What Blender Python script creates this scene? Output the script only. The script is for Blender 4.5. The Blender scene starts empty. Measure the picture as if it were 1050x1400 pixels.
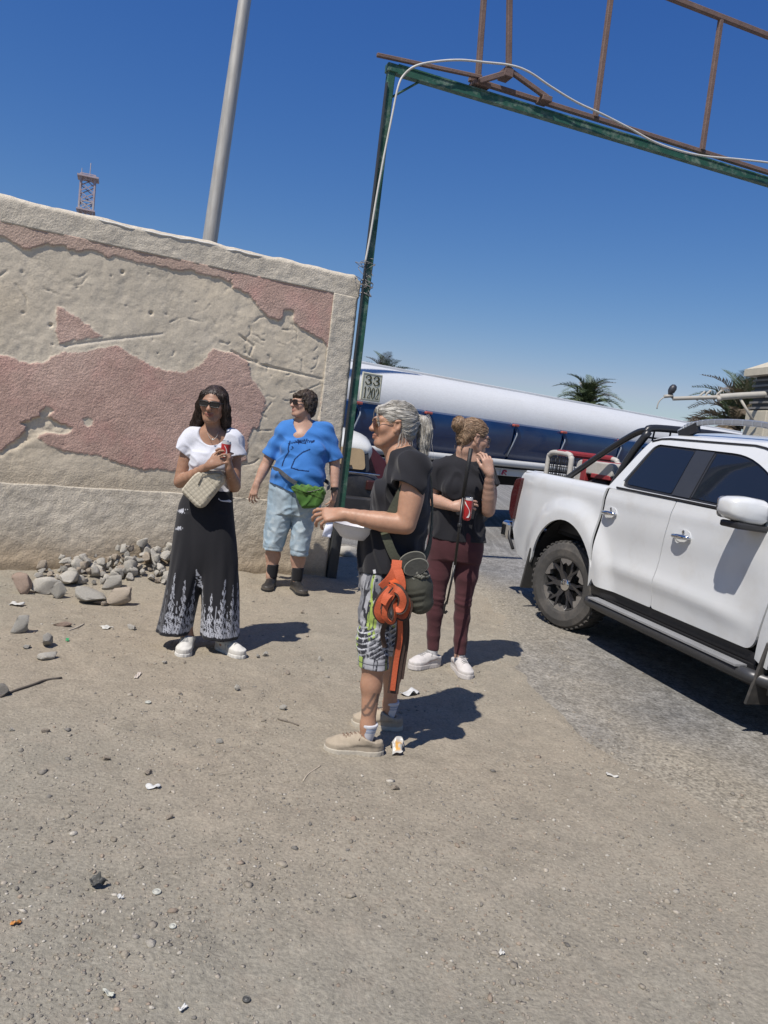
import bpy, bmesh, math, random
import numpy as np
from mathutils import Vector, Matrix

random.seed(7); RNG = np.random.default_rng(11)
SC = bpy.context.scene
COL = SC.collection
PI = math.pi

# ------------------------------------------------------------------ camera
CAM_H, CAM_F, PITCH, ROLL = 1.55, 1050.0, math.radians(6.25), math.radians(7.0)
_f = np.array([0, math.cos(PITCH), -math.sin(PITCH)])
_u0 = np.array([0, math.sin(PITCH), math.cos(PITCH)])
_r0 = np.array([1.0, 0, 0])
_up = math.cos(ROLL)*_u0 - math.sin(ROLL)*_r0
_rt = math.cos(ROLL)*_r0 + math.sin(ROLL)*_u0
_C = np.array([0, 0, CAM_H])
cam_data = bpy.data.cameras.new('camera')
cam_data.sensor_fit = 'VERTICAL'; cam_data.sensor_height = 36.0
cam_data.lens = 36.0*CAM_F/1400.0
cam_data.clip_start = 0.05; cam_data.clip_end = 3000
cam = bpy.data.objects.new('camera', cam_data); COL.objects.link(cam)
m = Matrix.Identity(4)
for i in range(3):
    m[i][0], m[i][1], m[i][2], m[i][3] = _rt[i], _up[i], -_f[i], _C[i]
cam.matrix_world = m
SC.camera = cam

# ------------------------------------------------------------------ light
SUN_EL = math.radians(57.0)
TRAVEL = np.array([0.550, 0.835])          # horizontal direction in which shadows fall
sun_vec = np.array([-TRAVEL[0]*math.cos(SUN_EL), -TRAVEL[1]*math.cos(SUN_EL), math.sin(SUN_EL)])
world = bpy.data.worlds.new('World'); SC.world = world; world.use_nodes = True
wn = world.node_tree.nodes; wl = world.node_tree.links
sky = wn.new('ShaderNodeTexSky'); sky.sky_type = 'NISHITA'; sky.sun_disc = False
sky.sun_elevation = SUN_EL; sky.sun_rotation = math.atan2(sun_vec[0], sun_vec[1]) % (2*PI)
sky.altitude = 0; sky.air_density = 1.0; sky.dust_density = 0.2; sky.ozone_density = 8.0
_sp = wn.new('ShaderNodeSeparateColor'); _cb = wn.new('ShaderNodeCombineColor'); wl.new(sky.outputs[0], _sp.inputs[0])
for _i, (_k, _e) in enumerate(((0.476, 1.55), (0.664, 1.094), (1.68, 0.606))):   # a phone camera's deep blue rendering of a clear sky
    _p = wn.new('ShaderNodeMath'); _p.operation = 'POWER'; _p.inputs[1].default_value = _e; _m = wn.new('ShaderNodeMath'); _m.operation = 'MULTIPLY'; _m.inputs[1].default_value = _k
    wl.new(_sp.outputs[_i], _p.inputs[0]); wl.new(_p.outputs[0], _m.inputs[0]); _ms = (globals().get('_ms') or []) + [_m]
_g = wn.new('ShaderNodeMath'); _g.operation = 'MULTIPLY'; _g.inputs[1].default_value = 0.79; wl.new(_ms[1].outputs[0], _g.inputs[0])
_n = wn.new('ShaderNodeMath'); _n.operation = 'MINIMUM'; wl.new(_ms[0].outputs[0], _n.inputs[0]); wl.new(_g.outputs[0], _n.inputs[1])
wl.new(_n.outputs[0], _cb.inputs[0]); wl.new(_ms[1].outputs[0], _cb.inputs[1]); wl.new(_ms[2].outputs[0], _cb.inputs[2])
wl.new(_cb.outputs[0], wn['Background'].inputs[0]); wn['Background'].inputs[1].default_value = 0.100
sl = bpy.data.lights.new('sun', 'SUN'); sl.energy = 5.0; sl.angle = math.radians(0.55); sl.color = (1.0, 0.94, 0.86)
so = bpy.data.objects.new('sun', sl); COL.objects.link(so); so.location = (-8, -11, 20)
so.rotation_euler = Vector((-sun_vec[0], -sun_vec[1], -sun_vec[2])).to_track_quat('-Z', 'Y').to_euler()
vs = SC.view_settings
vs.view_transform = 'Standard'; vs.look = 'None'; vs.exposure = 0.12; vs.gamma = 1.0; vs.use_curve_mapping = False
SC.render.engine = 'CYCLES'
SC.cycles.use_denoising = True
SC.cycles.max_bounces = 6; SC.cycles.transparent_max_bounces = 8

# ------------------------------------------------------------------ measuring helpers
def ray(x, y): return _f + (x-525)/CAM_F*_rt - (y-700)/CAM_F*_up
def at_y(x, y, Y): d = ray(x, y); return _C + d*(Y/d[1])
def at_z(x, y, z=0.0): d = ray(x, y); return _C + d*((z-CAM_H)/d[2])
def on_plane(x, y, a, ang):                 # vertical plane through a with heading ang: (distance along, height)
    t = np.array([math.cos(ang), math.sin(ang), 0]); n = np.array([math.sin(ang), -math.cos(ang), 0])
    a = np.array([a[0], a[1], 0.0]); d = ray(x, y); p = _C + d*(((a-_C)@n)/(d@n))
    return (p-a)@t, p[2]

# ------------------------------------------------------------------ scene helpers
def link(o, parent=None):
    COL.objects.link(o)
    if parent is not None: o.parent = parent
    return o
def tag(o, label=None, cat=None, group=None, kind=None):
    if label: o['label'] = label
    if cat: o['category'] = cat
    if group: o['group'] = group
    if kind: o['kind'] = kind
    return o
def thing(name, label, cat, loc=(0, 0, 0), rz=0.0, group=None):
    o = bpy.data.objects.new(name, None); o.empty_display_size = 0.1
    o.location = loc; o.rotation_euler = (0, 0, rz)
    return tag(link(o), label, cat, group)
def set_mat(me, m):
    if m is None: return
    for x in (m if isinstance(m, (list, tuple)) else [m]): me.materials.append(x)
def np_mesh(name, V, Fq, m=None, col=None, smooth=True, parent=None, midx=None):
    """fast mesh object from arrays; Fq is an (n,3) or (n,4) array"""
    V = np.ascontiguousarray(V, dtype=np.float32); Fq = np.ascontiguousarray(Fq, dtype=np.int32)
    me = bpy.data.meshes.new(name); n, k = Fq.shape
    me.vertices.add(len(V)); me.vertices.foreach_set('co', V.ravel())
    me.loops.add(n*k); me.loops.foreach_set('vertex_index', Fq.ravel())
    me.polygons.add(n); me.polygons.foreach_set('loop_start', np.arange(0, n*k, k, dtype=np.int32))
    me.polygons.foreach_set('loop_total', np.full(n, k, dtype=np.int32))
    if midx is not None: me.polygons.foreach_set('material_index', np.asarray(midx, dtype=np.int32))
    me.update(calc_edges=True); me.validate()
    if smooth: me.polygons.foreach_set('use_smooth', np.ones(len(me.polygons), dtype=bool))
    if col is not None:
        c = np.ones((len(V), 4), dtype=np.float32); c[:, :3] = col
        a = me.color_attributes.new('Col', 'FLOAT_COLOR', 'POINT'); a.data.foreach_set('color', c.ravel())
    set_mat(me, m)
    return link(bpy.data.objects.new(name, me), parent)
def bm_obj(name, bm, m=None, parent=None, smooth=False, auto=None):
    me = bpy.data.meshes.new(name); bm.normal_update(); bm.to_mesh(me); bm.free()
    if smooth: me.polygons.foreach_set('use_smooth', np.ones(len(me.polygons), dtype=bool))
    set_mat(me, m)
    o = link(bpy.data.objects.new(name, me), parent)
    if auto is not None and hasattr(me, 'set_sharp_from_angle'): me.set_sharp_from_angle(angle=math.radians(auto))
    return o
def bevel(o, w=0.01, seg=2, ang=35):
    b = o.modifiers.new('bevel', 'BEVEL'); b.width = w; b.segments = seg; b.limit_method = 'ANGLE'; b.angle_limit = math.radians(ang)
    return o
def box(bm, lo, hi, M=None, rot=None):
    x0, y0, z0 = lo; x1, y1, z1 = hi
    P = [Vector(p) for p in ((x0,y0,z0),(x1,y0,z0),(x1,y1,z0),(x0,y1,z0),(x0,y0,z1),(x1,y0,z1),(x1,y1,z1),(x0,y1,z1))]
    if M is not None: P = [M @ p for p in P]
    v = [bm.verts.new(p) for p in P]
    for f in ((0,3,2,1),(4,5,6,7),(0,1,5,4),(1,2,6,5),(2,3,7,6),(3,0,4,7)): bm.faces.new([v[i] for i in f])
def frame_of(d, hint=(0, 0, 1)):
    d = Vector(d).normalized(); h = Vector(hint)
    if abs(d.dot(h)) > 0.98: h = Vector((1, 0, 0))
    a = d.cross(h).normalized(); b = a.cross(d).normalized()
    return d, a, b
def bar(bm, p, q, w, h, hint=(0, 0, 1)):     # rectangular bar from p to q
    p, q = Vector(p), Vector(q); d, a, b = frame_of(q-p, hint)
    v = []
    for c in (p, q):
        for sx, sy in ((-1,-1),(1,-1),(1,1),(-1,1)): v.append(bm.verts.new(c + a*(sx*w/2) + b*(sy*h/2)))
    for f in ((0,1,2,3),(7,6,5,4),(0,4,5,1),(1,5,6,2),(2,6,7,3),(3,7,4,0)): bm.faces.new([v[i] for i in f])
def tube(bm, pts, r, n=8, cap=True, hint=(0, 0, 1)):
    pts = [Vector(p) for p in pts]; k = len(pts)
    rr = r if isinstance(r, (list, tuple, np.ndarray)) else [r]*k
    rings = []; a = None
    for i, p in enumerate(pts):
        d = (pts[min(i+1, k-1)] - pts[max(i-1, 0)])
        if d.length < 1e-9: d = Vector((0, 0, 1))
        d.normalize()
        if a is None: _, a, b = frame_of(d, hint)
        else:
            a = (a - d*a.dot(d)); a = a.normalized() if a.length > 1e-6 else frame_of(d, hint)[1]; b = a.cross(d).normalized()
        rings.append([bm.verts.new(p + (a*math.cos(2*PI*j/n) + b*math.sin(2*PI*j/n))*rr[i]) for j in range(n)])
    for i in range(k-1):
        for j in range(n): bm.faces.new((rings[i][j], rings[i][(j+1) % n], rings[i+1][(j+1) % n], rings[i+1][j]))
    if cap: bm.faces.new(rings[0][::-1]); bm.faces.new(rings[-1])
def lathe(bm, prof, n=24, M=None, cap=True):           # profile [(r, z)], around local z
    rings = []
    for r, z in prof:
        row = []
        for j in range(n):
            p = Vector((r*math.cos(2*PI*j/n), r*math.sin(2*PI*j/n), z)); row.append(bm.verts.new(M @ p if M is not None else p))
        rings.append(row)
    for i in range(len(rings)-1):
        for j in range(n): bm.faces.new((rings[i][j], rings[i][(j+1) % n], rings[i+1][(j+1) % n], rings[i+1][j]))
    if cap and prof[0][0] > 1e-4: bm.faces.new(rings[0][::-1])
    if cap and prof[-1][0] > 1e-4: bm.faces.new(rings[-1])
def prism(bm, poly, fn0, fn1):               # closed polygon swept between two maps (u,v)->3D
    a = [bm.verts.new(fn0(*p)) for p in poly]; b = [bm.verts.new(fn1(*p)) for p in poly]; n = len(poly)
    bm.faces.new(a[::-1]); bm.faces.new(b)
    for i in range(n): bm.faces.new((a[i], a[(i+1) % n], b[(i+1) % n], b[i]))
def spline(pts, n=8):                        # Catmull-Rom through points
    P = [np.array(p, float) for p in pts]; P = [2*P[0]-P[1]] + P + [2*P[-1]-P[-2]]; out = []
    for i in range(1, len(P)-2):
        for t in np.linspace(0, 1, n, endpoint=False):
            a, b, c, d = P[i-1], P[i], P[i+1], P[i+2]
            out.append(0.5*((2*b) + (-a+c)*t + (2*a-5*b+4*c-d)*t*t + (-a+3*b-3*c+d)*t**3))
    out.append(P[-2]); return out

# ------------------------------------------------------------------ numeric noise
class SinNoise:                              # cheap smooth noise of any frequency
    def __init__(s, seed, n=14):
        r = np.random.default_rng(seed); d = r.normal(size=(n, 3)); d /= np.linalg.norm(d, axis=1)[:, None]
        s.k = d*r.uniform(0.6, 1.7, (n, 1)); s.p = r.uniform(0, 6.28, n); s.n = n
    def __call__(s, x, y, z, f=1.0, sx=1.0, sy=1.0, sz=1.0):
        o = 0
        for k, p in zip(s.k, s.p): o = o + np.sin(6.28*f*(k[0]*sx*x + k[1]*sy*y + k[2]*sz*z) + p)
        return o/math.sqrt(s.n/2.0)*0.5
NZ = SinNoise(3)
def vnoise2(x, y, seed=0):                   # 2D value noise, lattice 1
    xi = np.floor(x).astype(np.int64); yi = np.floor(y).astype(np.int64); fx = x-xi; fy = y-yi
    fx = fx*fx*(3-2*fx); fy = fy*fy*(3-2*fy)
    def h(a, b):
        v = (a*374761393 + b*668265263 + seed*1442695041) & 0xffffffff
        v = ((v ^ (v >> 13))*1274126177) & 0xffffffff
        return ((v ^ (v >> 16)) & 0xffff)/65535.0
    return (h(xi, yi)*(1-fx)+h(xi+1, yi)*fx)*(1-fy) + (h(xi, yi+1)*(1-fx)+h(xi+1, yi+1)*fx)*fy
def fbm2(x, y, f, oct=4, seed=0, gain=0.5):
    o = 0; a = 1; t = 0
    for i in range(oct): o = o + a*(vnoise2(x*f, y*f, seed+i*17)-0.5)*2; t += a; a *= gain; f *= 2.03
    return o/t
def smooth(a, b, x): t = np.clip((x-a)/(b-a), 0, 1); return t*t*(3-2*t)
def poly_sd(X, Y, poly):                     # signed distance, negative inside
    P = np.array(poly, float); d = np.full(X.shape, 1e9); ins = np.zeros(X.shape, bool)
    for i in range(len(P)):
        a, b = P[i], P[(i+1) % len(P)]; e = b-a; wx = X-a[0]; wy = Y-a[1]
        t = np.clip((wx*e[0]+wy*e[1])/max(e@e, 1e-12), 0, 1); d = np.minimum(d, (wx-t*e[0])**2+(wy-t*e[1])**2)
        c = (a[1] <= Y) != (b[1] <= Y)
        with np.errstate(divide='ignore', invalid='ignore'):
            xi = a[0] + (Y-a[1])/(b[1]-a[1] if b[1] != a[1] else 1e-12)*(b[0]-a[0])
        ins ^= c & (X < xi)
    d = np.sqrt(d); return np.where(ins, -d, d)
def line_d(X, Y, pts):
    d = np.full(X.shape, 1e9)
    for a, b in zip(pts[:-1], pts[1:]):
        a = np.array(a, float); e = np.array(b, float)-a; wx = X-a[0]; wy = Y-a[1]
        t = np.clip((wx*e[0]+wy*e[1])/max(e@e, 1e-12), 0, 1); d = np.minimum(d, (wx-t*e[0])**2+(wy-t*e[1])**2)
    return np.sqrt(d)
def round_poly(pts, r, n=5):
    out = []; k = len(pts)
    for i in range(k):
        p0, p, p1 = (np.array(pts[j % k], float) for j in (i-1, i, i+1))
        ri = r[i] if isinstance(r, (list, tuple)) else r
        a = p0-p; b = p1-p; la, lb = np.linalg.norm(a), np.linalg.norm(b); t = min(ri, la*0.45, lb*0.45)
        if t < 1e-4: out.append(tuple(p)); continue
        A = p+a/la*t; B = p+b/lb*t
        for u in np.linspace(0, 1, n): out.append(tuple((1-u)**2*A + 2*u*(1-u)*p + u*u*B))
    return out
def srgb(r, g, b):
    f = lambda c: c/12.92 if c <= 0.04045 else ((c+0.055)/1.055)**2.4
    return np.array([f(r/255), f(g/255), f(b/255)])

# ------------------------------------------------------------------ materials
def mat(name, c=(0.5, 0.5, 0.5), rough=0.6, metal=0.0, attr=False, var=0.12, vs_=6.0, fine=0.08, fs=60.0, bump=0.0, bs=80.0, bd=0.01,
        spec=0.5, coat=0.0, sss=0.0, alpha=1.0, dirt=None, ds=3.0, emit=None, tint=None, sheen=0.0, stretch=None):
    m = bpy.data.materials.new(name); m.use_nodes = True; N = m.node_tree.nodes; L = m.node_tree.links
    p = N['Principled BSDF']; p.inputs['Roughness'].default_value = rough; p.inputs['Metallic'].default_value = metal
    p.inputs['Specular IOR Level'].default_value = spec; p.inputs['Coat Weight'].default_value = coat; p.inputs['Coat Roughness'].default_value = 0.05
    p.inputs['Alpha'].default_value = alpha; p.inputs['Sheen Weight'].default_value = sheen
    if sss: p.inputs['Subsurface Weight'].default_value = sss; p.inputs['Subsurface Radius'].default_value = (0.012, 0.005, 0.003); p.inputs['Subsurface Scale'].default_value = 1.0
    tc = N.new('ShaderNodeTexCoord'); vec = tc.outputs['Object']
    if stretch is not None:
        mp = N.new('ShaderNodeMapping'); mp.inputs['Scale'].default_value = stretch; L.new(vec, mp.inputs[0]); vec = mp.outputs[0]
    if attr:
        a = N.new('ShaderNodeAttribute'); a.attribute_name = 'Col'; base = a.outputs['Color']
    else:
        a = N.new('ShaderNodeRGB'); a.outputs[0].default_value = (*c[:3], 1); base = a.outputs[0]
    def noise(scale, detail, rgh=0.6):
        t = N.new('ShaderNodeTexNoise'); t.inputs['Scale'].default_value = scale; t.inputs['Detail'].default_value = detail
        t.inputs['Roughness'].default_value = rgh; L.new(vec, t.inputs['Vector']); return t.outputs[0]
    def vary(base, fac, amt):
        mr = N.new('ShaderNodeMapRange'); mr.inputs['From Min'].default_value = 0.25; mr.inputs['From Max'].default_value = 0.75
        mr.inputs['To Min'].default_value = 1-amt; mr.inputs['To Max'].default_value = 1+amt; L.new(fac, mr.inputs[0])
        vm = N.new('ShaderNodeVectorMath'); vm.operation = 'SCALE'; L.new(base, vm.inputs[0]); L.new(mr.outputs[0], vm.inputs['Scale']); return vm.outputs[0]
    if var: base = vary(base, noise(vs_, 5), var)
    if fine: base = vary(base, noise(fs, 3), fine)
    if dirt is not None:
        mx = N.new('ShaderNodeMix'); mx.data_type = 'RGBA'; mr = N.new('ShaderNodeMapRange')
        mr.inputs['From Min'].default_value = 0.5; mr.inputs['From Max'].default_value = 0.72; mr.inputs['To Max'].default_value = dirt[3]
        L.new(noise(ds, 8, 0.7), mr.inputs[0]); L.new(mr.outputs[0], mx.inputs[0]); L.new(base, mx.inputs[6]); mx.inputs[7].default_value = (*dirt[:3], 1); base = mx.outputs[2]
    L.new(base, p.inputs['Base Color'])
    if bump:
        b = N.new('ShaderNodeBump'); b.inputs['Strength'].default_value = bump; b.inputs['Distance'].default_value = bd
        L.new(noise(bs, 6, 0.65), b.inputs['Height']); L.new(b.outputs[0], p.inputs['Normal'])
    return m
# ================================================================== GROUND
def axis(lo, hi, step, far, g=1.35):
    a = list(np.arange(lo, hi+1e-6, step)); s = step; x = a[-1]
    while x < far: s *= g; x += s; a.append(x)
    s = step; x = a[0]; b = []
    while x > -far: s *= g; x -= s; b.append(x)
    return np.array(b[::-1]+a)
def ground_h(x, y):
    near = smooth(22, 9, np.abs(y))*smooth(14, 7, np.abs(x))
    h = 0.016*fbm2(x+31, y+17, 1.1, 3, 5) + 0.009*fbm2(x, y, 5.0, 3, 9) + 0.010*np.maximum(fbm2(x, y, 14.0, 3, 23)*(0.45+0.9*smooth(-.2, .35, fbm2(x, y, 0.8, 3, 66))), -.12)
    return h*near
# border of the asphalt (x as a function of y), measured along the dusty verge
EDGE_Y = [0.0, 1.8, 2.6, 3.3, 4.0, 4.6, 5.4, 6.4, 7.6, 8.6, 9.3, 9.8, 10.1]
EDGE_X = [3.3, 2.75, 2.15, 1.6, 1.22, 1.12, 1.12, 1.2, 1.1, 0.75, 0.1, -1.2, -30]
def road_sd(x, y):                            # >0 on the asphalt, metres from its border (roughly)
    ex = np.interp(y, EDGE_Y, EDGE_X); d1 = x-ex
    return np.where(y > 10.1, 3.0, np.minimum(d1, 3.0)) + 0.16*fbm2(x+3, y+8, 1.3, 4, 77)
gx = axis(-4.2, 4.4, 0.024, 900); gy = axis(1.2, 9.6, 0.024, 1500)
X, Y = np.meshgrid(gx, gy, indexing='ij'); nx, ny = X.shape
sdr = road_sd(X, Y); Z = ground_h(X, Y); Z = np.where(sdr > 0, Z*0.25-0.012*smooth(0.0, 0.35, sdr), Z)
# mound of dirt along the foot of the wall
WA = np.array([-0.533, 7.502]); WANG = math.radians(29.63); WT = np.array([math.cos(WANG), math.sin(WANG)]); WN = np.array([math.sin(WANG), -math.cos(WANG)])
du = (X-WA[0])*WT[0]+(Y-WA[1])*WT[1]; dn = (X-WA[0])*WN[0]+(Y-WA[1])*WN[1]
mound = np.exp(-(np.maximum(dn, 0)/0.36)**2)*(0.045+0.10*np.exp(-((du+1.75)/0.65)**2))*smooth(0.25, -0.15, du)*(dn > -1.5)
Z = Z + mound*(0.8+0.4*fbm2(X, Y, 4, 3, 3))
def ground_at(x, y):
    i = np.searchsorted(gx, x)-1; j = np.searchsorted(gy, y)-1
    tx = (x-gx[i])/(gx[i+1]-gx[i]); ty = (y-gy[j])/(gy[j+1]-gy[j])
    return float((Z[i, j]*(1-tx)+Z[i+1, j]*tx)*(1-ty)+(Z[i, j+1]*(1-tx)+Z[i+1, j+1]*tx)*ty)
tone = fbm2(X, Y, 0.7, 5, 41); fine_t = fbm2(X, Y, 7, 4, 55)
c_sand = np.array([0.290, 0.248, 0.190]); c_grey = np.array([0.255, 0.236, 0.192])
k = np.clip(0.5+0.6*tone + smooth(3.6, 1.8, Y)*0.35, 0, 1)[..., None]
gcol = c_sand*(1-k)+c_grey*k; gcol = gcol*(1+0.08*fine_t[..., None]); spk = fbm2(X, Y, 26, 2, 81); gcol = gcol*(1-0.10*smooth(.34, .55, spk)[..., None]+0.07*smooth(.3, .6, -spk)[..., None])
gcol = np.where((np.abs(fbm2(X, Y, 2.3, 4, 91)) < 0.06)[..., None]*1.0 > 0, gcol*0.96, gcol)
idx = np.arange(nx*ny).reshape(nx, ny)
Fq = np.stack([idx[:-1, :-1], idx[1:, :-1], idx[1:, 1:], idx[:-1, 1:]], -1).reshape(-1, 4)
M_dirt = mat('packed dirt', attr=True, rough=0.97, var=0.05, vs_=3.5, fine=0.26, fs=75, bump=0.7, bs=50, bd=0.016, spec=0.12, dirt=(0.325, 0.275, 0.215, 0.4), ds=7)
g = np_mesh('ground', np.stack([X, Y, Z], -1).reshape(-1, 3), Fq, M_dirt, gcol.reshape(-1, 3))
tag(g, 'dusty sand coloured dirt verge strewn with gravel', kind='structure')

# ------------------------------------------------------------------ road
rx = axis(0.2, 4.6, 0.03, 300, 1.4); ry = axis(1.4, 10.4, 0.03, 400, 1.4)
rx = rx[rx > -40]; ry = ry[ry > 0.5]
RX, RY = np.meshgrid(rx, ry, indexing='ij'); s = road_sd(RX, RY); keep = s > -0.12
RZ = 0.006 + 0.003*fbm2(RX, RY, 3, 3, 12)*(RY < 14) - 0.03*smooth(0.06, -0.12, s)
dust = np.clip(smooth(1.05, -0.05, s + 0.25*fbm2(RX, RY, 2.2, 4, 8)) + smooth(4.6, 2.9, RY + 0.5*fbm2(RX, RY, 0.9, 3, 4))*0.75 + 0.22*np.clip(fbm2(RX, RY, 0.8, 4, 19)+0.1, 0, 1), 0, 1)
for cx_, cy_, cr_ in ((1.18, 4.45, .30), (1.10, 5.0, .28), (1.16, 5.6, .32), (1.35, 4.15, .2)): dust = dust*(1-.42*np.exp(-(((RX-cx_)**2+((RY-cy_)*.7)**2)/cr_**2)))
asph = np.array([0.178, 0.176, 0.170])*(1+0.22*fbm2(RX, RY, 1.1, 4, 61)[..., None])
speck = fbm2(RX, RY, 20, 2, 71)[..., None]; asph = asph*(1+0.5*speck)
rcol = asph*(1-dust[..., None]) + np.array([0.265, 0.238, 0.19])*dust[..., None]*(1+0.10*speck)
ri = np.arange(RX.size).reshape(RX.shape)
RF = np.stack([ri[:-1, :-1], ri[1:, :-1], ri[1:, 1:], ri[:-1, 1:]], -1).reshape(-1, 4)
kf = keep.ravel()[RF].any(1); RF = RF[kf]; used = np.unique(RF); re = np.full(RX.size, -1); re[used] = np.arange(len(used))
M_asph = mat('worn asphalt', attr=True, rough=0.93, var=0.10, vs_=2.5, fine=0.60, fs=48, bump=0.8, bs=60, bd=0.013, spec=0.2, dirt=(0.30, 0.275, 0.235, 0.35), ds=22)
r = np_mesh('road', np.stack([RX, RY, RZ], -1).reshape(-1, 3)[used], re[RF], M_asph, rcol.reshape(-1, 3)[used])
tag(r, 'worn grey asphalt road with dust drifted over its border', kind='structure')
def floor_at(x, y):
    z = ground_at(x, y)
    return max(z, 0.006) if float(road_sd(np.array(x), np.array(y))) > 0.05 else z

# ------------------------------------------------------------------ loose gravel: one uncountable object
def ico(sub=1):
    bm = bmesh.new(); bmesh.ops.create_icosphere(bm, subdivisions=sub, radius=1.0)
    V = np.array([v.co[:] for v in bm.verts]); Fc = np.array([[v.index for v in f.verts] for f in bm.faces]); bm.free(); return V, Fc
IV, IF = ico(1); assert len(IV) < 60
def scatter(n, ylo, yhi, smin, smax, seed, pw=2.6, clump=1.0):
    r = np.random.default_rng(seed); pal = np.array([[.27,.238,.19],[.31,.275,.225],[.225,.205,.175],[.40,.37,.315],[.28,.225,.175],[.17,.158,.14]])
    m_ = n*9; y = ylo*(yhi/ylo)**r.uniform(size=m_); x = r.uniform(-.58, .58, m_)*y; rs = road_sd(x, y)
    ok = ~((rs > .45) & (r.uniform(size=m_) < .95)) & ~(((x-WA[0])*WN[0]+(y-WA[1])*WN[1] < .02) & ((x-WA[0])*WT[0]+(y-WA[1])*WT[1] < .1)) & (fbm2(x, y, 1.1, 3, 101) > r.uniform(-.45, .35, m_)*clump) & (x > -4.1) & (x < 4.3) & (y > 1.3) & (y < 9.4)
    i = np.where(ok)[0][:n]; x, y, rs = x[i], y[i], rs[i]; k = len(i)
    gi = np.clip(np.searchsorted(gx, x)-1, 0, nx-2); gj = np.clip(np.searchsorted(gy, y)-1, 0, ny-2); tx = (x-gx[gi])/(gx[gi+1]-gx[gi]); ty = (y-gy[gj])/(gy[gj+1]-gy[gj])
    z = (Z[gi, gj]*(1-tx)+Z[gi+1, gj]*tx)*(1-ty)+(Z[gi, gj+1]*(1-tx)+Z[gi+1, gj+1]*tx)*ty; z = np.where(rs > .05, np.maximum(z, .006), z)
    s_ = smin*(smax/smin)**(r.uniform(size=k)**pw); sc = s_[:, None]*np.stack([r.uniform(.7, 1.35, k), r.uniform(.55, 1.0, k), r.uniform(.3, .65, k)], 1); a_ = r.uniform(0, 6.28, k); q = len(IV)
    V = IV[None]*(1+r.uniform(-.32, .32, (k, q, 1)))*sc[:, None, :]; c_, n_ = np.cos(a_)[:, None], np.sin(a_)[:, None]
    V = np.stack([V[..., 0]*c_-V[..., 1]*n_+x[:, None], V[..., 0]*n_+V[..., 1]*c_+y[:, None], V[..., 2]+(z+sc[:, 2]*.2)[:, None]], -1)
    C_ = pal[r.choice(6, k, p=[.3, .2, .2, .08, .12, .10])]*r.uniform(.8, 1.2, (k, 1)); return V.reshape(-1, 3), (IF[None]+(np.arange(k)*q)[:, None, None]).reshape(-1, 3), np.repeat(C_, q, 0)
M_grav = mat('gravel', attr=True, rough=0.95, var=0.1, fine=0.2, fs=90, bump=0.5, bs=120, spec=0.15)
a = scatter(15000, 1.7, 9.2, 0.0022, 0.0085, 5, 1.6, .6); b = scatter(600, 2.0, 8.8, 0.007, 0.019, 6)
gr = np_mesh('gravel', np.concatenate([a[0], b[0]]), np.concatenate([a[1], b[1]+len(a[0])]), M_grav, np.concatenate([a[2], b[2]]), smooth=False)
tag(gr, 'small loose stones and chips scattered over the dirt', kind='stuff')

# ================================================================== WALL (local frame: x along wall, -y out of the face, z up)
wall = thing('plaster_wall', 'long crumbling plaster wall with cream and pink peeling patches', 'wall', (WA[0], WA[1], 0), WANG)
def wuv(px, py): return on_plane(px, py, WA, WANG)
def poly1(L): return [wuv(x/2.019, 240+y/2.019) for x, y in L]
pA = [(-4.3, 2.80)] + [(-4.3, 2.55), (-3.7, 2.50), (-3.3, 2.53)] + poly1([(0,168),(25,180),(45,190),(60,200),(85,206),(105,198),(130,190),(150,197),(170,196),(190,205),(215,211),(235,204),(260,206),(280,214),(300,226),(320,222),(340,226),(365,236),(390,241),(415,243),(440,252),(480,264),(520,263),(545,268),(570,276),(600,284),(630,291),(640,286)]) + [wuv(640/2.019, 240+270/2.019)]
pA = pA + [(-1.2, 2.80), (-4.3, 2.80)]
pB = poly1([(636,280),(640,296),(645,312),(668,322),(690,332),(697,345),(705,352),(720,372),(740,391),(758,394),(770,401),(781,390),(785,371),(805,373),(812,402),(830,422),(845,430),(860,441),(875,447),(890,457),(902,470),(906,492),(902,530),(900,562),(893,590),(890,612),(884,650),(880,690)]) + [(-0.20, 1.35), (-0.20, 2.80), (-1.15, 2.80)]
pC = poly1([(153,355),(157,420),(161,467),(180,461),(205,456),(240,452),(291,446),(275,436),(258,424),(235,406),(215,391),(185,372)])
top = [(-4.3, 2.02), (-3.6, 1.9)] + poly1([(0,495),(20,496),(40,502),(55,512),(70,520),(100,516),(130,515),(150,500),(170,491),(190,487),(215,486),(240,484),(260,480),(290,472),(320,468),(345,479),(358,489),(370,500),(390,509),(410,521),(430,529),(450,536),(475,540),(500,542),(520,537),(540,530),(555,517),(565,505),(578,486),(590,478),(615,484),(640,490),(656,493),(670,501),(682,514),(690,530),(690,545),(695,560),(706,575),(715,592),(726,612),(735,636),(730,648),(722,655),(718,680),(712,700)])
p2 = lambda L: [wuv(x/2.1875, 560+y/2.1875) for x, y in L]
bot = p2([(757,52),(745,75),(740,100),(737,125),(735,150),(722,158),(712,167),(690,172),(640,178),(580,182),(520,186),(495,181),(470,175),(450,178),(430,181),(410,176),(390,171),(345,154),(300,141),(265,135),(230,131),(190,125),(150,111),(130,98),(112,86),(118,76),(135,70),(190,76),(212,66),(216,54),(195,45),(165,33),(140,20),(160,2),(140,-12),(118,5),(120,22),(95,30),(62,42),(75,50),(72,62),(60,76),(48,92),(25,108),(0,124)])
pD = top + bot + [(-3.6, 1.35), (-4.3, 1.5)]
pE = [wuv(x/2.1875, 560+y/2.1875) for x, y in [(700,268),(722,284),(760,292),(800,296),(800,304),(745,300),(712,290),(695,278)]]
hole = p2([(247,28),(262,22),(280,30),(276,44),(264,52),(252,44)])
creamtop = srgb(181,168,145)
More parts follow.
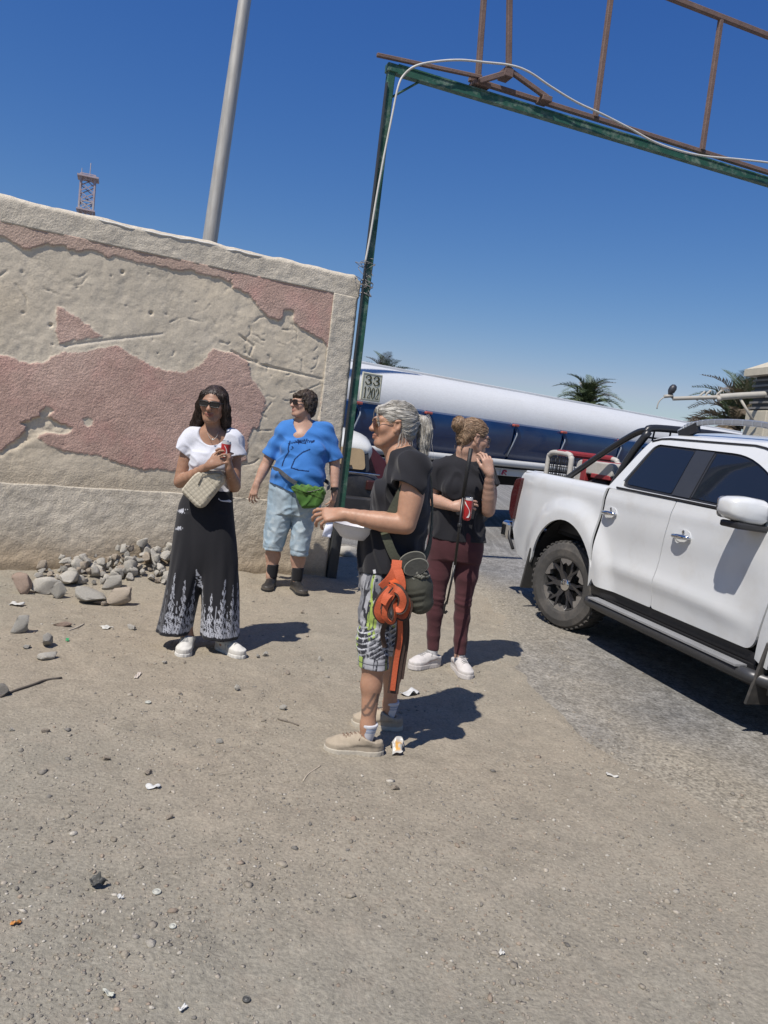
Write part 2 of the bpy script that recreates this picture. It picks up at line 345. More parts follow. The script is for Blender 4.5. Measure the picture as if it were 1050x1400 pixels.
def wall_fields(U, Zz):
    jit = 0.020*fbm2(U, Zz, 9, 5, 2, .65)+0.016*fbm2(U, Zz, 24, 3, 12, .7)
    sd = np.minimum.reduce([poly_sd(U, Zz, p) for p in (pA, pB, pC, pD, pE)]) + jit
    sd = np.maximum(sd, -(poly_sd(U, Zz, hole)+jit*0.4))
    ridge = np.where(U < -3.15, fbm2(U+5, Zz, 1.2, 4, 44)*0.35-0.02, 1.0); sd = np.where(U < -3.3, np.minimum(sd, ridge), sd)
    return sd
def panel_h(U, Zz):
    sd = wall_fields(U, Zz); pk = smooth(0.003, -0.006, sd)
    low_ = smooth(2.25, 2.15, Zz+.25*(U+1.9)*(U > -1.0))*(U < -.55); h = (0.0125-.007*low_)*pk + pk*(0.0008*fbm2(U, Zz, 48, 1, 8)+0.0018*fbm2(U, Zz, 6, 2, 9)) + (1-pk)*(0.008*fbm2(U, Zz, 2.6, 4, 14)+0.006*np.minimum(fbm2(U, Zz, 11, 3, 13), .12)+0.0015*fbm2(U, Zz, 26, 2, 15))
    # cracks, scratches and chips in the cream skim
    r = np.random.default_rng(4)
    cr = [poly1([(640,486),(672,503),(720,522),(800,541),(890,562)]), poly1([(905,488),(898,560),(888,620)]), poly1([(660,440),(700,470),(690,495)]), poly1([(520,395),(560,405),(600,440)]),
          poly1([(470,405),(500,392),(540,400)]), poly1([(780,425),(840,430),(880,460)]), poly1([(0,276),(20,262)]), poly1([(4,332),(46,339)]), poly1([(800,600),(850,590),(885,575)])]
    for i in range(34):
        u, z = r.uniform(-3.2, -0.3), r.uniform(0.95, 2.5); a = r.uniform(-0.9, 0.5); L = r.uniform(.05, .22); p = [(u, z)]
        for q in range(3): a += r.uniform(-.7, .7); p.append((p[-1][0]+L/3*math.cos(a), p[-1][1]+L/3*math.sin(a)))
        cr.append(p)
    for i in range(40):
        u, z = r.uniform(-1.35, -0.25), r.uniform(1.5, 2.45); a = r.uniform(-1.2, .6); L = r.uniform(.04, .16); p = [(u, z)]
        for q in range(4): a += r.uniform(-.8, .8); p.append((p[-1][0]+L/4*math.cos(a), p[-1][1]+L/4*math.sin(a)))
        cr.append(p)
    for i, p in enumerate(cr):
        w = 0.009 if i < 3 else r.uniform(.004, .007); m = np.exp(-(line_d(U, Zz, p)/w)**2); h = h - (0.020 if i < 3 else 0.0075)*m*np.clip(0.55+1.3*fbm2(U, Zz, 9, 2, 70+i), 0, 1.2)*(1-0.6*pk)
    for i in range(46):
        u, z = r.uniform(-3.3, -0.25), r.uniform(0.85, 2.6); w = r.uniform(.005, .014); h = h - r.uniform(.004, .012)*np.exp(-(((U-u)/(w*r.uniform(.8, 1.6)))**2+((Zz-z)/w)**2))*(1-0.5*pk)
    for px, py in ((338,267),(417,380),(140,413)):
        u, z = poly1([(px, py)])[0]; h = h - 0.028*np.exp(-(((U-u)/.012)**2+((Zz-z)/.013)**2))
    sc_ = line_d(U, Zz, poly1([(180,470),(290,455),(450,437)])); h = h - 0.006*np.exp(-(sc_/.01)**2)
    broken = poly_sd(U, Zz, p2([(0,40),(60,30),(120,0),(170,0),(215,55),(190,80),(120,80),(60,110),(0,140)])) ; h = h - 0.012*smooth(0.02, -0.03, broken)*(1-pk)*(1+1.3*fbm2(U, Zz, 14, 3, 3))
    return h
def panel_c(U, Zz, h):
    sd = wall_fields(U, Zz); pk = smooth(0.003, -0.005, sd)[..., None]; n1 = fbm2(U, Zz, 1.6, 5, 31)[..., None]; n2 = fbm2(U, Zz, 14, 3, 32)[..., None]
    pink = np.array([0.485, 0.335, 0.275])*(1+0.16*n1+0.16*n2); pink = pink + np.clip(n1-0.1, 0, 1)*np.array([0.10, 0.12, 0.10]) + np.clip(fbm2(U, Zz, 5, 3, 37)[..., None]-.1, 0, 1)*np.array([.09, .0, .01])
    strip = smooth(2.50, 2.62, Zz)[..., None]*smooth(-0.9, -1.5, U)[..., None]; pink = pink*(1-0.6*strip) + 0.6*strip*np.array([0.47, 0.37, 0.295])
    streak = np.clip(fbm2(U*6, Zz*.7, 1.0, 4, 57), -.6, .8)[..., None]; cream = np.array([0.59, 0.52, 0.41])*(1+0.13*n1+0.05*n2-.10*np.clip(streak, 0, 1)) + np.clip(fbm2(U, Zz, .9, 4, 58)[..., None], 0, 1)*np.array([.0, -.03, -.06])
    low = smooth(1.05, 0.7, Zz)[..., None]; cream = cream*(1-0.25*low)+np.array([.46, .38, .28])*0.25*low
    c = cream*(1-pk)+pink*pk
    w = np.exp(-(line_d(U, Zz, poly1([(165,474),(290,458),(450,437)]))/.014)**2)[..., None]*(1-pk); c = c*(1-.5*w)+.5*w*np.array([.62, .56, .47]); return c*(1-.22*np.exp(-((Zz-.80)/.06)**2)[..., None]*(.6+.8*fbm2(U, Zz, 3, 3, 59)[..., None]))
def concrete_c(warm):
    def f(U, Zz, h):
        n = fbm2(U, Zz, 2.2, 5, 51)[..., None]; n2 = fbm2(U, Zz, 18, 3, 52)[..., None]
        c = np.array([0.54, 0.485, 0.395])*(1+0.16*n+0.14*n2)
        if warm:
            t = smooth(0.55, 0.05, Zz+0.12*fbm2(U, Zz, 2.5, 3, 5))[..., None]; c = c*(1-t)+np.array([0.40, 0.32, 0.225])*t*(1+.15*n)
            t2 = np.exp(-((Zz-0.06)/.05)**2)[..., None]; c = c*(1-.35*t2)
        return c
    return f
def wall_patch(name, u0, u1, z0, z1, step, y0, hf, cf, m, top_f=None, coarse=None):
    us = np.arange(u0, u1+step/2, step)
    if coarse is not None: us = np.concatenate([np.arange(coarse, u0-1e-6, 0.03), us])
    zs = np.linspace(z0, z1, max(2, int(round((z1-z0)/step))+1)); U, Q = np.meshgrid(us, zs, indexing='ij')
    h = hf(U, Q); c = cf(U, Q, h); Zt = Q if top_f is None else z0+(Q-z0)/(z1-z0)*(top_f(U)-z0)
    V = np.stack([U, -(y0+h), Zt], -1); n0, n1 = U.shape; id_ = np.arange(n0*n1).reshape(n0, n1)
    F4 = np.stack([id_[:-1, :-1], id_[1:, :-1], id_[1:, 1:], id_[:-1, 1:]], -1).reshape(-1, 4)
    # rim: back edge copies so that the patch is a slab with thickness
    rim = np.concatenate([id_[:, 0], id_[-1, 1:], id_[::-1, -1][1:], id_[0, ::-1][1:-1]]); VB = V.reshape(-1, 3)[rim].copy(); VB[:, 1] = -(y0-0.08)
    nb = len(rim); b0 = n0*n1; k = np.arange(nb); R4 = np.stack([rim, b0+k, b0+(k+1) % nb, rim[(k+1) % nb]], -1)
    cc = np.concatenate([c.reshape(-1, 3), c.reshape(-1, 3)[rim]])
    return np_mesh(name, np.concatenate([V.reshape(-1, 3), VB]), np.concatenate([F4, R4]), m, cc, parent=wall)
M_plaster = mat('plaster', attr=True, rough=0.95, var=0.05, vs_=5, fine=0.15, fs=70, bump=0.9, bs=62, bd=0.013, spec=0.12)
M_conc = mat('rough concrete render', attr=True, rough=0.95, var=0.07, vs_=7, fine=0.16, fs=80, bump=0.65, bs=60, bd=0.014, spec=0.12)
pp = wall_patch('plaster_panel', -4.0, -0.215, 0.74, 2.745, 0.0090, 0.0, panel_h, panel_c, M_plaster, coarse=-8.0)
co_ = np.zeros(len(pp.data.vertices)*3, np.float32); pp.data.vertices.foreach_get('co', co_); co_ = co_.reshape(-1, 3).astype(float)
ra_ = pp.data.attributes.new('Rough', 'FLOAT', 'POINT'); U_, Q_ = co_[:, 0], co_[:, 2]; ra_.data.foreach_set('value', (0.20+0.66*smooth(.004, -.006, wall_fields(U_, Q_))+0.30*np.clip(fbm2(U_, Q_, 1.7, 3, 88), 0, 1)+.5*smooth(1.0, .75, Q_)).astype(np.float32))
_n = M_plaster.node_tree.nodes; _a = _n.new('ShaderNodeAttribute'); _a.attribute_name = 'Rough'; M_plaster.node_tree.links.new(_a.outputs['Fac'], [q for q in _n if q.type == 'BUMP'][0].inputs['Strength'])
ztop = lambda U: 2.945+0.016*fbm2(U, U*0, 1.3, 4, 6)+0.012*fbm2(U, U*0+3, 7, 3, 16)-0.05*smooth(-0.02, 0.05, U)
wall_patch('coping_band', -4.0, 0.045, 2.735, 2.95, 0.014, 0.014, lambda U, Q: 0.008*fbm2(U, Q, 4, 4, 7)+0.004*fbm2(U, Q, 25, 2, 17)-0.02*smooth(.12, .05, Q-2.69+0*U)*0 - 0.03*np.clip((Q-2.92)/.03, 0, 1), concrete_c(False), M_conc, ztop, coarse=-8.0)
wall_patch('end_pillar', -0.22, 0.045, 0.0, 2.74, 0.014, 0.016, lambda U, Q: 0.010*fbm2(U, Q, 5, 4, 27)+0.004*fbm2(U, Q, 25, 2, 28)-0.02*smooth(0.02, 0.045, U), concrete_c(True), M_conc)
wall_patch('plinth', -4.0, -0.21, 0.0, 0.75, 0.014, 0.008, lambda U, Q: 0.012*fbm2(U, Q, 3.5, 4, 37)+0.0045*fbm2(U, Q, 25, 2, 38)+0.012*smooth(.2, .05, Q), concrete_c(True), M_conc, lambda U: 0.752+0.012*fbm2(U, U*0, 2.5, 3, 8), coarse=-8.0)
bm = bmesh.new(); box(bm, (-8.0, 0.03, -0.2), (0.03, 0.27, 2.93)); bm_obj('core', bm, mat('wall core', (.36, .32, .26), .95, bump=.6, bs=50), wall)
bm = bmesh.new()                              # pale mortar smear running along the crest
for (a, b) in ((-2.35, -2.05), (-2.0, -1.35), (-1.28, -0.95)):
    pts = [(u, -.012, float(ztop(np.array(u)))-.030+.004*math.sin(u*31)) for u in np.linspace(a, b, 9)]; tube(bm, pts, [0.003]+[0.008]*7+[0.003], 6)
bm_obj('mortar_smear', bm, mat('white mortar', (.62, .60, .55), .9, bump=.4), wall, True)

# ================================================================== ROCKS
M_rock = {k: mat('rock '+k, c, .95, var=.14, vs_=9, fine=.16, fs=60, bump=.8, bs=30, bd=.02, spec=.15, dirt=(.42, .37, .30, .5), ds=8) for k, c in
          dict(grey=(.42, .40, .355), pale=(.54, .51, .45), pink=(.40, .30, .24), dark=(.24, .225, .205), tan=(.44, .375, .30)).items()}
def rock_mesh(name, seed, sub=3, cuts=13):
    r = np.random.default_rng(seed); V, Fc = ico(sub); V = V*np.array([1.0, r.uniform(.7, .95), r.uniform(.55, .8)])
    for i in range(cuts):
        n = r.normal(size=3); n /= np.linalg.norm(n); d = r.uniform(.30, .56); e = np.maximum(V@n-d, 0); V = V-0.97*e[:, None]*n
    V = V/np.abs(V).max()*.95+0.012*np.stack([NZ(V[:, 0]+seed, V[:, 1], V[:, 2], 1.3), NZ(V[:, 1], V[:, 2]+seed, V[:, 0], 1.3), NZ(V[:, 2], V[:, 0], V[:, 1]+seed, 1.3)], -1)
    V = V+0.02*NZ(V[:, 0]*1.0, V[:, 1]+seed, V[:, 2], 4.0)[:, None]*V
    me_o = np_mesh(name, V, Fc, None, None, smooth=False); me = me_o.data; bpy.data.objects.remove(me_o); return me
ROCKS = [rock_mesh('rock', 100+i) for i in range(9)]
def rock(me, x, y, size, key, label, group, rz=None, sc=(1, 1, 1), lift=0.28, tilt=0.25, name='rock', z=None):
    r = random; o = bpy.data.objects.new(name, me.copy()); o.data.materials.clear(); o.data.materials.append(M_rock[key]); link(o)
    sx = (size*sc[0], size*sc[1], size*sc[2]); o.scale = sx
    o.rotation_euler = (r.uniform(-tilt, tilt), r.uniform(-tilt, tilt), r.uniform(0, 6.28) if rz is None else rz)
    bpy.context.view_layer.update()
    R = np.array(o.rotation_euler.to_matrix()); n = len(me.vertices); V = np.zeros(n*3, np.float32); me.vertices.foreach_get('co', V)
    zmin = ((V.reshape(-1, 3)*np.array(sx))@R.T)[:, 2].min(); zz = floor_at(x, y) if z is None else z
    o.location = (x, y, zz-zmin*(1-lift)); return tag(o, label, 'rock', group)
GP = 'broken rocks heaped along the foot of the wall'
big = [  # px, py(base), size in px, material, mesh, label, scale
 (33,812,17,'pink',0,'reddish brown boulder alone at the left end of the rock heap',(1,.8,1.15),.4),
 (62,812,20,'pale',1,'pale slab leaning beside the reddish boulder by the wall',(1.2,.8,.9),.6),
 (80,818,15,'grey',2,'grey upright block in front of the pale slab in the heap',(.9,.8,1.3),.1),
 (93,802,20,'pale',5,'large whitish stone behind the grey upright block in the heap',(1.2,.8,.9),0),
 (122,824,22,'grey',3,'long flat grey stone at the front of the rock heap',(1.3,.8,.72),.05),
 (164,826,22,'tan',7,'long flat brownish stone with dark underside at heap front',(1.3,.8,.62),-.1),
 (141,828,9,'tan',6,'small tan stone between the two long flat stones',(1,1,.8),0),
 (154,806,15,'grey',7,'smooth grey stone lying above the long brownish stone',(1.4,.8,.7),.2),
 (176,798,13,'grey',8,'dark edged grey block in the right half of the heap',(1,.9,1.1),.5),
 (136,787,11,'pale',0,'whitish lump on top of the heap beside the wall',(1.2,1,.9),.2),
 (163,783,11,'pale',2,'roundish white stone crowning the middle of the heap',(1,1,1),.9),
 (181,788,14,'grey',5,'broad grey stone on the crest beside the white one',(1.2,.9,.8),.3),
 (211,776,10,'pale',3,'tall pale stone standing on end next to the black trousers',(.7,.7,2.0),.2),
 (197,792,14,'pale',6,'angular pale block below the tall standing stone',(1.2,.9,.9),.3),
 (28,866,15,'grey',7,'rough grey rock on the dirt at far left',(1.1,.8,1.0),.3),
 (65,884,15,'grey',4,'grey block tilted upright with a dark shaded side',(.8,.8,1.35),.4),
 (62,902,15,'pale',8,'low white flaky stone in front of the tilted grey block',(1.2,.8,.45),.1),
 (2,950,13,'dark',1,'dark grey rock cut by the left edge beside the stick',(1,.9,1),.2),
 (87,858,12,'pink',2,'flat brownish stone behind the tilted grey block',(1.3,.9,.5),.2),
 (36,887,8,'grey',5,'small low grey stone left of the tilted block',(1.2,.9,.6),.2),
 (224,909,6,'pale',6,'small pale pebble in front of the black trousers',(1.2,.9,.8),.2),
 (181,862,7,'pale',0,'flat pale stone just left of the patterned trouser hem',(1.2,.9,.6),.2),
]
for px, py, s_, key, mi, lab, sc, rz in big:
    p = at_z(px, py); Yp = p[1]; inwall = (p[0]-WA[0])*WN[0]+(p[1]-WA[1])*WN[1]
    z = None
    if inwall < 0.16:                         # higher up in the heap: put it at the wall foot, raised
        d = ray(px, py); n3 = np.array([WN[0], WN[1], 0]); a3 = np.array([WA[0], WA[1], 0])+n3*0.16; t = ((a3-_C)@n3)/(d@n3); p = _C+d*t; Yp = p[1]; z = max(p[2], 0)
    rock(ROCKS[mi], p[0], p[1], s_*Yp/CAM_F, key, lab, GP if px < 225 and py < 830 else 'rocks lying loose on the dirt', rz=rz, sc=sc, z=z, lift=.15)
rr = random.Random(5)
for i in range(170):                           # the small rubble of the heap
    u = -2.62+1.42*rr.random()**0.8; o_ = 0.05+0.36*rr.random()**1.5
    x, y = WA[0]+WT[0]*u+WN[0]*o_, WA[1]+WT[1]*u+WN[1]*o_; crest = max(0, 0.17-0.50*(o_-0.05))*(0.4+0.6*math.exp(-((u+1.75)/.5)**2))
    random.seed(i+50)
    rock(ROCKS[rr.randrange(9)], x, y, rr.uniform(.022, .066), rr.choice(['pale', 'grey', 'pale', 'pale', 'tan']), 'small broken stone in the rubble heap at the wall foot', GP, z=floor_at(x, y)+crest*rr.random(), lift=.2, tilt=.6)
for i in range(30):                           # strays on the open ground
    y = 2.6+5.0*rr.random(); x = -0.5*y+1.02*y*rr.random()*0.62
    if float(road_sd(np.array(x), np.array(y))) > -0.2 or (x-WA[0])*WN[0]+(y-WA[1])*WN[1] < 0.5: continue
    random.seed(i+500)
    rock(ROCKS[rr.randrange(9)], x, y, rr.uniform(.010, .024), rr.choice(['pale', 'grey', 'tan', 'tan', 'tan']), 'thumb sized stone lying loose on the dirt', 'stray stones on the dirt', lift=.3, name='stone')

# ================================================================== GATE FRAME
GA = np.array([-0.434, 7.546]); GANG = math.atan2(9.2-7.546, 3.9+0.434)
gate = thing('gate_arch', 'tall green and rusty steel gate frame spanning the road', 'gate frame', (GA[0], GA[1], 0), GANG)
M_green = mat('weathered green paint', (0.016, 0.075, 0.048), .55, var=.25, vs_=5, fine=.15, fs=30, bump=.25, bs=60, dirt=(.22, .27, .22, .8), ds=9)
M_rust = mat('rusted primer steel', (0.135, 0.088, 0.075), .8, var=.2, vs_=7, fine=.18, fs=40, bump=.4, bs=70, dirt=(.20, .135, .105, .6), ds=5)
M_dark = mat('dark steel', (.03, .032, .034), .6, var=.2, bump=.2)
def gp(px, py): u, z = on_plane(px, py, GA, GANG); return u, z
def rail(name, pts, w, h, m, hint=(0, 1, 0), y=0.0):
    bm = bmesh.new()
    for p, q in zip(pts[:-1], pts[1:]): bar(bm, (p[0], y, p[1]), (q[0], y, q[1]), w, h, hint)
    return bevel(bm_obj(name, bm, m, gate), .006, 1)
rail('post', [(0.0, 0.62), (0.0, 4.88)], 0.072, 0.065, M_green)
rail('post_foot', [(-0.02, -0.1), (0.0, 0.619)], 0.10, 0.085, M_dark)
bm = bmesh.new(); bar(bm, (-0.041, -.03, .62), (-0.041, -.03, 4.7), .010, .05, (0, 1, 0)); bm_obj('shaded_flange', bm, M_dark, gate)  # dark flange colour paints the shade on the post's left side
rail('cross_beam', [(-0.05, 4.845), (7.4, 4.845)], 0.075, 0.09, M_green)
bm = bmesh.new(); box(bm, (0.05, -.052, 4.80), (7.35, -.046, 4.822)); box(bm, (0.05, -.052, 4.872), (7.35, -.046, 4.886)); bm_obj('beam_lip', bm, M_green, gate)
rail('base_rail', [(0.80, 4.975), (7.3, 4.95)], 0.045, 0.05, M_rust, y=.02)
rail('top_stub', [(-0.17, 4.905), (0.90, 4.99)], 0.035, 0.035, M_rust, y=-.05)
for u0, u1 in ((0.885, 0.80), (2.25, 2.225), (3.655, 3.625), (5.0, 4.98), (6.4, 6.4)):
    rail('upright', [(u0, 4.97), (u1, 6.33)], 0.05, 0.05, M_rust)
rail('leaning_strut', [(1.16, 5.07), (0.98, 6.33)], 0.05, 0.05, M_rust, y=-.09)
rail('top_rail', [(0.7, 6.34), (7.3, 6.34)], 0.055, 0.055, M_rust)
rail('knee_brace', [(1.16, 5.11), (1.62, 4.97)], 0.045, 0.045, M_rust, y=-.09)
rail('knee_brace', [(0.86, 4.93), (1.20, 5.11)], 0.05, 0.05, M_rust, y=-.09)
for lo_, hi_ in (((0.82, -.07, 4.91), (1.0, .06, 4.95)), ((1.10, -.12, 5.04), (1.2, .03, 5.12)), ((1.55, -.12, 4.93), (1.66, .03, 4.985))):
    bm = bmesh.new(); box(bm, lo_, hi_); bevel(bm_obj('gusset', bm, M_rust, gate), .006, 1)
rail('corner_brace', [(0.03, 4.60), (0.28, 4.80)], 0.02, 0.02, M_green)
rail('far_post', [(7.35, -0.1), (7.35, 4.88)], 0.085, 0.07, M_green)
# white cable strung down from the gate, and the wire tied round the post
gx_, gy_ = math.cos(GANG), math.sin(GANG)
def gw(u, z, y=-0.06): return (GA[0]+gx_*u-gy_*y, GA[1]+gy_*u+gx_*y, z)
cab = [gp(*p) for p in ((496,362),(503,325),(512,270),(522,215),(533,160),(541,122),(549,106),(562,97),(590,91),(622,89),(655,92),(690,96),(715,105),(745,125),(780,146),(815,162),(850,180),(885,199),(920,211),(955,218),(1000,222),(1050,228),(1110,240))]
bm = bmesh.new(); tube(bm, spline([gw(u, z, -0.12 if i > 6 else -0.065) for i, (u, z) in enumerate(cab)], 5), 0.0105, 6)
tag(bm_obj('cable', bm, mat('white cable', (.50, .49, .46), .5, var=.1), None, True), 'white electric cable looping down from the green gate beam', 'cable')
bm = bmesh.new(); r = random.Random(3)
for i in range(9):
    a = gp(497+r.uniform(-3, 5), 352+r.uniform(0, 45)); pts = [gw(a[0]+r.uniform(-.07, .07)+.03*math.cos(t), a[1]+r.uniform(-.04, .04)-.05*t/2, -.07+.05*math.sin(t)) for t in (0, 1, 2, 3, 4)]
    tube(bm, spline(pts, 4), .0032, 5)
for z in (2.86, 2.78, 2.90):
    tube(bm, [gw(.0+.062*math.cos(t), z+.012*math.sin(2*t), .055*math.sin(t)) for t in np.linspace(0, 6.28, 13)], .005, 5)
tag(bm_obj('wire_bundle', bm, mat('grey wire', (.22, .21, .20), .6), None, True), 'tangle of thin loose wire tied round the green post above wall corner', 'wire')

# ================================================================== LAMP POLE behind the wall
pole = thing('street_pole', 'tall round galvanised pole rising behind the plaster wall', 'pole', (-2.655, 9.5, 0))
bm = bmesh.new(); zs = np.linspace(-.1, 9.4, 12); tube(bm, [(.0515*z, 0, z) for z in zs], [0.108-.0055*max(z, 0) for z in zs], 28)
M_galv = mat('galvanised steel', (.40, .385, .355), .5, metal=.3, var=.22, vs_=5, fine=.06, bump=.1, bs=40, dirt=(.34, .27, .20, .5), ds=4, stretch=(6, 6, .8))
bm_obj('shaft', bm, M_galv, pole, True)
bm = bmesh.new(); lathe(bm, [(.17, 0), (.17, .03), (.125, .035), (.12, .25)], 24); bm_obj('base_flange', bm, M_galv, pole, True, 40)
# ================================================================== RADIO TOWER far away
tw = thing('lattice_tower', 'distant red and white lattice mast poking above the wall', 'tower', (-25.2, 60, 0), 0.35)
M_tr = mat('hazed red paint', (.36, .30, .33), .7, var=.15); M_tw = mat('hazed white paint', (.40, .36, .37), .7, var=.15)  # distance haze is mixed into both mast colours
for lev in range(9):
    bm = bmesh.new(); z0, z1 = lev*1.95, lev*1.95+1.95; w = .5
    for sx, sy in ((-1, -1), (1, -1), (1, 1), (-1, 1)): bar(bm, (sx*w, sy*w, z0), (sx*w, sy*w, z1), .12, .12)
    C4 = [(-w, -w), (w, -w), (w, w), (-w, w)]
    for q in range(4):
        a, b = C4[q], C4[(q+1) % 4]
        for h in range(3):
            za = z0+h*.65; bar(bm, (*a, za), (*b, za+.65), .06, .06); bar(bm, (*b, za), (*a, za+.65), .06, .06)
        bar(bm, (*a, z1), (*b, z1), .07, .07)
    bm_obj('mast_section', bm, M_tr if lev % 2 == 0 else M_tw, tw)
bm = bmesh.new(); box(bm, (-.75, -.75, 17.3), (.75, .75, 17.42)); box(bm, (-.66, -.66, 14.9), (.66, .66, 15.0)); bm_obj('platform', bm, M_tr, tw)
bm = bmesh.new(); tube(bm, [(.1, 0, 17.4), (.1, 0, 18.5)], .035, 6); tube(bm, [(-.5, .3, 17.4), (-.5, .3, 18.1)], .03, 6); bm_obj('antenna', bm, M_tw, tw)

# ================================================================== PALMS
M_fr = {'green': mat('palm green', (.060, .085, .035), .6, var=.3, vs_=2, fine=.1), 'dry': mat('dry palm', (.16, .125, .085), .8, var=.3, vs_=2)}
M_trunk = mat('palm trunk', (.14, .105, .075), .95, bump=.9, bs=20, bd=.05, var=.25)
def frond_mesh(key, seed, L=2.6, droop=1.0):
    r = random.Random(seed); bm = bmesh.new(); pts = []
    for t in np.linspace(0, 1, 9): pts.append(Vector((L*t*(1-.10*t*t*droop), 0, L*(.30*t-.62*droop*t*t*t))))
    tube(bm, pts, [.035*(1-.85*t) for t in np.linspace(0, 1, 9)], 4)
    for i in range(34):
        t = .12+.87*i/33; k = min(7, int(t*8)); p = pts[k].lerp(pts[k+1], t*8-k); d = (pts[k+1]-pts[k]).normalized()
        ln = (.55*math.sin(PI*min(1, .12+t*.86))+.12)*r.uniform(.85, 1.1)
        for s in (-1, 1):
            v = (d*.75+Vector((0, s*.75, .28+r.uniform(-.15, .12)))).normalized()*ln; w = d*.022; tip = p+v+Vector((0, 0, -.12*ln*droop))
            mid = p+v*.55+Vector((0, 0, .02)); a = [bm.verts.new(x) for x in (p-w, p+w, mid+w*1.1, tip, mid-w*1.1)]; bm.faces.new(a)
    o = bm_obj('frond', bm, M_fr[key]); me = o.data; bpy.data.objects.remove(o); return me
FR = {(k, i): frond_mesh(k, i, 2.6, 1.0 if i < 2 else (.65 if i == 2 else 1.5)) for k in ('green', 'dry') for i in range(4)}
def palm(x, y, ztop, label, mix, seed, R=1.0, n=34):
    p = thing('palm_tree', label, 'palm tree', (x, y, 0), seed, 'palm trees behind the tanker'); r = random.Random(seed)
    bm = bmesh.new(); zs = np.linspace(-.1, ztop, 14); pts = [(.12*math.sin(z*.6+seed), .1*math.sin(z*.5), z) for z in zs]
    tube(bm, pts, [.24-.006*z+(.02 if i % 2 else 0) for i, z in enumerate(zs)], 12); bm_obj('trunk', bm, M_trunk, p, True); T = Vector(pts[-1])
    for i in range(n):
        el = -0.5+1.85*(i/n)**.8; key = 'dry' if r.random() < mix+(.5 if el < -.1 else 0) else 'green'
        f = bpy.data.objects.new('frond', FR[(key, r.randrange(4))]); link(f, p); f.location = T+Vector((0, 0, .05))
        f.rotation_euler = (r.uniform(-.3, .3), -el, i*2.4+r.uniform(-.2, .2)); s_ = R*r.uniform(.85, 1.1); f.scale = (s_, s_, s_)
palm(-0.6, 30, 2.95, 'green palm crown showing just right of the gate post', .15, 1, .62)
palm(7.75, 32, 3.35, 'bushy green palm crown above the middle of the white tank', .12, 2, .62, 40)
palm(12.9, 30, 3.15, 'brownish half dry palm behind the boom arm at right', .55, 3, .95)
palm(15.3, 33, 3.4, 'dark green palm behind the pillar at the right edge', .1, 4, .85)

# ================================================================== GATE PILLAR with boom arm on the right
PY = 13.6
def pw(px, py): return at_y(px, py, PY)
pil = thing('gate_pillar', 'cream gate pillar with dark louvre and stepped cap at right edge', 'pillar', (pw(1053, 560)[0], PY, 0), 0.12)
M_cream = mat('cream masonry', (.46, .42, .33), .9, bump=.5, bs=30, bd=.01, var=.1)
zc = pw(1047, 505)[2]; zl0 = pw(1047, 562)[2]; zl1 = pw(1047, 520)[2]
bm = bmesh.new(); box(bm, (-.17, -.17, 0), (.45, .45, zl0)); bevel(bm_obj('shaft', bm, M_cream, pil), .015)
bm = bmesh.new(); box(bm, (-.11, -.11, zl0), (.39, .39, zc-.10)); bm_obj('inner_block', bm, M_dark, pil)
for i in range(6):
    z = zl0+.03+i*(zc-.12-zl0)/6; bm = bmesh.new(); box(bm, (-.15, -.15, z), (.43, .43, z+.035)); bm_obj('louvre_slat', bm, mat('louvre', (.17, .165, .155), .7), pil)
bm = bmesh.new(); box(bm, (-.27, -.27, zc-.10), (.55, .55, zc+.02))
v = [bm.verts.new(p) for p in ((-.27, -.27, zc+.021), (.55, -.27, zc+.021), (.55, .55, zc+.021), (-.27, .55, zc+.021), (.05, .05, zc+.2), (.23, .05, zc+.2), (.23, .23, zc+.2), (.05, .23, zc+.2))]
for f in ((0, 1, 5, 4), (1, 2, 6, 5), (2, 3, 7, 6), (3, 0, 4, 7), (4, 5, 6, 7)): bm.faces.new([v[i] for i in f])
bm_obj('cap', bm, M_cream, pil)
arm = thing('lamp_arm', 'horizontal pipe arm with a small lamp reaching left from pillar', 'lamp arm', tuple(pw(1043, 541)))
o3 = pw(1043, 541); q = lambda px, py, dy=0: Vector(pw(px, py)-o3)+Vector((0, dy, 0))
M_pipe = mat('grey painted pipe', (.36, .345, .31), .6, var=.15, dirt=(.25, .19, .14, .5))
bm = bmesh.new(); tube(bm, [q(1048, 539), q(1010, 541), q(983, 543)], .055, 12); tube(bm, [q(985, 543), q(950, 544), q(920, 545)], .036, 10); bm_obj('pipe', bm, M_pipe, arm, True, 50)
bm = bmesh.new(); tube(bm, [q(1012, 545), q(1033, 581)], .024, 8); bm_obj('stay', bm, M_pipe, arm, True)
bm = bmesh.new()
for px, dz in ((958, .03), (966, .05), (981, .05)): tube(bm, [q(px-5, 545)+Vector((0, 0, -.03)), q(px, 542)+Vector((0, 0, dz)), q(px+5, 540)+Vector((0, 0, dz+.03))], .02, 6)
tube(bm, [q(982, 543, -.02), q(982, 548, -.05)], .04, 8); bm_obj('clamp', bm, M_pipe, arm, True)
lamp = bmesh.new(); a, b = q(914, 541), q(923, 526); d = (b-a)
tube(lamp, [a, a+d*.15, a+d*.4, a+d*.7, a+d*.92, a+d], [.012, .03, .062, .066, .045, .01], 12); bm_obj('lamp_head', lamp, mat('black plastic', (.03, .032, .04), .45), arm, True)
bm = bmesh.new(); tube(bm, spline([q(920, 545), q(913, 541), q(905, 545), q(900, 551), q(898, 559)], 4), .011, 6); tube(bm, [q(908, 542), q(920, 541)], .03, 8); bm_obj('lamp_bracket', bm, M_pipe, arm, True)
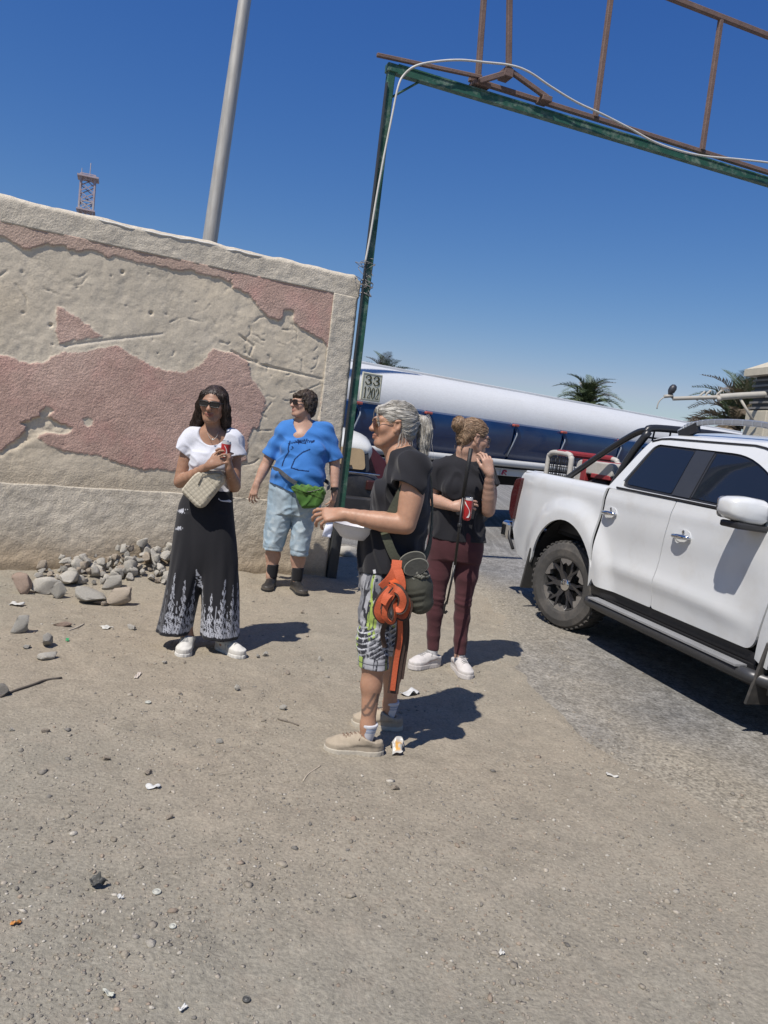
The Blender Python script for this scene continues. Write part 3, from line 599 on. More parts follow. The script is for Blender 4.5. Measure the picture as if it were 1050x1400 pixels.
# ================================================================== PICKUP  (local: x forward, y left, z up, origin on the ground under the rear axle)
PTH = math.radians(17.0); PC = (1.58+0.925*math.cos(PTH), 6.60+0.925*math.sin(PTH))
truck = thing('pickup_truck', 'white double cab pickup with black sports bar parked on the road', 'pickup truck', (PC[0], PC[1], 0.004), math.atan2(-math.cos(PTH), math.sin(PTH)))
M_white = mat('white car paint', (.60, .615, .625), .32, coat=.6, var=.03, fine=.0, vs_=1.5, dirt=(.46, .44, .40, .35), ds=3.5)
M_tint = mat('tinted glass', (.012, .015, .022), .04, var=0, fine=0, spec=.7)
M_rubber = mat('tyre rubber', (.050, .048, .046), .85, var=.15, vs_=5, fine=.12, bump=.2, bs=90, dirt=(.16, .14, .12, .5), ds=5)
M_blackp = mat('black trim', (.018, .018, .02), .45, var=.1, fine=.05)
M_chrome = mat('chrome', (.62, .63, .65), .12, metal=1.0, var=.03, fine=0)
M_grey = mat('grey side step', (.055, .056, .06), .4, metal=.4, var=.08)
M_under = mat('dark underbody', (.012, .012, .013), .9, var=.1)
M_alloy = mat('dark alloy', (.030, .030, .034), .18, metal=.2, coat=.8, var=.05, fine=0); M_mach = mat('machined alloy', (.45, .45, .46), .3, metal=.9, var=.05)
M_redl = mat('red lamp', (.055, .006, .008), .15, var=.1, coat=.6)
AX = 2.95
def arch_bump(s, z):
    o = 0
    for c in (0.0, AX):
        rr_ = np.sqrt((s-c)**2+(z-.40)**2); o = o+0.045*smooth(.80, .60, rr_)*smooth(1.30, 1.02, z)
    return o
def half_w(s, z):                              # outer half width of the lower body
    w = 0.872 + 0.040*np.sin(np.clip((z-.40)/.95, 0, 1)*PI*0.92)
    line = .40+.60*smooth(2.4, .5, s)*0+.23   # character crease low on the doors
    ridge = np.exp(-((z-(.69-.05*np.maximum(s-1.2, 0)**2))/.06)**2)*.017*smooth(.5, .9, s)*smooth(2.35, 1.9, s); scoop = -np.exp(-((z-(.86+.02*s))/.13)**2)*.016*smooth(.45, .8, s)*smooth(2.35, 2.0, s)
    sh = np.exp(-((z-1.20)/.045)**2)*.007
    taper = -.05*smooth(-.7, -1.2, s)-.10*smooth(AX+.25, AX+.95, s)
    curl = -.035*smooth(1.262, 1.302, z)**2*(s < .47)
    return w+ridge+scoop+sh+taper+curl+arch_bump(s, z)
def cab_y(z): return 0.885-0.43*np.maximum(z-1.28, 0)-0.55*np.maximum(z-1.55, 0)**2
def grid_panel(name, poly, mapf, m, step=.03, parent=None, thick=.018, holes=(), mirror=True, rnd=0.0):
    P = np.array(poly); lo = P.min(0)-step*1.5; hi = P.max(0)+step*1.5
    u = np.arange(lo[0], hi[0]+step, step); v = np.arange(lo[1], hi[1]+step, step); U, Q = np.meshgrid(u, v, indexing='ij')
    def sdf(U, Q):
        d = poly_sd(U, Q, poly)
        for h in holes: d = np.maximum(d, -poly_sd(U, Q, h))
        return d
    d = sdf(U, Q); ins = d < 0; cells = ins[:-1, :-1]|ins[1:, :-1]|ins[1:, 1:]|ins[:-1, 1:]
    near = np.zeros_like(ins)
    for a, b in ((0, 0), (1, 0), (1, 1), (0, 1)): near[a:a+cells.shape[0], b:b+cells.shape[1]] |= cells
    mv = (near & ~ins) | (ins & (d > -.35*step))
    for it in range(5):
        e = 1e-4; gx_ = (sdf(U+e, Q)-sdf(U-e, Q))/(2*e); gy_ = (sdf(U, Q+e)-sdf(U, Q-e))/(2*e); d = sdf(U, Q); n2 = np.maximum(gx_**2+gy_**2, .25)
        U = np.where(mv, U-d*gx_/n2, U); Q = np.where(mv, Q-d*gy_/n2, Q)
    ids = np.arange(U.size).reshape(U.shape); F4 = np.stack([ids[:-1, :-1], ids[1:, :-1], ids[1:, 1:], ids[:-1, 1:]], -1)[cells]
    T3 = np.concatenate([F4[:, [0, 1, 2]], F4[:, [0, 2, 3]]]); uf, vf = U.ravel(), Q.ravel()
    ar = (uf[T3[:, 1]]-uf[T3[:, 0]])*(vf[T3[:, 2]]-vf[T3[:, 0]])-(uf[T3[:, 2]]-uf[T3[:, 0]])*(vf[T3[:, 1]]-vf[T3[:, 0]])
    T3 = T3[ar > step*step*.004]
    used = np.unique(T3); re_ = np.full(U.size, -1); re_[used] = np.arange(len(used)); T3 = re_[T3]; us, vs2 = uf[used], vf[used]; out = []
    E = np.concatenate([T3[:, [0, 1]], T3[:, [1, 2]], T3[:, [2, 0]]]); key = np.sort(E, 1)@np.array([len(us), 1]); _, inv, cnt = np.unique(key, return_inverse=True, return_counts=True); B = E[cnt[inv] == 1]
    for sgn in ((-1, 1) if mirror else (-1,)):
        V = mapf(us, vs2, sgn); k = len(V); ra = V[B[:, 0]]; rb = V[B[:, 1]]; dn_ = np.array([0, -sgn*thick, 0]); nb = len(B)
        VV = np.concatenate([V, ra, rb, rb+dn_, ra+dn_]); r3 = np.arange(nb); R3 = np.concatenate([np.stack([k+r3, k+3*nb+r3, k+2*nb+r3], -1), np.stack([k+r3, k+2*nb+r3, k+nb+r3], -1)])
        FF = np.concatenate([T3, R3]); out.append(np_mesh(name, VV, FF if sgn < 0 else FF[:, ::-1], m, None, True, parent))
    return out
side_map = lambda s, z, sg, off=0.0: np.stack([s, sg*(half_w(s, z)+off), z], -1)
cab_map = lambda s, z, sg, off=0.0: np.stack([s, sg*(cab_y(z)+off), z], -1)
arc = lambda c, r, a0, a1, n=14: [(c+r*math.cos(t), .40+r*math.sin(t)) for t in np.linspace(math.radians(a0), math.radians(a1), n)]
bed = [(-1.02, 1.30), (-1.10, 1.25), (-1.135, 1.05), (-1.17, .74), (-1.10, .60), (-.99, .47)] + [(-.60, .42)] + arc(0, .545, 168, 17, 20) + [(.462, .47), (.470, .60), (.445, 1.0), (.458, 1.295)]
grid_panel('bed_side', round_poly(bed, [.05, .03, .03, .03, .03, .03, .02]+[0.0]*20+[.01, .01, .05, .01]), side_map, M_white, .028, truck)
door_r = [(.50, .56), (.55, .50), (1.235, .50), (1.262, .90), (1.335, 1.285), (.505, 1.285), (.487, 1.0)]
grid_panel('rear_door', round_poly(door_r, [.05, .05, .02, .1, .01, .01, .05]), side_map, M_white, .028, truck)
door_f = [(1.243, .50), (2.20, .50), (2.275, .56), (2.32, .80), (2.36, 1.20), (2.36, 1.27), (1.343, 1.285), (1.270, .90)]
grid_panel('front_door', round_poly(door_f, [.02, .06, .06, .1, .05, .01, .01, .1]), side_map, M_white, .028, truck)
fend = [(2.29, .47), (2.40, .44)] + arc(AX, .545, 172, 14, 20) + [(AX+.62, .45), (AX+.80, .5), (AX+.83, .95), (AX+.55, 1.13), (2.374, 1.27), (2.374, 1.2), (2.335, .80)]
grid_panel('front_fender', fend, side_map, M_white, .03, truck)
M_sill = M_blackp
sill = [(.482, .425), (2.28, .425), (2.28, .492), (.482, .492)]
grid_panel('sill', sill, lambda s, z, sg: side_map(s, z, sg, -.02), M_sill, .03, truck)
# cab greenhouse
win_r = [(.735, 1.335), (1.225, 1.325), (1.225, 1.635), (.800, 1.650), (.64, 1.40)]
win_f = [(1.395, 1.322), (2.26, 1.318), (1.93, 1.56), (1.70, 1.637), (1.395, 1.640)]
cab_o = [(.462, 1.288), (.69, 1.712), (.80, 1.725), (1.9, 1.725), (2.10, 1.63), (2.62, 1.288)]
winh = round_poly([(.60, 1.325), (.70, 1.312), (2.36, 1.300), (2.02, 1.55), (1.74, 1.655), (.80, 1.672), (.755, 1.655)], [.06, .05, .08, .15, .15, .04, .03])
grid_panel('cab_side', round_poly(cab_o, [.01, .06, .06, .1, .1, .01]), cab_map, M_white, .026, truck, holes=(winh,))
wrim = round_poly([(.585, 1.322), (.70, 1.303), (2.39, 1.291), (2.03, 1.556), (1.745, 1.662), (.79, 1.680), (.742, 1.66)], [.06, .05, .08, .15, .15, .04, .03])
grid_panel('window_seal', wrim, lambda s, z, sg: cab_map(s, z, sg, -.014), M_blackp, .03, truck, thick=.006)
grid_panel('rear_window', round_poly([(.655, 1.340), (1.225, 1.328), (1.225, 1.642), (.815, 1.652), (.775, 1.635)], [.05, .02, .02, .04, .03]), lambda s, z, sg: cab_map(s, z, sg, -.008), M_tint, .03, truck, thick=.004)
grid_panel('front_window', round_poly([(1.435, 1.326), (2.30, 1.313), (1.995, 1.545), (1.735, 1.636), (1.435, 1.642)], [.02, .08, .15, .12, .02]), lambda s, z, sg: cab_map(s, z, sg, -.008), M_tint, .03, truck, thick=.004)
grid_panel('door_pillar', [(1.235, 1.322), (1.425, 1.32), (1.425, 1.65), (1.235, 1.652)], lambda s, z, sg: cab_map(s, z, sg, -.006), mat('pillar black', (.035, .037, .042), .3, var=.05), .03, truck, thick=.006)
grid_panel('window_channel', [(1.440, 1.33), (1.452, 1.33), (1.452, 1.638), (1.440, 1.638)], lambda s, z, sg: cab_map(s, z, sg, -.003), M_grey, .02, truck, thick=.004)
grid_panel('belt_moulding', [(.60, 1.293), (2.36, 1.284), (2.36, 1.300), (.60, 1.309)], lambda s, z, sg: side_map(s, z*0+1.28, sg, .004)*np.array([1, 1, 0])+np.stack([0*s, 0*s, z], -1), M_blackp, .03, truck, thick=.006)
# roof skin
ss = np.linspace(.66, 2.14, 40); tt = np.linspace(-1, 1, 27); S, T = np.meshgrid(ss, tt, indexing='ij')
edge_z = np.interp(S, [.66, .74, .85, 1.8, 2.0, 2.14], [1.690, 1.722, 1.735, 1.733, 1.69, 1.615]); crown = np.interp(S, [.66, .8, 1.0, 1.8, 2.14], [.05, .075, .085, .08, .045])
yw = cab_y(np.minimum(edge_z-.012, 1.72))+.004; V = np.stack([S, T*yw, edge_z+crown*(1-np.abs(T)**2.6)-.010*smooth(.93, 1., np.abs(T))], -1)
ii = np.arange(S.size).reshape(S.shape); RFq = np.stack([ii[:-1, :-1], ii[1:, :-1], ii[1:, 1:], ii[:-1, 1:]], -1).reshape(-1, 4)
ro = np_mesh('roof', V.reshape(-1, 3), RFq, M_white, None, True, truck); q = ro.modifiers.new('thick', 'SOLIDIFY'); q.thickness = .02; q.offset = -1
bm = bmesh.new()
for sg in (-1, 1):                             # drip channel line along the roof edge
    tube(bm, [(s_, sg*(float(cab_y(np.array(min(z_, 1.72))))+.006), z_) for s_, z_ in zip(np.linspace(.70, 2.14, 16), np.interp(np.linspace(.70, 2.14, 16), [.66, .74, .85, 1.8, 2.0, 2.14], [1.675, 1.708, 1.722, 1.72, 1.677, 1.60]))], .007, 6)
    bm_obj('drip_rail', bm, M_blackp, truck, True); bm = bmesh.new()
bm.free()
for sg in (-1, 1):                             # roof rails
    bm = bmesh.new(); pts = spline([(.86, sg*.60, 1.775), (.98, sg*.60, 1.835), (1.25, sg*.60, 1.868), (1.7, sg*.60, 1.862), (1.98, sg*.60, 1.80), (2.12, sg*.60, 1.70)], 5)
    for a, b in zip(pts[:-1], pts[1:]): bar(bm, a, b, .030, .042, (0, 0, 1))
    o = bevel(bm_obj('roof_rail', bm, mat('silver rail', (.40, .42, .45), .35, metal=.6, var=.05), truck), .008, 2)
    for a, b in (((.88, .60, 1.765), (1.07, .60, 1.835)), ((1.80, .60, 1.80), (2.10, .60, 1.70))):
        bm = bmesh.new(); bar(bm, (a[0], sg*a[1], a[2]-.01), (b[0], sg*b[1], b[2]-.01), .034, .07); bm_obj('rail_foot', bm, M_blackp, o)
bm = bmesh.new(); tube(bm, [(1.42, -.18, 1.80), (1.415, -.18, 1.86)], [.014, .009], 8); tube(bm, [(1.415, -.18, 1.86), (1.35, -.18, 2.20)], [.004, .0025], 6); bm_obj('antenna', bm, M_blackp, truck, True)
# glass front and back of the cab, bonnet, nose
def quadpatch(name, c4, m, thick=.01, n=8, bulge=(0, 0, 0)):
    c = [np.array(p, float) for p in c4]; uu, vv = np.meshgrid(np.linspace(0, 1, n), np.linspace(0, 1, n), indexing='ij'); uu, vv = uu[..., None], vv[..., None]
    V = (c[0]*(1-uu)+c[1]*uu)*(1-vv)+(c[3]*(1-uu)+c[2]*uu)*vv + np.array(bulge)*16*uu*(1-uu)*vv*(1-vv)*.5 + np.array(bulge)*2*(1-(2*uu-1)**2)*.5
    id_ = np.arange(n*n).reshape(n, n); o = np_mesh(name, V.reshape(-1, 3), np.stack([id_[:-1, :-1], id_[1:, :-1], id_[1:, 1:], id_[:-1, 1:]], -1).reshape(-1, 4), m, None, True, truck)
    q = o.modifiers.new('thick', 'SOLIDIFY'); q.thickness = thick; return o
quadpatch('windscreen', [(2.64, -.84, 1.275), (2.64, .84, 1.275), (2.10, .70, 1.66), (2.10, -.70, 1.66)], M_tint, bulge=(.06, 0, .02))
quadpatch('back_window', [(.50, .80, 1.30), (.50, -.80, 1.30), (.69, -.66, 1.69), (.69, .66, 1.69)], M_tint, bulge=(-.02, 0, 0))
quadpatch('bonnet', [(2.62, -.83, 1.275), (AX+.80, -.72, 1.08), (AX+.80, .72, 1.08), (2.62, .83, 1.275)], M_white, .02, 12, (0, 0, .04))
bm = bmesh.new(); box(bm, (AX+.72, -.74, .62), (AX+.84, .74, 1.07)); bevel(bm_obj('grille', bm, M_blackp, truck), .03)
bm = bmesh.new(); box(bm, (AX+.66, -.86, .36), (AX+.92, .86, .62)); bevel(bm_obj('front_bumper', bm, M_white, truck), .05, 3)
for sg in (-1, 1):
    bm = bmesh.new(); box(bm, (AX+.55, sg*.80-.05, .82), (AX+.85, sg*.80+.05, 1.03)); bevel(bm_obj('headlight', bm, mat('headlight', (.5, .52, .55), .1, coat=1, var=0), truck), .03)
# inner shell: dark body behind the gaps, bed floor, tailgate
bm = bmesh.new(); box(bm, (-1.02, -.70, .36), (AX+.7, .70, .62)); box(bm, (.50, -.845, .44), (2.62, .845, 1.26)); box(bm, (2.62, -.60, .6), (AX+.7, .60, 1.0)); bm_obj('underbody', bm, M_under, truck)
bm = bmesh.new(); box(bm, (-1.06, -.78, .78), (.46, .78, .82)); bm_obj('bed_floor', bm, M_under, truck)
bm = bmesh.new(); box(bm, (.42, -.80, .82), (.462, .80, 1.285)); bm_obj('bed_front', bm, M_white, truck)
for sg in (-1, 1):
    bm = bmesh.new(); box(bm, (-1.05, sg*.80-.012, .82), (.42, sg*.80+.012, 1.27)); bm_obj('bed_inner', bm, M_blackp, truck)
    bm = bmesh.new(); bar(bm, (-1.03, sg*.815, 1.284), (.45, sg*.825, 1.284), .085, .03); bevel(bm_obj('bed_rail', bm, M_white, truck), .012)
bm = bmesh.new(); box(bm, (-1.13, -.74, .74), (-1.05, .74, 1.30)); bevel(bm_obj('tailgate', bm, M_white, truck), .02)
for sg in (-1, 1):
    bm = bmesh.new()
    prism(bm, round_poly([(-1.02, 1.225), (-1.14, 1.19), (-1.195, 1.05), (-1.19, .86), (-1.10, .78)], .03, 4), lambda u, v: (u, sg*.905, v), lambda u, v: (u, sg*.73, v)); bevel(bm_obj('tail_lamp', bm, M_redl, truck), .02, 2)
    bm = bmesh.new(); box(bm, (-1.34, sg*.80-.10, .57), (-1.17, sg*.80+.105, .76)); bevel(bm_obj('bumper_corner', bm, M_chrome, truck), .04, 3)
    bm = bmesh.new(); tube(bm, [(-1.19, sg*.86, .74), (-1.17, sg*.87, .6), (-1.07, sg*.86, .50)], .018, 6); bm_obj('bumper_bracket', bm, M_blackp, truck, True)
bm = bmesh.new(); box(bm, (-1.33, -.70, .52), (-1.17, .70, .72)); bevel(bm_obj('rear_bumper', bm, M_chrome, truck), .03)
# wheel wells and mud flaps
for c in (0.0, AX):
    for sg in (-1, 1):
        bm = bmesh.new(); P = [(c+.55*math.cos(t), .40+.55*math.sin(t)) for t in np.linspace(-.2, PI+.2, 18)]
        for a, b in zip(P[:-1], P[1:]): bm.faces.new([bm.verts.new(p) for p in ((a[0], sg*.90, a[1]), (b[0], sg*.90, b[1]), (b[0], sg*.52, b[1]), (a[0], sg*.52, a[1]))])
        bm.faces.new([bm.verts.new((p[0], sg*.53, p[1])) for p in P]); bm_obj('wheel_well', bm, M_under, truck)
        bm = bmesh.new(); x = c-.60; bar(bm, (x+.05, sg*.80, .60), (x-.04, sg*.80, .20), .30, .02, (1, 0, 0)); bevel(bm_obj('mud_flap', bm, mat('mud flap', (.045, .044, .043), .7, dirt=(.17, .15, .13, .6)), truck), .006, 1)
def wheel(parent, loc, sg, R=.385, W=.25, name='wheel'):
    w = bpy.data.objects.new(name, None); link(w, parent); w.location = loc; w.rotation_euler = (PI/2*(1 if sg < 0 else -1), 0, .3); w.empty_display_size = .1
    bm = bmesh.new(); h = W/2; r0 = R*.60
    lathe(bm, [(r0-.02, h-.05), (r0, h-.012), (r0+.02, h-.004), (R*.80, h+.004), (R*.93, h-.012), (R-.006, h-.045), (R, h-.075), (R, -h+.075), (R-.006, -h+.045), (R*.93, -h+.012), (R*.8, -h), (r0, -h+.01), (r0-.03, -h+.05), (r0-.02, h-.05)], 64, None, False)
    for i in range(44):                        # tread blocks over the shoulder
        t = 2*PI*i/44
        for s_ in (1, -1):
            M = Matrix.Rotation(t+(.05 if s_ < 0 else 0), 4, 'Z'); box(bm, (R-.012, -.011, s_*h*.60-.026), (R+.0025, .011, s_*h*.60+.026), M)
    for zc_ in (-.03, .03):
        for i in range(44): box(bm, (R-.008, -.017, zc_-.02), (R+.0025, .012, zc_+.02), Matrix.Rotation(2*PI*(i+.5)/44, 4, 'Z'))
    bm_obj('tyre', bm, M_rubber, w, False)
    bm = bmesh.new(); lathe(bm, [(r0-.003, h-.03), (r0-.010, h-.018), (r0-.020, h-.030), (r0-.032, h-.13), (.10, h-.15), (.001, h-.15)], 48, None, False); bm_obj('rim', bm, mat('brake dust grey', (.06, .058, .055), .6, metal=.3, var=.1), w, True, 40)
    for i in range(6):                         # six forked spokes with machined faces
        M = Matrix.Rotation(2*PI*i/6, 4, 'Z'); bm = bmesh.new()
        P0 = [(.045, -.026), (.12, -.020), (r0-.06, -.040), (r0-.012, -.054), (r0-.008, -.034), (r0-.06, -.017), (.135, 0), (r0-.06, .017), (r0-.008, .034), (r0-.012, .054), (r0-.06, .040), (.12, .020), (.045, .026)]
        zt = lambda u: h-.022-.03*max(0, 1-u/.2)
        prism(bm, P0, lambda u, v: M @ Vector((u, v, h-.075)), lambda u, v: M @ Vector((u, v, zt(u)))); sp = bm_obj('spoke', bm, M_alloy, w)
    for i in range(6):
        M = Matrix.Rotation(2*PI*(i+.5)/6, 4, 'Z'); bm = bmesh.new()
        prism(bm, [(r0-.026, -.060), (r0-.008, -.066), (r0-.001, 0), (r0-.008, .066), (r0-.026, .060), (r0-.056, .030), (r0-.034, 0), (r0-.056, -.030)], lambda u, v: M @ Vector((u, v, h-.055)), lambda u, v: M @ Vector((u, v, h-.014))); bm_obj('rim_facet', bm, M_mach, w)
    bm = bmesh.new(); lathe(bm, [(.052, h-.12), (.05, h-.035), (.03, h-.026), (.001, h-.026)], 20)
    for i in range(6): lathe(bm, [(.011, h-.14), (.011, h-.045), (.001, h-.043)], 8, Matrix.Rotation(2*PI*i/6, 4, 'Z') @ Matrix.Translation((.068, 0, 0)))
    bm_obj('hub', bm, M_chrome, w, True, 40); return w
for c in (0.0, AX):
    for sg in (-1, 1): wheel(truck, (c, sg*.79, .385), sg)
# side steps
for sg in (-1, 1):
    bm = bmesh.new(); pts = spline([(.40, sg*.80, .35), (.50, sg*.90, .365), (.62, sg*.945, .37), (1.4, sg*.95, .37), (2.2, sg*.945, .37), (2.34, sg*.90, .365), (2.44, sg*.80, .35)], 5); tube(bm, pts, .042, 14)
    st = bm_obj('side_step', bm, M_grey, truck, True)
    bm = bmesh.new(); box(bm, (.60, sg*.95-.046, .404), (2.24, sg*.95+.040, .417)); bm_obj('tread_strip', bm, mat('tread strip', (.27, .275, .285), .5, metal=.2), st)
    bm = bmesh.new(); box(bm, (.50, min(sg*.80, sg*.94), .366), (2.30, max(sg*.80, sg*.94), .374)); bm_obj('light_stop_plate', bm, M_under, st)  # plate added to stop sun slivers between step and rocker
    bm = bmesh.new(); box(bm, (.50, sg*.868-.02, .30), (2.30, sg*.868+.004, .424)); bm_obj('rocker', bm, M_blackp, truck)
    bm = bmesh.new()
    for x in (.8, 1.4, 2.0): bar(bm, (x, sg*.70, .45), (x, sg*.94, .36), .04, .03)
    bm_obj('step_bracket', bm, M_blackp, st)
# handles
for sg in (-1, 1):
    for s_, z_ in ((.60, 1.095), (1.485, 1.058)):
        w = float(half_w(np.array(s_), np.array(z_)))
        bm = bmesh.new(); prism(bm, [(s_+.085*math.cos(t), z_+.040*math.sin(t)+(.012 if math.sin(t) > .5 else 0)) for t in np.linspace(0, 2*PI, 20, endpoint=False)], lambda u, v: (u, sg*(w-.01), v), lambda u, v: (u, sg*(w+.003), v)); hb = bm_obj('handle_bowl', bm, M_white, truck, False)
        bm = bmesh.new(); pts = [(s_-.085, sg*(w+.008), z_-.005), (s_-.06, sg*(w+.034), z_-.003), (s_, sg*(w+.042), z_), (s_+.055, sg*(w+.034), z_+.002), (s_+.09, sg*(w+.008), z_+.002)]
        tube(bm, spline(pts, 4), [.010]*3+[.015]*4+[.018]*4+[.016]*4+[.009]*2, 10); bm_obj('door_handle', bm, M_chrome, truck, True)
        bm = bmesh.new(); lathe(bm, [(.013, 0), (.013, .008), (.001, .009)], 12, Matrix.Translation((s_+.006, sg*(w+.002), z_+.034)) @ Matrix.Rotation(PI/2*sg*-1, 4, 'X')); bm_obj('lock', bm, M_chrome, truck, True, 40)
# mirrors
for sg in (-1, 1):
    bm = bmesh.new(); secs = []
    for y, sx, sz0, sz1 in ((.90, .06, 1.265, 1.375), (.95, .09, 1.242, 1.395), (1.05, .10, 1.245, 1.402), (1.125, .092, 1.262, 1.394), (1.158, .07, 1.285, 1.38), (1.168, .045, 1.305, 1.36)):
        secs.append([bm.verts.new((2.15+sx*.9*np.sign(math.cos(t))*abs(math.cos(t))**.6+(y-.93)*-.12, sg*y, (sz0+sz1)/2+(sz1-sz0)/2*np.sign(math.sin(t))*abs(math.sin(t))**.55)) for t in np.linspace(0, 2*PI, 20, endpoint=False)])
    for a, b in zip(secs[:-1], secs[1:]):
        for i in range(20): bm.faces.new((a[i], a[(i+1) % 20], b[(i+1) % 20], b[i]))
    bm.faces.new(secs[0][::-1]); bm.faces.new(secs[-1]); bmesh.ops.recalc_face_normals(bm, faces=bm.faces); mi = bm_obj('mirror', bm, M_white, truck, True)
    bm = bmesh.new(); bar(bm, (2.13, sg*.85, 1.222), (2.135, sg*1.12, 1.232), .16, .04); bar(bm, (2.11, sg*.84, 1.27), (2.14, sg*.96, 1.25), .1, .06); bevel(bm_obj('mirror_base', bm, M_blackp, mi), .012)
    bm = bmesh.new(); bar(bm, (2.05, sg*.95, 1.316), (2.04, sg*1.14, 1.322), .02, .010); bm_obj('indicator', bm, M_blackp, mi)
    bm = bmesh.new(); prism(bm, round_poly([(.96, 1.25), (1.13, 1.262), (1.14, 1.385), (.96, 1.395)], .03, 4), lambda u, v: (2.034, sg*u, v), lambda u, v: (2.029, sg*u, v)); bm_obj('mirror_glass', bm, M_chrome, mi)
# sports bar
M_bar = mat('satin black tube', (.02, .021, .024), .35, var=.08)
for sg in (-1, 1):
    bm = bmesh.new()
    for dy in (.02,): tube(bm, spline([(-.36, sg*(.80-dy), 1.29), (-.18, sg*(.78-dy), 1.40), (.12, sg*(.74-dy), 1.58), (.42, sg*(.70-dy), 1.74), (.55, sg*(.68-dy), 1.775)], 5), .027, 10)
    bm_obj('sport_bar', bm, M_bar, truck, True)
    bm = bmesh.new(); tube(bm, spline([(.40, sg*.80, 1.29), (.50, sg*.75, 1.55), (.60, sg*.68, 1.765)], 5), .030, 10); bm_obj('hoop_leg', bm, M_bar, truck, True)
bm = bmesh.new(); tube(bm, spline([(.58, -.70, 1.755), (.58, -.60, 1.80), (.58, 0, 1.815), (.58, .60, 1.80), (.58, .70, 1.755)], 5), .030, 10); bm_obj('hoop_top', bm, M_bar, truck, True)
bm = bmesh.new()
for i in range(9): tube(bm, [(.50, -.6+.15*i, 1.30), (.56, -.6+.15*i, 1.78)], .008, 5)
for i in range(5): tube(bm, [(.51+.012*i, -.68, 1.36+.09*i), (.51+.012*i, .68, 1.36+.09*i)], .008, 5)
bm_obj('headboard_grid', bm, M_bar, truck, True)
# load in the bed: white framed cage with red bands
M_cage = mat('chalky white tube', (.42, .40, .365), .6, var=.12); M_redp = mat('red paint', (.26, .03, .034), .5, var=.12)
def to_truck(x, y, z): return truck.matrix_basis @ Vector((x, y, z))
bpy.context.view_layer.update()
lc = thing('equipment_cage', 'white tube cage with mesh sides and red band in pickup bed', 'cage', tuple(to_truck(-.74, -.42, .825)), truck.rotation_euler.z)
bm = bmesh.new()
for y in (-.25, .25): tube(bm, spline([(-.22, y, 0), (-.22, y, .58), (-.19, y, .655), (-.12, y, .68), (.14, y, .68), (.20, y, .655), (.22, y, .58), (.22, y, 0)], 4), .026, 8)
bm_obj('frame', bm, M_cage, lc, True)
bm = bmesh.new(); box(bm, (-.06, -.27, .655), (.12, .27, .715)); bevel(bm_obj('red_pad', bm, M_redp, lc), .02)
bm = bmesh.new()
for i in range(13): bar(bm, (-.20, -.24+.04*i, .02), (-.20, -.24+.04*i, .65), .006, .006)
for i in range(16): bar(bm, (-.20, -.24, .03+.04*i), (-.20, .24, .03+.04*i), .006, .006); bar(bm, (-.19, -.25, .03+.04*i), (.19, -.25, .03+.04*i), .006, .006)
for i in range(10): bar(bm, (-.18+.04*i, -.25, .02), (-.18+.04*i, -.25, .65), .006, .006)
tag(bm_obj('mesh_panel', bm, M_blackp, lc), kind='stuff')
l2 = thing('folded_seat', 'white and red trimmed dark seat standing behind the pickup sports bar', 'seat', tuple(to_truck(-.18, -.42, .825)), truck.rotation_euler.z)
bm = bmesh.new(); prism(bm, round_poly([(-.30, 0), (-.30, .65), (.30, .65), (.30, .53), (-.17, .53), (-.17, 0)], [.02, .09, .03, .03, .08, .02]), lambda u, v: (u, -.22, v), lambda u, v: (u, .22, v)); bevel(bm_obj('white_shell', bm, M_cage, l2), .012)
bm = bmesh.new(); box(bm, (-.20, -.226, .46), (-.11, .226, .656)); box(bm, (-.02, -.226, .50), (.28, .226, .545)); bevel(bm_obj('red_trim', bm, M_redp, l2), .008, 1)
bm = bmesh.new(); prism(bm, round_poly([(-.15, 0), (-.14, .43), (-.06, .50), (.18, .50), (.24, .38), (.24, 0)], .05), lambda u, v: (u, -.19, v), lambda u, v: (u, .19, v)); bevel(bm_obj('back_pad', bm, mat('dark mesh cloth', (.05, .04, .045), .8, bump=.5, bs=120), l2), .02)
# ================================================================== TANKER (local: x along its side towards the right, y away from the camera)
TANG = math.radians(38.0); TO = (2.07, 13.8)
tank = thing('tanker_trailer', 'long white road tanker with dark blue side panels behind the gate', 'tanker', (TO[0], TO[1], 0), TANG)
def tp(px, py): u, z = on_plane(px, py, TO, TANG); return u, z
M_tank = mat('white tank paint', (.55, .565, .575), .55, var=.05, vs_=1.2, dirt=(.47, .46, .43, .45), ds=1.3, stretch=(.35, 1, 1))
M_blue = mat('dark blue panel', (.006, .029, .10), .28, coat=.4, var=.2, vs_=1.0, dirt=(.04, .07, .13, .35), ds=2)
M_strap = mat('grey strap', (.22, .25, .30), .5, metal=.3, var=.1)
M_wf = mat('chalky white frame', (.48, .49, .49), .5, var=.08, dirt=(.33, .30, .26, .5), ds=3)
CYT, CZT, RYT, RZT = 1.12, 1.84, 1.10, 0.70
x0t, x1t = -7.5, 12.0
def ell(t, e=2.5): return (-np.sign(np.cos(t))*np.abs(np.cos(t))**(2/e)*RYT, np.sign(np.sin(t))*np.abs(np.sin(t))**(2/e)*RZT)
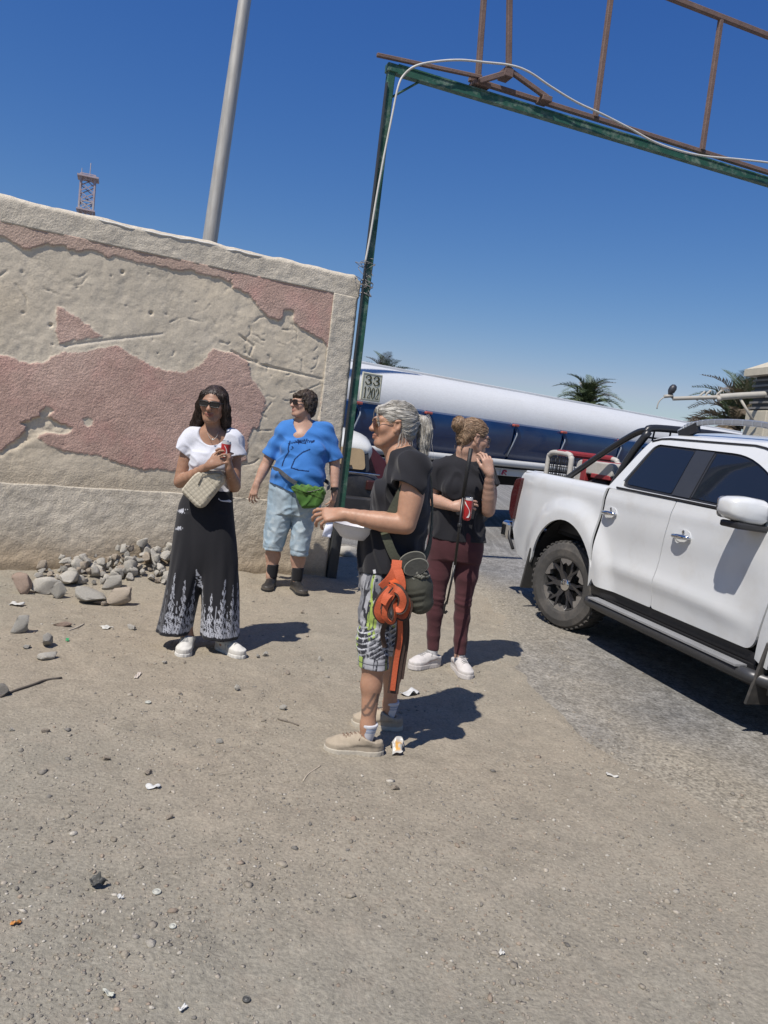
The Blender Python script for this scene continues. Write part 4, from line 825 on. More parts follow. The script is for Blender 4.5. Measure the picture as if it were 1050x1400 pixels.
def tank_strip(name, xa, xb, ta, tb, m, off=0.0, nx_=30, nt=24, rings=()):
    xs = np.unique(np.concatenate([np.linspace(xa, xb, nx_)]+[np.array([r-.03, r-.012, r+.012, r+.03]) for r in rings if xa+.05 < r < xb-.05]))
    t = np.radians(np.linspace(ta, tb, nt)); Xs, Ts = np.meshgrid(xs, t, indexing='ij'); yy, zz = ell(Ts); k = 1+off
    rb = sum((np.abs(Xs-r) < .02)*.012 for r in rings) if len(rings) else 0*Xs
    V = np.stack([Xs, CYT+yy*(k+rb), CZT+zz*(k+rb)+.004*fbm2(Xs, Ts, 1.6, 2, 5)], -1); id_ = np.arange(Xs.size).reshape(Xs.shape)
    return np_mesh(name, V.reshape(-1, 3), np.stack([id_[:-1, :-1], id_[1:, :-1], id_[1:, 1:], id_[:-1, 1:]], -1).reshape(-1, 4)[:, ::-1], m, None, True, tank)
tank_strip('tank_shell', x0t, x1t, -95, 275, M_tank, 0, 60, 60)
for x in (x0t, x1t):
    bm = bmesh.new(); vv = [bm.verts.new((x, CYT+float(ell(np.array(t))[0]), CZT+float(ell(np.array(t))[1]))) for t in np.linspace(0, 2*PI, 48, endpoint=False)]
    bm.faces.new(vv); bm_obj('tank_end', bm, M_tank, tank)
bm = bmesh.new(); box(bm, (x0t+.4, CYT-.25, CZT+RZT-.01), (x1t-.4, CYT+.25, CZT+RZT+.035)); bevel(bm_obj('catwalk', bm, M_tank, tank), .01)
zb0, zb1 = 1.225, 1.905                        # blue valance: one pressed panel per bay
cuts = [-7.4, -5.9, -4.6] + [tp(*p)[0] for p in ((483, 570), (578, 590), (697, 605), (762, 618), (838, 635))]
cuts += [cuts[-1]+d for d in (1.9, 3.8, 5.7, 7.5)]; cuts = [c for c in cuts if c < x1t]
prof = [(.02, zb1), (-.045, zb1-.03), (-.075, 1.75), (-.06, 1.55), (-.02, 1.38), (.05, zb0)]
for a, b in zip(cuts[:-1], cuts[1:]):
    bm = bmesh.new(); n = 8; R_ = []
    for i in range(n+1):
        u = a+.025+(b-a-.05)*i/n; q = 1-(2*i/n-1)**4; R_.append([bm.verts.new((u, y-.012*q, z)) for y, z in prof]+[bm.verts.new((u, .2, zb0)), bm.verts.new((u, .2, zb1))])
    for r0, r1 in zip(R_[:-1], R_[1:]):
        for j in range(len(r0)): bm.faces.new((r0[j], r0[(j+1) % len(r0)], r1[(j+1) % len(r0)], r1[j]))
    bm.faces.new(R_[0]); bm.faces.new(R_[-1][::-1]); bmesh.ops.recalc_face_normals(bm, faces=bm.faces); bm_obj('blue_panel', bm, M_blue, tank, True, 40)
for i, c in enumerate(cuts):
    if c < -5: continue
    bm = bmesh.new(); tube(bm, [(c+.06, -.06, zb1-.10), (c+.05, -.10, 1.7), (c-.02, -.085, 1.5), (c-.06, -.03, 1.3)], .014, 6); bm_obj('strap', bm, M_strap, tank, True)
    bm = bmesh.new(); box(bm, (c-.07, -.12, zb1-.062), (c+.07, -.055, zb1-.018)); bevel(bm_obj('marker_lamp', bm, mat('amber red lamp', (.36, .085, .065), .3, var=.1), tank), .015)
bm = bmesh.new(); tube(bm, [(x, -.10, 1.185) for x in np.linspace(x0t, 9.5, 30)], .062, 12); bm_obj('hose_tube', bm, M_wf, tank, True)
bm = bmesh.new(); box(bm, (x0t, -.05, .955), (9.5, .02, 1.075)); box(bm, (x0t, -.09, 1.068), (9.5, .02, 1.082)); bevel(bm_obj('side_rail', bm, M_wf, tank), .006, 1)
bm = bmesh.new(); box(bm, (x0t, .5, .75), (x1t, .7, 1.12)); box(bm, (x0t, 1.5, .75), (x1t, 1.7, 1.12)); bm_obj('chassis_beam', bm, M_under, tank)
bm = bmesh.new(); box(bm, (x0t, .06, 1.06), (x1t, 2.1, 1.22)); bm_obj('subframe', bm, M_under, tank)
ur, zr = tp(686, 640)
for c in (ur, ur+2.6, ur-2.6):                 # square reflectors with a bent red stripe
    bm = bmesh.new(); box(bm, (c-.085, -.068, .962), (c+.085, -.052, 1.07)); rf = bm_obj('reflector_plate', bm, M_wf, tank)
    bm = bmesh.new(); tube(bm, [(c-.05, -.072, .975), (c-.03, -.072, 1.04), (c+.03, -.072, 1.055), (c+.05, -.072, 1.03)], .02, 6); bar(bm, (c-.02, -.072, 1.02), (c+.055, -.072, .975), .03, .012); bm_obj('red_mark', bm, mat('red reflector', (.36, .03, .06), .3, var=.1), rf)
def lorry_wheel(x, y=0.19, sg=-1):
    w = bpy.data.objects.new('wheel', None); link(w, tank); w.location = (x, y, .515); w.rotation_euler = (PI/2, 0, 0)
    R, h = .515, .15; bm = bmesh.new(); lathe(bm, [(.30, h-.05), (.32, h-.01), (.36, h), (.43, h+.004), (.485, h-.02), (R, h-.055), (R, -h), (.3, -h), (.30, h-.05)], 56, None, False); bm_obj('tyre', bm, M_rubber, w, True, 50)
    bm = bmesh.new(); lathe(bm, [(.305, h-.04), (.295, h-.02), (.27, h-.05), (.25, h-.13), (.13, h-.15), (.12, h-.08), (.001, h-.07)], 40, None, False); bm_obj('rim', bm, M_wf, w, True, 40)
    bm = bmesh.new()
    for i in range(8): lathe(bm, [(.022, h-.15), (.02, h-.10), (.001, h-.095)], 8, Matrix.Rotation(2*PI*i/8, 4, 'Z') @ Matrix.Translation((.19, 0, 0)))
    tag(bm_obj('wheel_nut', bm, M_grey, w, True), kind='stuff')
uw = tp(655, 690)[0]
for x in (uw, uw-1.32, 5.4, 6.7):
    lorry_wheel(x); bm = bmesh.new(); tube(bm, [(x, .3, .515), (x, 1.9, .515)], .09, 8); bm_obj('axle', bm, M_under, tank, True)
    lorry_wheel(x, 2.0)
bm = bmesh.new(); box(bm, (uw-3.2, .1, .55), (uw-2.1, .9, .95)); box(bm, (2.2, .15, .45), (4.3, .9, .95)); bm_obj('tool_chest', bm, M_under, tank)
# white cabinet with a hatch frame, hung under the rail near the front woman
u0, z0 = tp(512, 662); u1, z1 = tp(533, 610)
bm = bmesh.new(); box(bm, (u0-.55, -.10, .52), (u1+.55, .04, .95)); cb_ = bevel(bm_obj('cabinet', bm, M_wf, tank), .01)
bm = bmesh.new(); uc = (u0+u1)/2+.08; box(bm, (uc-.13, -.108, .62), (uc+.16, -.103, .88)); bm_obj('hatch_seal', bm, M_grey, cb_)
bm = bmesh.new(); box(bm, (uc-.105, -.116, .64), (uc+.135, -.109, .86)); bm_obj('hatch', bm, M_wf, cb_)
# number plate 33 / 1202
ua, za = tp(490, 517); ub, zb = tp(515, 551); uc, zc = tp(501, 533); zc += .03
M_plate = mat('cream plate', (.66, .645, .51), .6, var=.08, dirt=(.45, .43, .34, .5), ds=6); M_olive = mat('olive lettering', (.055, .055, .022), .7, var=.15)
plw, plh = (ub-ua)-.02, .42
plate = bpy.data.objects.new('number_plate', None)
bm = bmesh.new(); box(bm, (-plw/2, -.012, -plh/2), (plw/2, .008, plh/2)); plate = bevel(bm_obj('number_plate', bm, M_plate, tank), .006, 1); plate.location = (uc+.02, -.085, zc+.015)
bm = bmesh.new(); bw = .010
for a, b in (((-plw/2+.02, plh/2-.02), (plw/2-.02, plh/2-.02)), ((plw/2-.02, plh/2-.02), (plw/2-.02, -plh/2+.02)), ((plw/2-.02, -plh/2+.02), (-plw/2+.02, -plh/2+.02)), ((-plw/2+.02, -plh/2+.02), (-plw/2+.02, plh/2-.02))):
    bar(bm, (a[0], -.014, a[1]), (b[0], -.014, b[1]), bw, .004, (0, 1, 0))
bm_obj('border_line', bm, mat('pale grey line', (.36, .36, .28), .7), plate)
def digit(ch, cx, cz, w, h, fat, thin):        # serif-like numerals drawn as tapering strokes
    S = {'3': [[(-.42, .72, 1), (-.2, .95, .6), (.1, 1.0, .7), (.36, .80, 1.5), (.22, .58, .9), (-.08, .52, .5)], [(-.08, .52, .5), (.28, .46, 1), (.44, .24, 1.6), (.2, .03, .7), (-.12, .0, .6), (-.44, .24, 1)]],
         '1': [[(.05, 1.0, 1.3), (.05, .02, 1.3)], [(-.25, .84, .5), (.05, 1.0, .7)], [(-.28, .02, .5), (.36, .02, .5)]],
         '2': [[(-.40, .72, 1), (-.2, .96, .6), (.12, 1.0, .7), (.38, .74, 1.5), (.2, .45, 1.1), (-.22, .18, .6), (-.44, .02, .6)], [(-.44, .03, .8), (.42, .03, .8)], [(.42, .03, .6), (.46, .22, .4)]],
         '0': [[(0, 1.0, .6), (-.34, .8, 1.2), (-.40, .5, 1.6), (-.34, .2, 1.2), (0, 0, .6), (.34, .2, 1.2), (.40, .5, 1.6), (.34, .8, 1.2), (0, 1.0, .6)]]}[ch]
    bm = bmesh.new()
    for st in S:
        sp = spline([(cx+a*w, cz+(b-.5)*h, c) for a, b, c in st], 5)
        for i in range(len(sp)-1):
            a, b = sp[i], sp[i+1]; d = np.array([b[0]-a[0], b[1]-a[1]]); L = max(np.linalg.norm(d), 1e-6); nrm = np.array([-d[1], d[0]])/L
            wa, wb = fat*a[2]/2+thin, fat*b[2]/2+thin; e = d/L*.003
            P = [(a[0]-e[0]+nrm[0]*wa, a[1]-e[1]+nrm[1]*wa), (a[0]-e[0]-nrm[0]*wa, a[1]-e[1]-nrm[1]*wa), (b[0]+e[0]-nrm[0]*wb, b[1]+e[1]-nrm[1]*wb), (b[0]+e[0]+nrm[0]*wb, b[1]+e[1]+nrm[1]*wb)]
            bm.faces.new([bm.verts.new((p[0], -.016-.00005*i, p[1])) for p in P])
    bm_obj('numeral', bm, M_olive, plate)
for ch, k in zip('33', (-.5, .5)): digit(ch, k*plw*.40, .10, plw*.32, .13, .018, .002)
for ch, k in zip('1202', (-1.5, -.5, .5, 1.5)): digit(ch, k*plw*.205, -.09, plw*.165, .165, .012, .0015)

# ================================================================== SMALL CAR beside the gate post
cy0 = 10.6; cpt = at_y(478, 700, cy0)
car = thing('parked_car', 'old white topped car with tan shaded rear window and dark boot by green post', 'car', (cpt[0]-.35, cy0, 0), math.radians(14))
M_cw = mat('dusty white paint', (.55, .56, .55), .4, coat=.3, var=.06, dirt=(.45, .42, .36, .5), ds=3)
def loft_x(name, secs, m, e=2.6, n=28):        # closed loft along y from rounded rectangles (y, cx, cz, hw, hh)
    bm = bmesh.new(); R_ = []
    for y, cx, cz, hw, hh in secs:
        R_.append([bm.verts.new((cx+hw*np.sign(math.cos(t))*abs(math.cos(t))**(2/e), y, cz+hh*np.sign(math.sin(t))*abs(math.sin(t))**(2/e))) for t in np.linspace(0, 2*PI, n, endpoint=False)])
    for a, b in zip(R_[:-1], R_[1:]):
        for i in range(n): bm.faces.new((a[i], a[(i+1) % n], b[(i+1) % n], b[i]))
    bm.faces.new(R_[0]); bm.faces.new(R_[-1][::-1]); bmesh.ops.recalc_face_normals(bm, faces=bm.faces); return bm_obj(name, bm, m, car, True, 50)
M_boot = mat('black dusty boot', (.022, .022, .024), .45, var=.12, dirt=(.10, .09, .08, .5), ds=3)
loft_x('body', [(-.10, 0, .62, .66, .24), (0, 0, .62, .76, .30), (.5, 0, .63, .78, .32), (2.2, 0, .63, .78, .32), (3.2, 0, .60, .74, .26), (3.5, 0, .56, .64, .18)], M_boot, 4)
loft_x('roof', [(.02, 0, 1.20, .52, .05), (.10, 0, 1.19, .60, .15), (.45, 0, 1.16, .65, .30), (1.2, 0, 1.14, .66, .36), (1.8, 0, 1.10, .64, .30), (2.3, 0, .98, .60, .12)], M_cw, 3.2)
bm = bmesh.new(); prism(bm, round_poly([(-.50, .93), (.50, .93), (.46, 1.215), (-.46, 1.215)], .07), lambda u, v: (u, -.055+(v-.93)*.25, v), lambda u, v: (u, .14+(v-.93)*.25, v)); bm_obj('rear_window', bm, mat('tan sunshade behind glass', (.30, .22, .12), .25, coat=.6, var=.2, vs_=3), car)
bm = bmesh.new(); bar(bm, (-.3, -.062, .975), (.3, -.062, .975), .02, .012); bm_obj('wiper', bm, M_blackp, car)
bm = bmesh.new(); prism(bm, round_poly([(-.57, .90), (.57, .90), (.52, 1.26), (-.52, 1.26)], .07), lambda u, v: (u, -.02+(v-.93)*.25, v), lambda u, v: (u, .15+(v-.93)*.25, v)); bm_obj('window_surround', bm, M_blackp, car)
bm = bmesh.new(); box(bm, (-.72, -.20, .34), (.72, -.04, .56)); bevel(bm_obj('bumper', bm, M_boot, car), .03)
bm = bmesh.new(); tube(bm, [(-.7, -.085, .885), (0, -.135, .89), (.7, -.085, .885)], .012, 6); bm_obj('boot_trim', bm, M_chrome, car, True)
for sg in (-1, 1):
    bm = bmesh.new(); box(bm, (sg*.62-.10, -.135, .66), (sg*.62+.10, -.06, .80)); bevel(bm_obj('tail_light', bm, mat('dusty red lamp', (.035, .008, .008), .4), car), .02)
    for y in (.55, 2.75):
        bm = bmesh.new(); lathe(bm, [(.19, .0), (.21, .07), (.27, .08), (.295, .05), (.295, -.09), (.2, -.09)], 30, Matrix.Translation((sg*.68, y, .295)) @ Matrix.Rotation(PI/2*sg, 4, 'Y')); lathe(bm, [(.2, .04), (.1, .05), (.001, .05)], 20, Matrix.Translation((sg*.68, y, .295)) @ Matrix.Rotation(PI/2*sg, 4, 'Y')); bm_obj('wheel', bm, M_rubber, car, True, 40)
# maroon scooter fairing / board standing between the car and the tanker
mp_ = at_y(532, 660, 11.6)
bd = thing('maroon_board', 'slanted maroon panel between the parked car and white cabinet', 'panel', (mp_[0], 11.6, 0), math.radians(10))
bm = bmesh.new(); prism(bm, [(-.42, .32), (.35, .32), (.35, .93), (.10, .88), (-.32, 1.24), (-.42, 1.20)], lambda u, v: (u, 0, v), lambda u, v: (u, .05, v)); bevel(bm_obj('board', bm, mat('maroon paint', (.055, .010, .018), .4, var=.15, coat=.2), bd), .01, 1)
bm = bmesh.new()
for x in (-.3, .25): bar(bm, (x, .09, 0), (x, .06, .5), .05, .05)
bm_obj('leg', bm, M_dark, bd)
# broken kerb block seen low between the post and the front woman
kp = at_z(475, 760)
kb = rock(rock_mesh('kerb', 77, 2, 3), kp[0], kp[1], .19, 'pale', 'pale broken kerb block lying in the shade beyond the green post', None, rz=.25, sc=(1.0, .5, .55), tilt=.03, name='kerb_block'); kb['category'] = 'kerb block'
# ================================================================== FIGURES: signed-distance modelling, polygonised with surface nets
def surface_nets(d, lo, h):
    s = d < 0; c = [s[i:s.shape[0]-1+i, j:s.shape[1]-1+j, k:s.shape[2]-1+k] for i in (0, 1) for j in (0, 1) for k in (0, 1)]
    cnt = sum(x.astype(np.int8) for x in c); mixed = (cnt > 0) & (cnt < 8); idx = np.argwhere(mixed); ids = np.full(mixed.shape, -1, np.int64); ids[mixed] = np.arange(len(idx))
    offs = np.array([(i, j, k) for i in (0, 1) for j in (0, 1) for k in (0, 1)]); D = np.stack([d[idx[:, 0]+o[0], idx[:, 1]+o[1], idx[:, 2]+o[2]] for o in offs], 1).astype(np.float64)
    acc = np.zeros((len(idx), 3)); n = np.zeros(len(idx))
    for a in range(8):
        for b in range(a+1, 8):
            if np.abs(offs[a]-offs[b]).sum() != 1: continue
            m_ = (D[:, a] < 0) != (D[:, b] < 0); t = np.where(m_, D[:, a]/np.where(m_, D[:, a]-D[:, b], 1), 0)
            acc += np.where(m_[:, None], offs[a]+t[:, None]*(offs[b]-offs[a]), 0); n += m_
    V = lo + h*(idx + acc/n[:, None]); F_ = []
    for ax in range(3):
        o1, o2 = (ax+1) % 3, (ax+2) % 3; sl0 = [slice(None)]*3; sl1 = [slice(None)]*3; sl0[ax] = slice(0, -1); sl1[ax] = slice(1, None)
        e = s[tuple(sl0)] != s[tuple(sl1)]; p = np.argwhere(e); ok = (p[:, o1] > 0) & (p[:, o2] > 0) & (p[:, o1] < d.shape[o1]-1) & (p[:, o2] < d.shape[o2]-1); p = p[ok]
        q = []
        for a, b in ((1, 1), (0, 1), (0, 0), (1, 0)):
            r_ = p.copy(); r_[:, o1] -= a; r_[:, o2] -= b; q.append(ids[r_[:, 0], r_[:, 1], r_[:, 2]])
        Q = np.stack(q, 1); flip = ~s[p[:, 0], p[:, 1], p[:, 2]]; Q[flip] = Q[flip][:, ::-1]; F_.append(Q[(Q >= 0).all(1)])
    return V, np.concatenate(F_)
A3 = lambda p: np.array(p, float)
class Sdf:
    def __init__(s, lo, hi, h):
        s.lo = A3(lo); s.h = h; s.n = np.ceil((A3(hi)-s.lo)/h).astype(int)+1; s.d = np.full(s.n, .25, np.float32)
    def _sub(s, lo, hi):
        a = np.clip(np.floor((A3(lo)-s.lo)/s.h).astype(int), 0, s.n); b = np.clip(np.ceil((A3(hi)-s.lo)/s.h).astype(int)+1, 0, s.n)
        if (b <= a).any(): return None
        g = [(s.lo[i]+s.h*np.arange(a[i], b[i])).astype(np.float32) for i in range(3)]
        return (slice(a[0], b[0]), slice(a[1], b[1]), slice(a[2], b[2])), g[0][:, None, None], g[1][None, :, None], g[2][None, None, :]
    def op(s, fn, lo, hi, k=.012, mode='u'):
        m_ = k+.02; r = s._sub(A3(lo)-m_, A3(hi)+m_)
        if r is None: return s
        sl, x, y, z = r; b = fn(x, y, z); a = s.d[sl]
        if mode == 'u':
            hh = np.maximum(k-np.abs(a-b), 0); s.d[sl] = np.minimum(a, b)-hh*hh/(4*k)
        elif mode == 'c':                      # carve b out of the shape
            hh = np.maximum(k-np.abs(a+b), 0); s.d[sl] = np.maximum(a, -b)+hh*hh/(4*k)
        return s
    def clip(s, fn):                           # keep only where fn<0
        r = s._sub(s.lo, s.lo+s.h*s.n); sl, x, y, z = r; s.d[sl] = np.maximum(s.d[sl], fn(x, y, z)); return s
    def disp(s, fn):
        r = s._sub(s.lo, s.lo+s.h*s.n); sl, x, y, z = r; near = np.abs(s.d) < .06; X_, Y_, Z_ = (np.broadcast_to(q, s.d.shape)[near] for q in (x, y, z))
        s.d[near] += fn(X_, Y_, Z_).astype(np.float32); return s
    def cone(s, a, b, ra, rb, k=.012, mode='u'):
        a, b = A3(a), A3(b); ab = b-a; L2 = max(ab@ab, 1e-9); R = max(ra, rb)
        def fn(x, y, z):
            px, py, pz = x-a[0], y-a[1], z-a[2]; t = np.clip((px*ab[0]+py*ab[1]+pz*ab[2])/L2, 0, 1)
            return np.sqrt((px-t*ab[0])**2+(py-t*ab[1])**2+(pz-t*ab[2])**2)-(ra+(rb-ra)*t)
        return s.op(fn, np.minimum(a, b)-R, np.maximum(a, b)+R, k, mode)
    def chain(s, pts, rs, k=.012, mode='u'):
        for i in range(len(pts)-1): s.cone(pts[i], pts[i+1], rs[i], rs[i+1], k, mode)
        return s
    def ell(s, c, r, R=None, k=.012, mode='u'):  # ellipsoid, R rows = local axes
        c = A3(c); r = A3(r); R = np.eye(3) if R is None else R
        def fn(x, y, z):
            px, py, pz = x-c[0], y-c[1], z-c[2]; u = [(R[i, 0]*px+R[i, 1]*py+R[i, 2]*pz) for i in range(3)]
            k0 = np.sqrt(sum((u[i]/r[i])**2 for i in range(3))); k1 = np.sqrt(sum((u[i]/r[i]**2)**2 for i in range(3)))
            return k0*(k0-1)/np.maximum(k1, 1e-6)
        e = np.sqrt((R.T**2)@(r**2)); return s.op(fn, c-e, c+e, k, mode)
    def loft(s, secs, k=.012, mode='u', fold=None, n=2.0, cap=.0):
        """secs rows: z, cx, cy, rx, ry, yaw; vertical stack of ellipses"""
        S_ = np.array(sorted(secs), float); zz = np.linspace(S_[0, 0], S_[-1, 0], 90)
        def hermite(col):
            z_, v = S_[:, 0], S_[:, col]; m_ = np.gradient(v, z_) if len(z_) > 2 else np.full(len(z_), (v[-1]-v[0])/(z_[-1]-z_[0])); i = np.clip(np.searchsorted(z_, zz)-1, 0, len(z_)-2)
            hh = z_[i+1]-z_[i]; t = (zz-z_[i])/hh
            return (2*t**3-3*t**2+1)*v[i]+(t**3-2*t**2+t)*hh*m_[i]+(-2*t**3+3*t**2)*v[i+1]+(t**3-t**2)*hh*m_[i+1]
        C = [hermite(i) for i in range(1, 6)]; R = max(C[2].max(), C[3].max())*1.25
        def fn(x, y, z):
            g = lambda i: np.interp(z.ravel(), zz, C[i]).astype(np.float32).reshape(z.shape)
            cx, cy, rx, ry, yw = (g(i) for i in range(5)); px, py = x-cx, y-cy; c_, s_ = np.cos(yw), np.sin(yw); u = px*c_+py*s_; v = -px*s_+py*c_
            if fold is not None: f_ = fold(np.arctan2(v/ry, u/rx), z); rx, ry = rx*f_, ry*f_
            if n == 2.0:
                k0 = np.sqrt((u/rx)**2+(v/ry)**2); k1 = np.sqrt((u/rx**2)**2+(v/ry**2)**2); d = k0*(k0-1)/np.maximum(k1, 1e-6)
            else:
                k0 = ((np.abs(u)/rx)**n+(np.abs(v)/ry)**n)**(1/n); d = (k0-1)*np.minimum(rx, ry)
            return np.maximum(d, np.maximum(S_[0, 0]-z, z-S_[-1, 0]))
        return s.op(fn, (C[0].min()-R, C[1].min()-R, S_[0, 0]), (C[0].max()+R, C[1].max()+R, S_[-1, 0]), k, mode)
    def mesh(s, name, m, parent, colf=None, keep=None):
        V, Fq = surface_nets(s.d, s.lo, s.h)
        for _ in range(1):                     # one light relaxation to take out the grid's stair steps
            acc = np.zeros_like(V); cnt = np.zeros(len(V))
            for a, b in ((0, 1), (1, 2), (2, 3), (3, 0)):
                np.add.at(acc, Fq[:, a], V[Fq[:, b]]); np.add.at(cnt, Fq[:, a], 1); np.add.at(acc, Fq[:, b], V[Fq[:, a]]); np.add.at(cnt, Fq[:, b], 1)
            V = V*.5+.5*acc/np.maximum(cnt, 1)[:, None]
        col = None if colf is None else colf(V)
        o = np_mesh(name, V, Fq, m, col, True, parent); return o
def rotm(axis_, a):
    u = A3(axis_)/np.linalg.norm(axis_); K = np.array([[0, -u[2], u[1]], [u[2], 0, -u[0]], [-u[1], u[0], 0]]); return np.eye(3)+math.sin(a)*K+(1-math.cos(a))*(K@K)
unit = lambda v: A3(v)/max(np.linalg.norm(v), 1e-9)

def hand(S, wrist, fwd, palm, thumb_side, curls, sc=1.0, thumb=(.6, .3), spread=.10, tcurl=(.5, .5)):
    """palm direction fwd, palm normal, thumb_side +1/-1 along fwd x palm; curls: per finger three bend angles (index..little)"""
    f = unit(fwd); p = unit(A3(palm)-f*(A3(palm)@f)); sd = unit(np.cross(f, p))*thumb_side; w = A3(wrist)
    S.cone(w, w+f*.02*sc, .0235*sc, .025*sc, .015)
    base = []
    for i in range(4):
        o = (1.5-i)*.0205*sc; kn = w+f*((.092, .096, .092, .082)[i])*sc+sd*o; base.append(kn)
        S.cone(w+f*.016*sc+sd*o*.55, kn, .0155*sc, .0115*sc, .016)
    L = ((.044, .026, .021), (.049, .030, .022), (.045, .028, .021), (.034, .021, .019)); tips = []
    for i in range(4):
        a = 0; q = base[i]; d0 = unit(f+sd*(1.5-i)*spread)
        r_ = (.0095, .0098, .0094, .0085)[i]*sc
        for j in range(3):
            a += curls[i][j]; d = unit(d0*math.cos(a)+p*math.sin(a)); e = q+d*L[i][j]*sc; S.cone(q, e, r_*(1-.07*j), r_*(.93-.07*j), .004); q = e
        tips.append(q)
    tb = w+f*.022*sc+sd*.022*sc+p*.006*sc; d1 = unit(f*math.cos(thumb[0])+sd*math.sin(thumb[0])+p*thumb[1]); t1 = tb+d1*.046*sc
    S.cone(tb, t1, .0165*sc, .0125*sc, .012); d2 = unit(d1+f*tcurl[0]+p*tcurl[0]*.6-sd*tcurl[0]*.3); t2 = t1+d2*.033*sc; S.cone(t1, t2, .0115*sc, .0105*sc, .005)
    d3 = unit(d2+f*tcurl[1]*.6+p*tcurl[1]*.5-sd*tcurl[1]*.5); S.cone(t2, t2+d3*.026*sc, .0105*sc, .0085*sc, .004)
    return base, tips

class Head:
    """local axes: x to the person's left, y forward (out of the face), z up; origin mid skull. chin about z=-.118, crown +.108"""
    def __init__(s, c, fwd, up=(0, 0, 1), sc=1.0):
        s.c = A3(c); s.sc = sc; s.f = unit(fwd); u = unit(A3(up)-s.f*(A3(up)@s.f)); s.u = u; s.l = np.cross(u, s.f); s.R = np.stack([s.l, s.f, s.u])
    def w(s, p): p = A3(p)*s.sc; return s.c+p[0]*s.l+p[1]*s.f+p[2]*s.u
    def loc(s, V): return ((V-s.c)@s.R.T)/s.sc
    def build(s, S, smile=0.0, jaw=1.0, old=0.0):
        q = s.sc; E = lambda c, r, k=.02, mode='u': S.ell(s.w(c), A3(r)*q, s.R, k*q, mode); K = lambda a, b, ra, rb, k=.01, mode='u': S.cone(s.w(a), s.w(b), ra*q, rb*q, k*q, mode)
        E((0, -.014, .030), (.0735, .093, .078)); E((0, .030, -.020), (.060, .062, .080), .03); E((0, .036, -.078), (.045*jaw, .046, .036), .03); E((0, .070, -.101), (.018*jaw, .018, .016), .025)
        for sx in (-1, 1):
            K((sx*.058, .0, -.045), (sx*.030*jaw, .062, -.098), .016, .014, .03)          # jaw line
            E((sx*.040, .060, -.024), (.022, .020, .020), .03)                            # cheek
            K((sx*.010, .093, .020), (sx*.046, .070, .022), .008, .007, .018)              # brow
            E((sx*.031, .098, .004), (.017, .012, .011), .014, 'c')                        # socket
            E((sx*.031, .0770, .003), (.0128, .0128, .0118), .004)                         # eyeball
            K((sx*.020, .0865, .0118), (sx*.043, .079, .0105), .0042, .0035, .006)         # upper lid
            K((sx*.021, .0860, -.0055), (sx*.042, .079, -.0055), .0036, .003, .006)        # lower lid
            E((sx*.0105, .098, -.033), (.0085, .010, .0075), .008)                         # nostril wing
            E((sx*.074, -.006, -.004), (.010, .019, .031), .006); E((sx*.082, -.002, .0), (.006, .010, .018), .005, 'c'); K((sx*.077, .002, .016), (sx*.079, -.018, .020), .006, .006, .006)
            E((sx*.075, .004, -.032), (.007, .009, .010), .006)
        K((0, .088, .014), (0, .106, -.026), .0085, .0115, .014); E((0, .110, -.030), (.0105, .010, .0095), .010)
        m_ = .0045*smile
        K((-.023-.004*smile, .083, -.060+m_), (0, .095, -.0575), .0048, .0066, .007); K((.023+.004*smile, .083, -.060+m_), (0, .095, -.0575), .0048, .0066, .007)
        K((-.020, .082, -.068+m_), (0, .0925, -.070), .005, .0075, .007); K((.020, .082, -.068+m_), (0, .0925, -.070), .005, .0075, .007)
        K((-.024-.004*smile, .0895, -.0628+m_*1.5), (0, .1025, -.0632), .0016, .0022, .003, 'c'); K((.024+.004*smile, .0895, -.0628+m_*1.5), (0, .1025, -.0632), .0016, .0022, .003, 'c')
        if old:
            for sx in (-1, 1): K((sx*.017, .093, -.038), (sx*.032, .078, -.066), .0022, .0018, .005, 'c')
    def paint(s, V, col, lips=(.42, .16, .13), brow=(.10, .065, .045), eye=True):
        P = s.loc(V); x, y, z = P[:, 0], P[:, 1], P[:, 2]; ax = np.abs(x)
        def mix(m_, c): 
            nonlocal col; col = col*(1-m_[:, None])+A3(c)*m_[:, None]
        front = smooth(.06, .075, y); inb = (np.abs(P) < .14).all(1)*1.0
        mix(inb*front*smooth(.030, .024, ax)*smooth(.0135, .009, np.abs(z+.064))*.75, lips)
        mix(inb*front*smooth(.0022, .0008, np.abs(z+.063))*smooth(.03, .025, ax), (.10, .03, .03))
        cheek = np.exp(-(((ax-.042)/.02)**2+((z+.03)/.022)**2))*smooth(.03, .06, y)*inb; mix(cheek*.28, col.mean(0)*A3((1.15, .72, .68)))
        mix(np.exp(-((ax/.016)**2+((z+.03)/.014)**2))*smooth(.09, .1, y)*inb*.25, col.mean(0)*A3((1.1, .7, .66)))
        bz = .0245-((ax-.026)/.03)**2*.006; mix(inb*front*smooth(.0048, .0028, np.abs(z-bz))*smooth(.010, .014, ax)*smooth(.05, .043, ax)*.85, brow)
        if eye:
            de = np.sqrt((ax-.031)**2+((z-.003)*1.05)**2); e_ = inb*smooth(.075, .082, y)
            mix(e_*smooth(.0125, .0115, np.sqrt((ax-.031)**2+((z-.003)*1.9)**2)), (.62, .60, .57)); mix(e_*smooth(.0062, .0052, de)*(np.abs(z-.003) < .0062), (.06, .05, .04))
            mix(e_*smooth(.003, .0015, np.abs(z-.0095+((ax-.031)/.02)**2*.004))*smooth(.0155, .013, np.abs(ax-.031)), (.05, .03, .025))
        return col
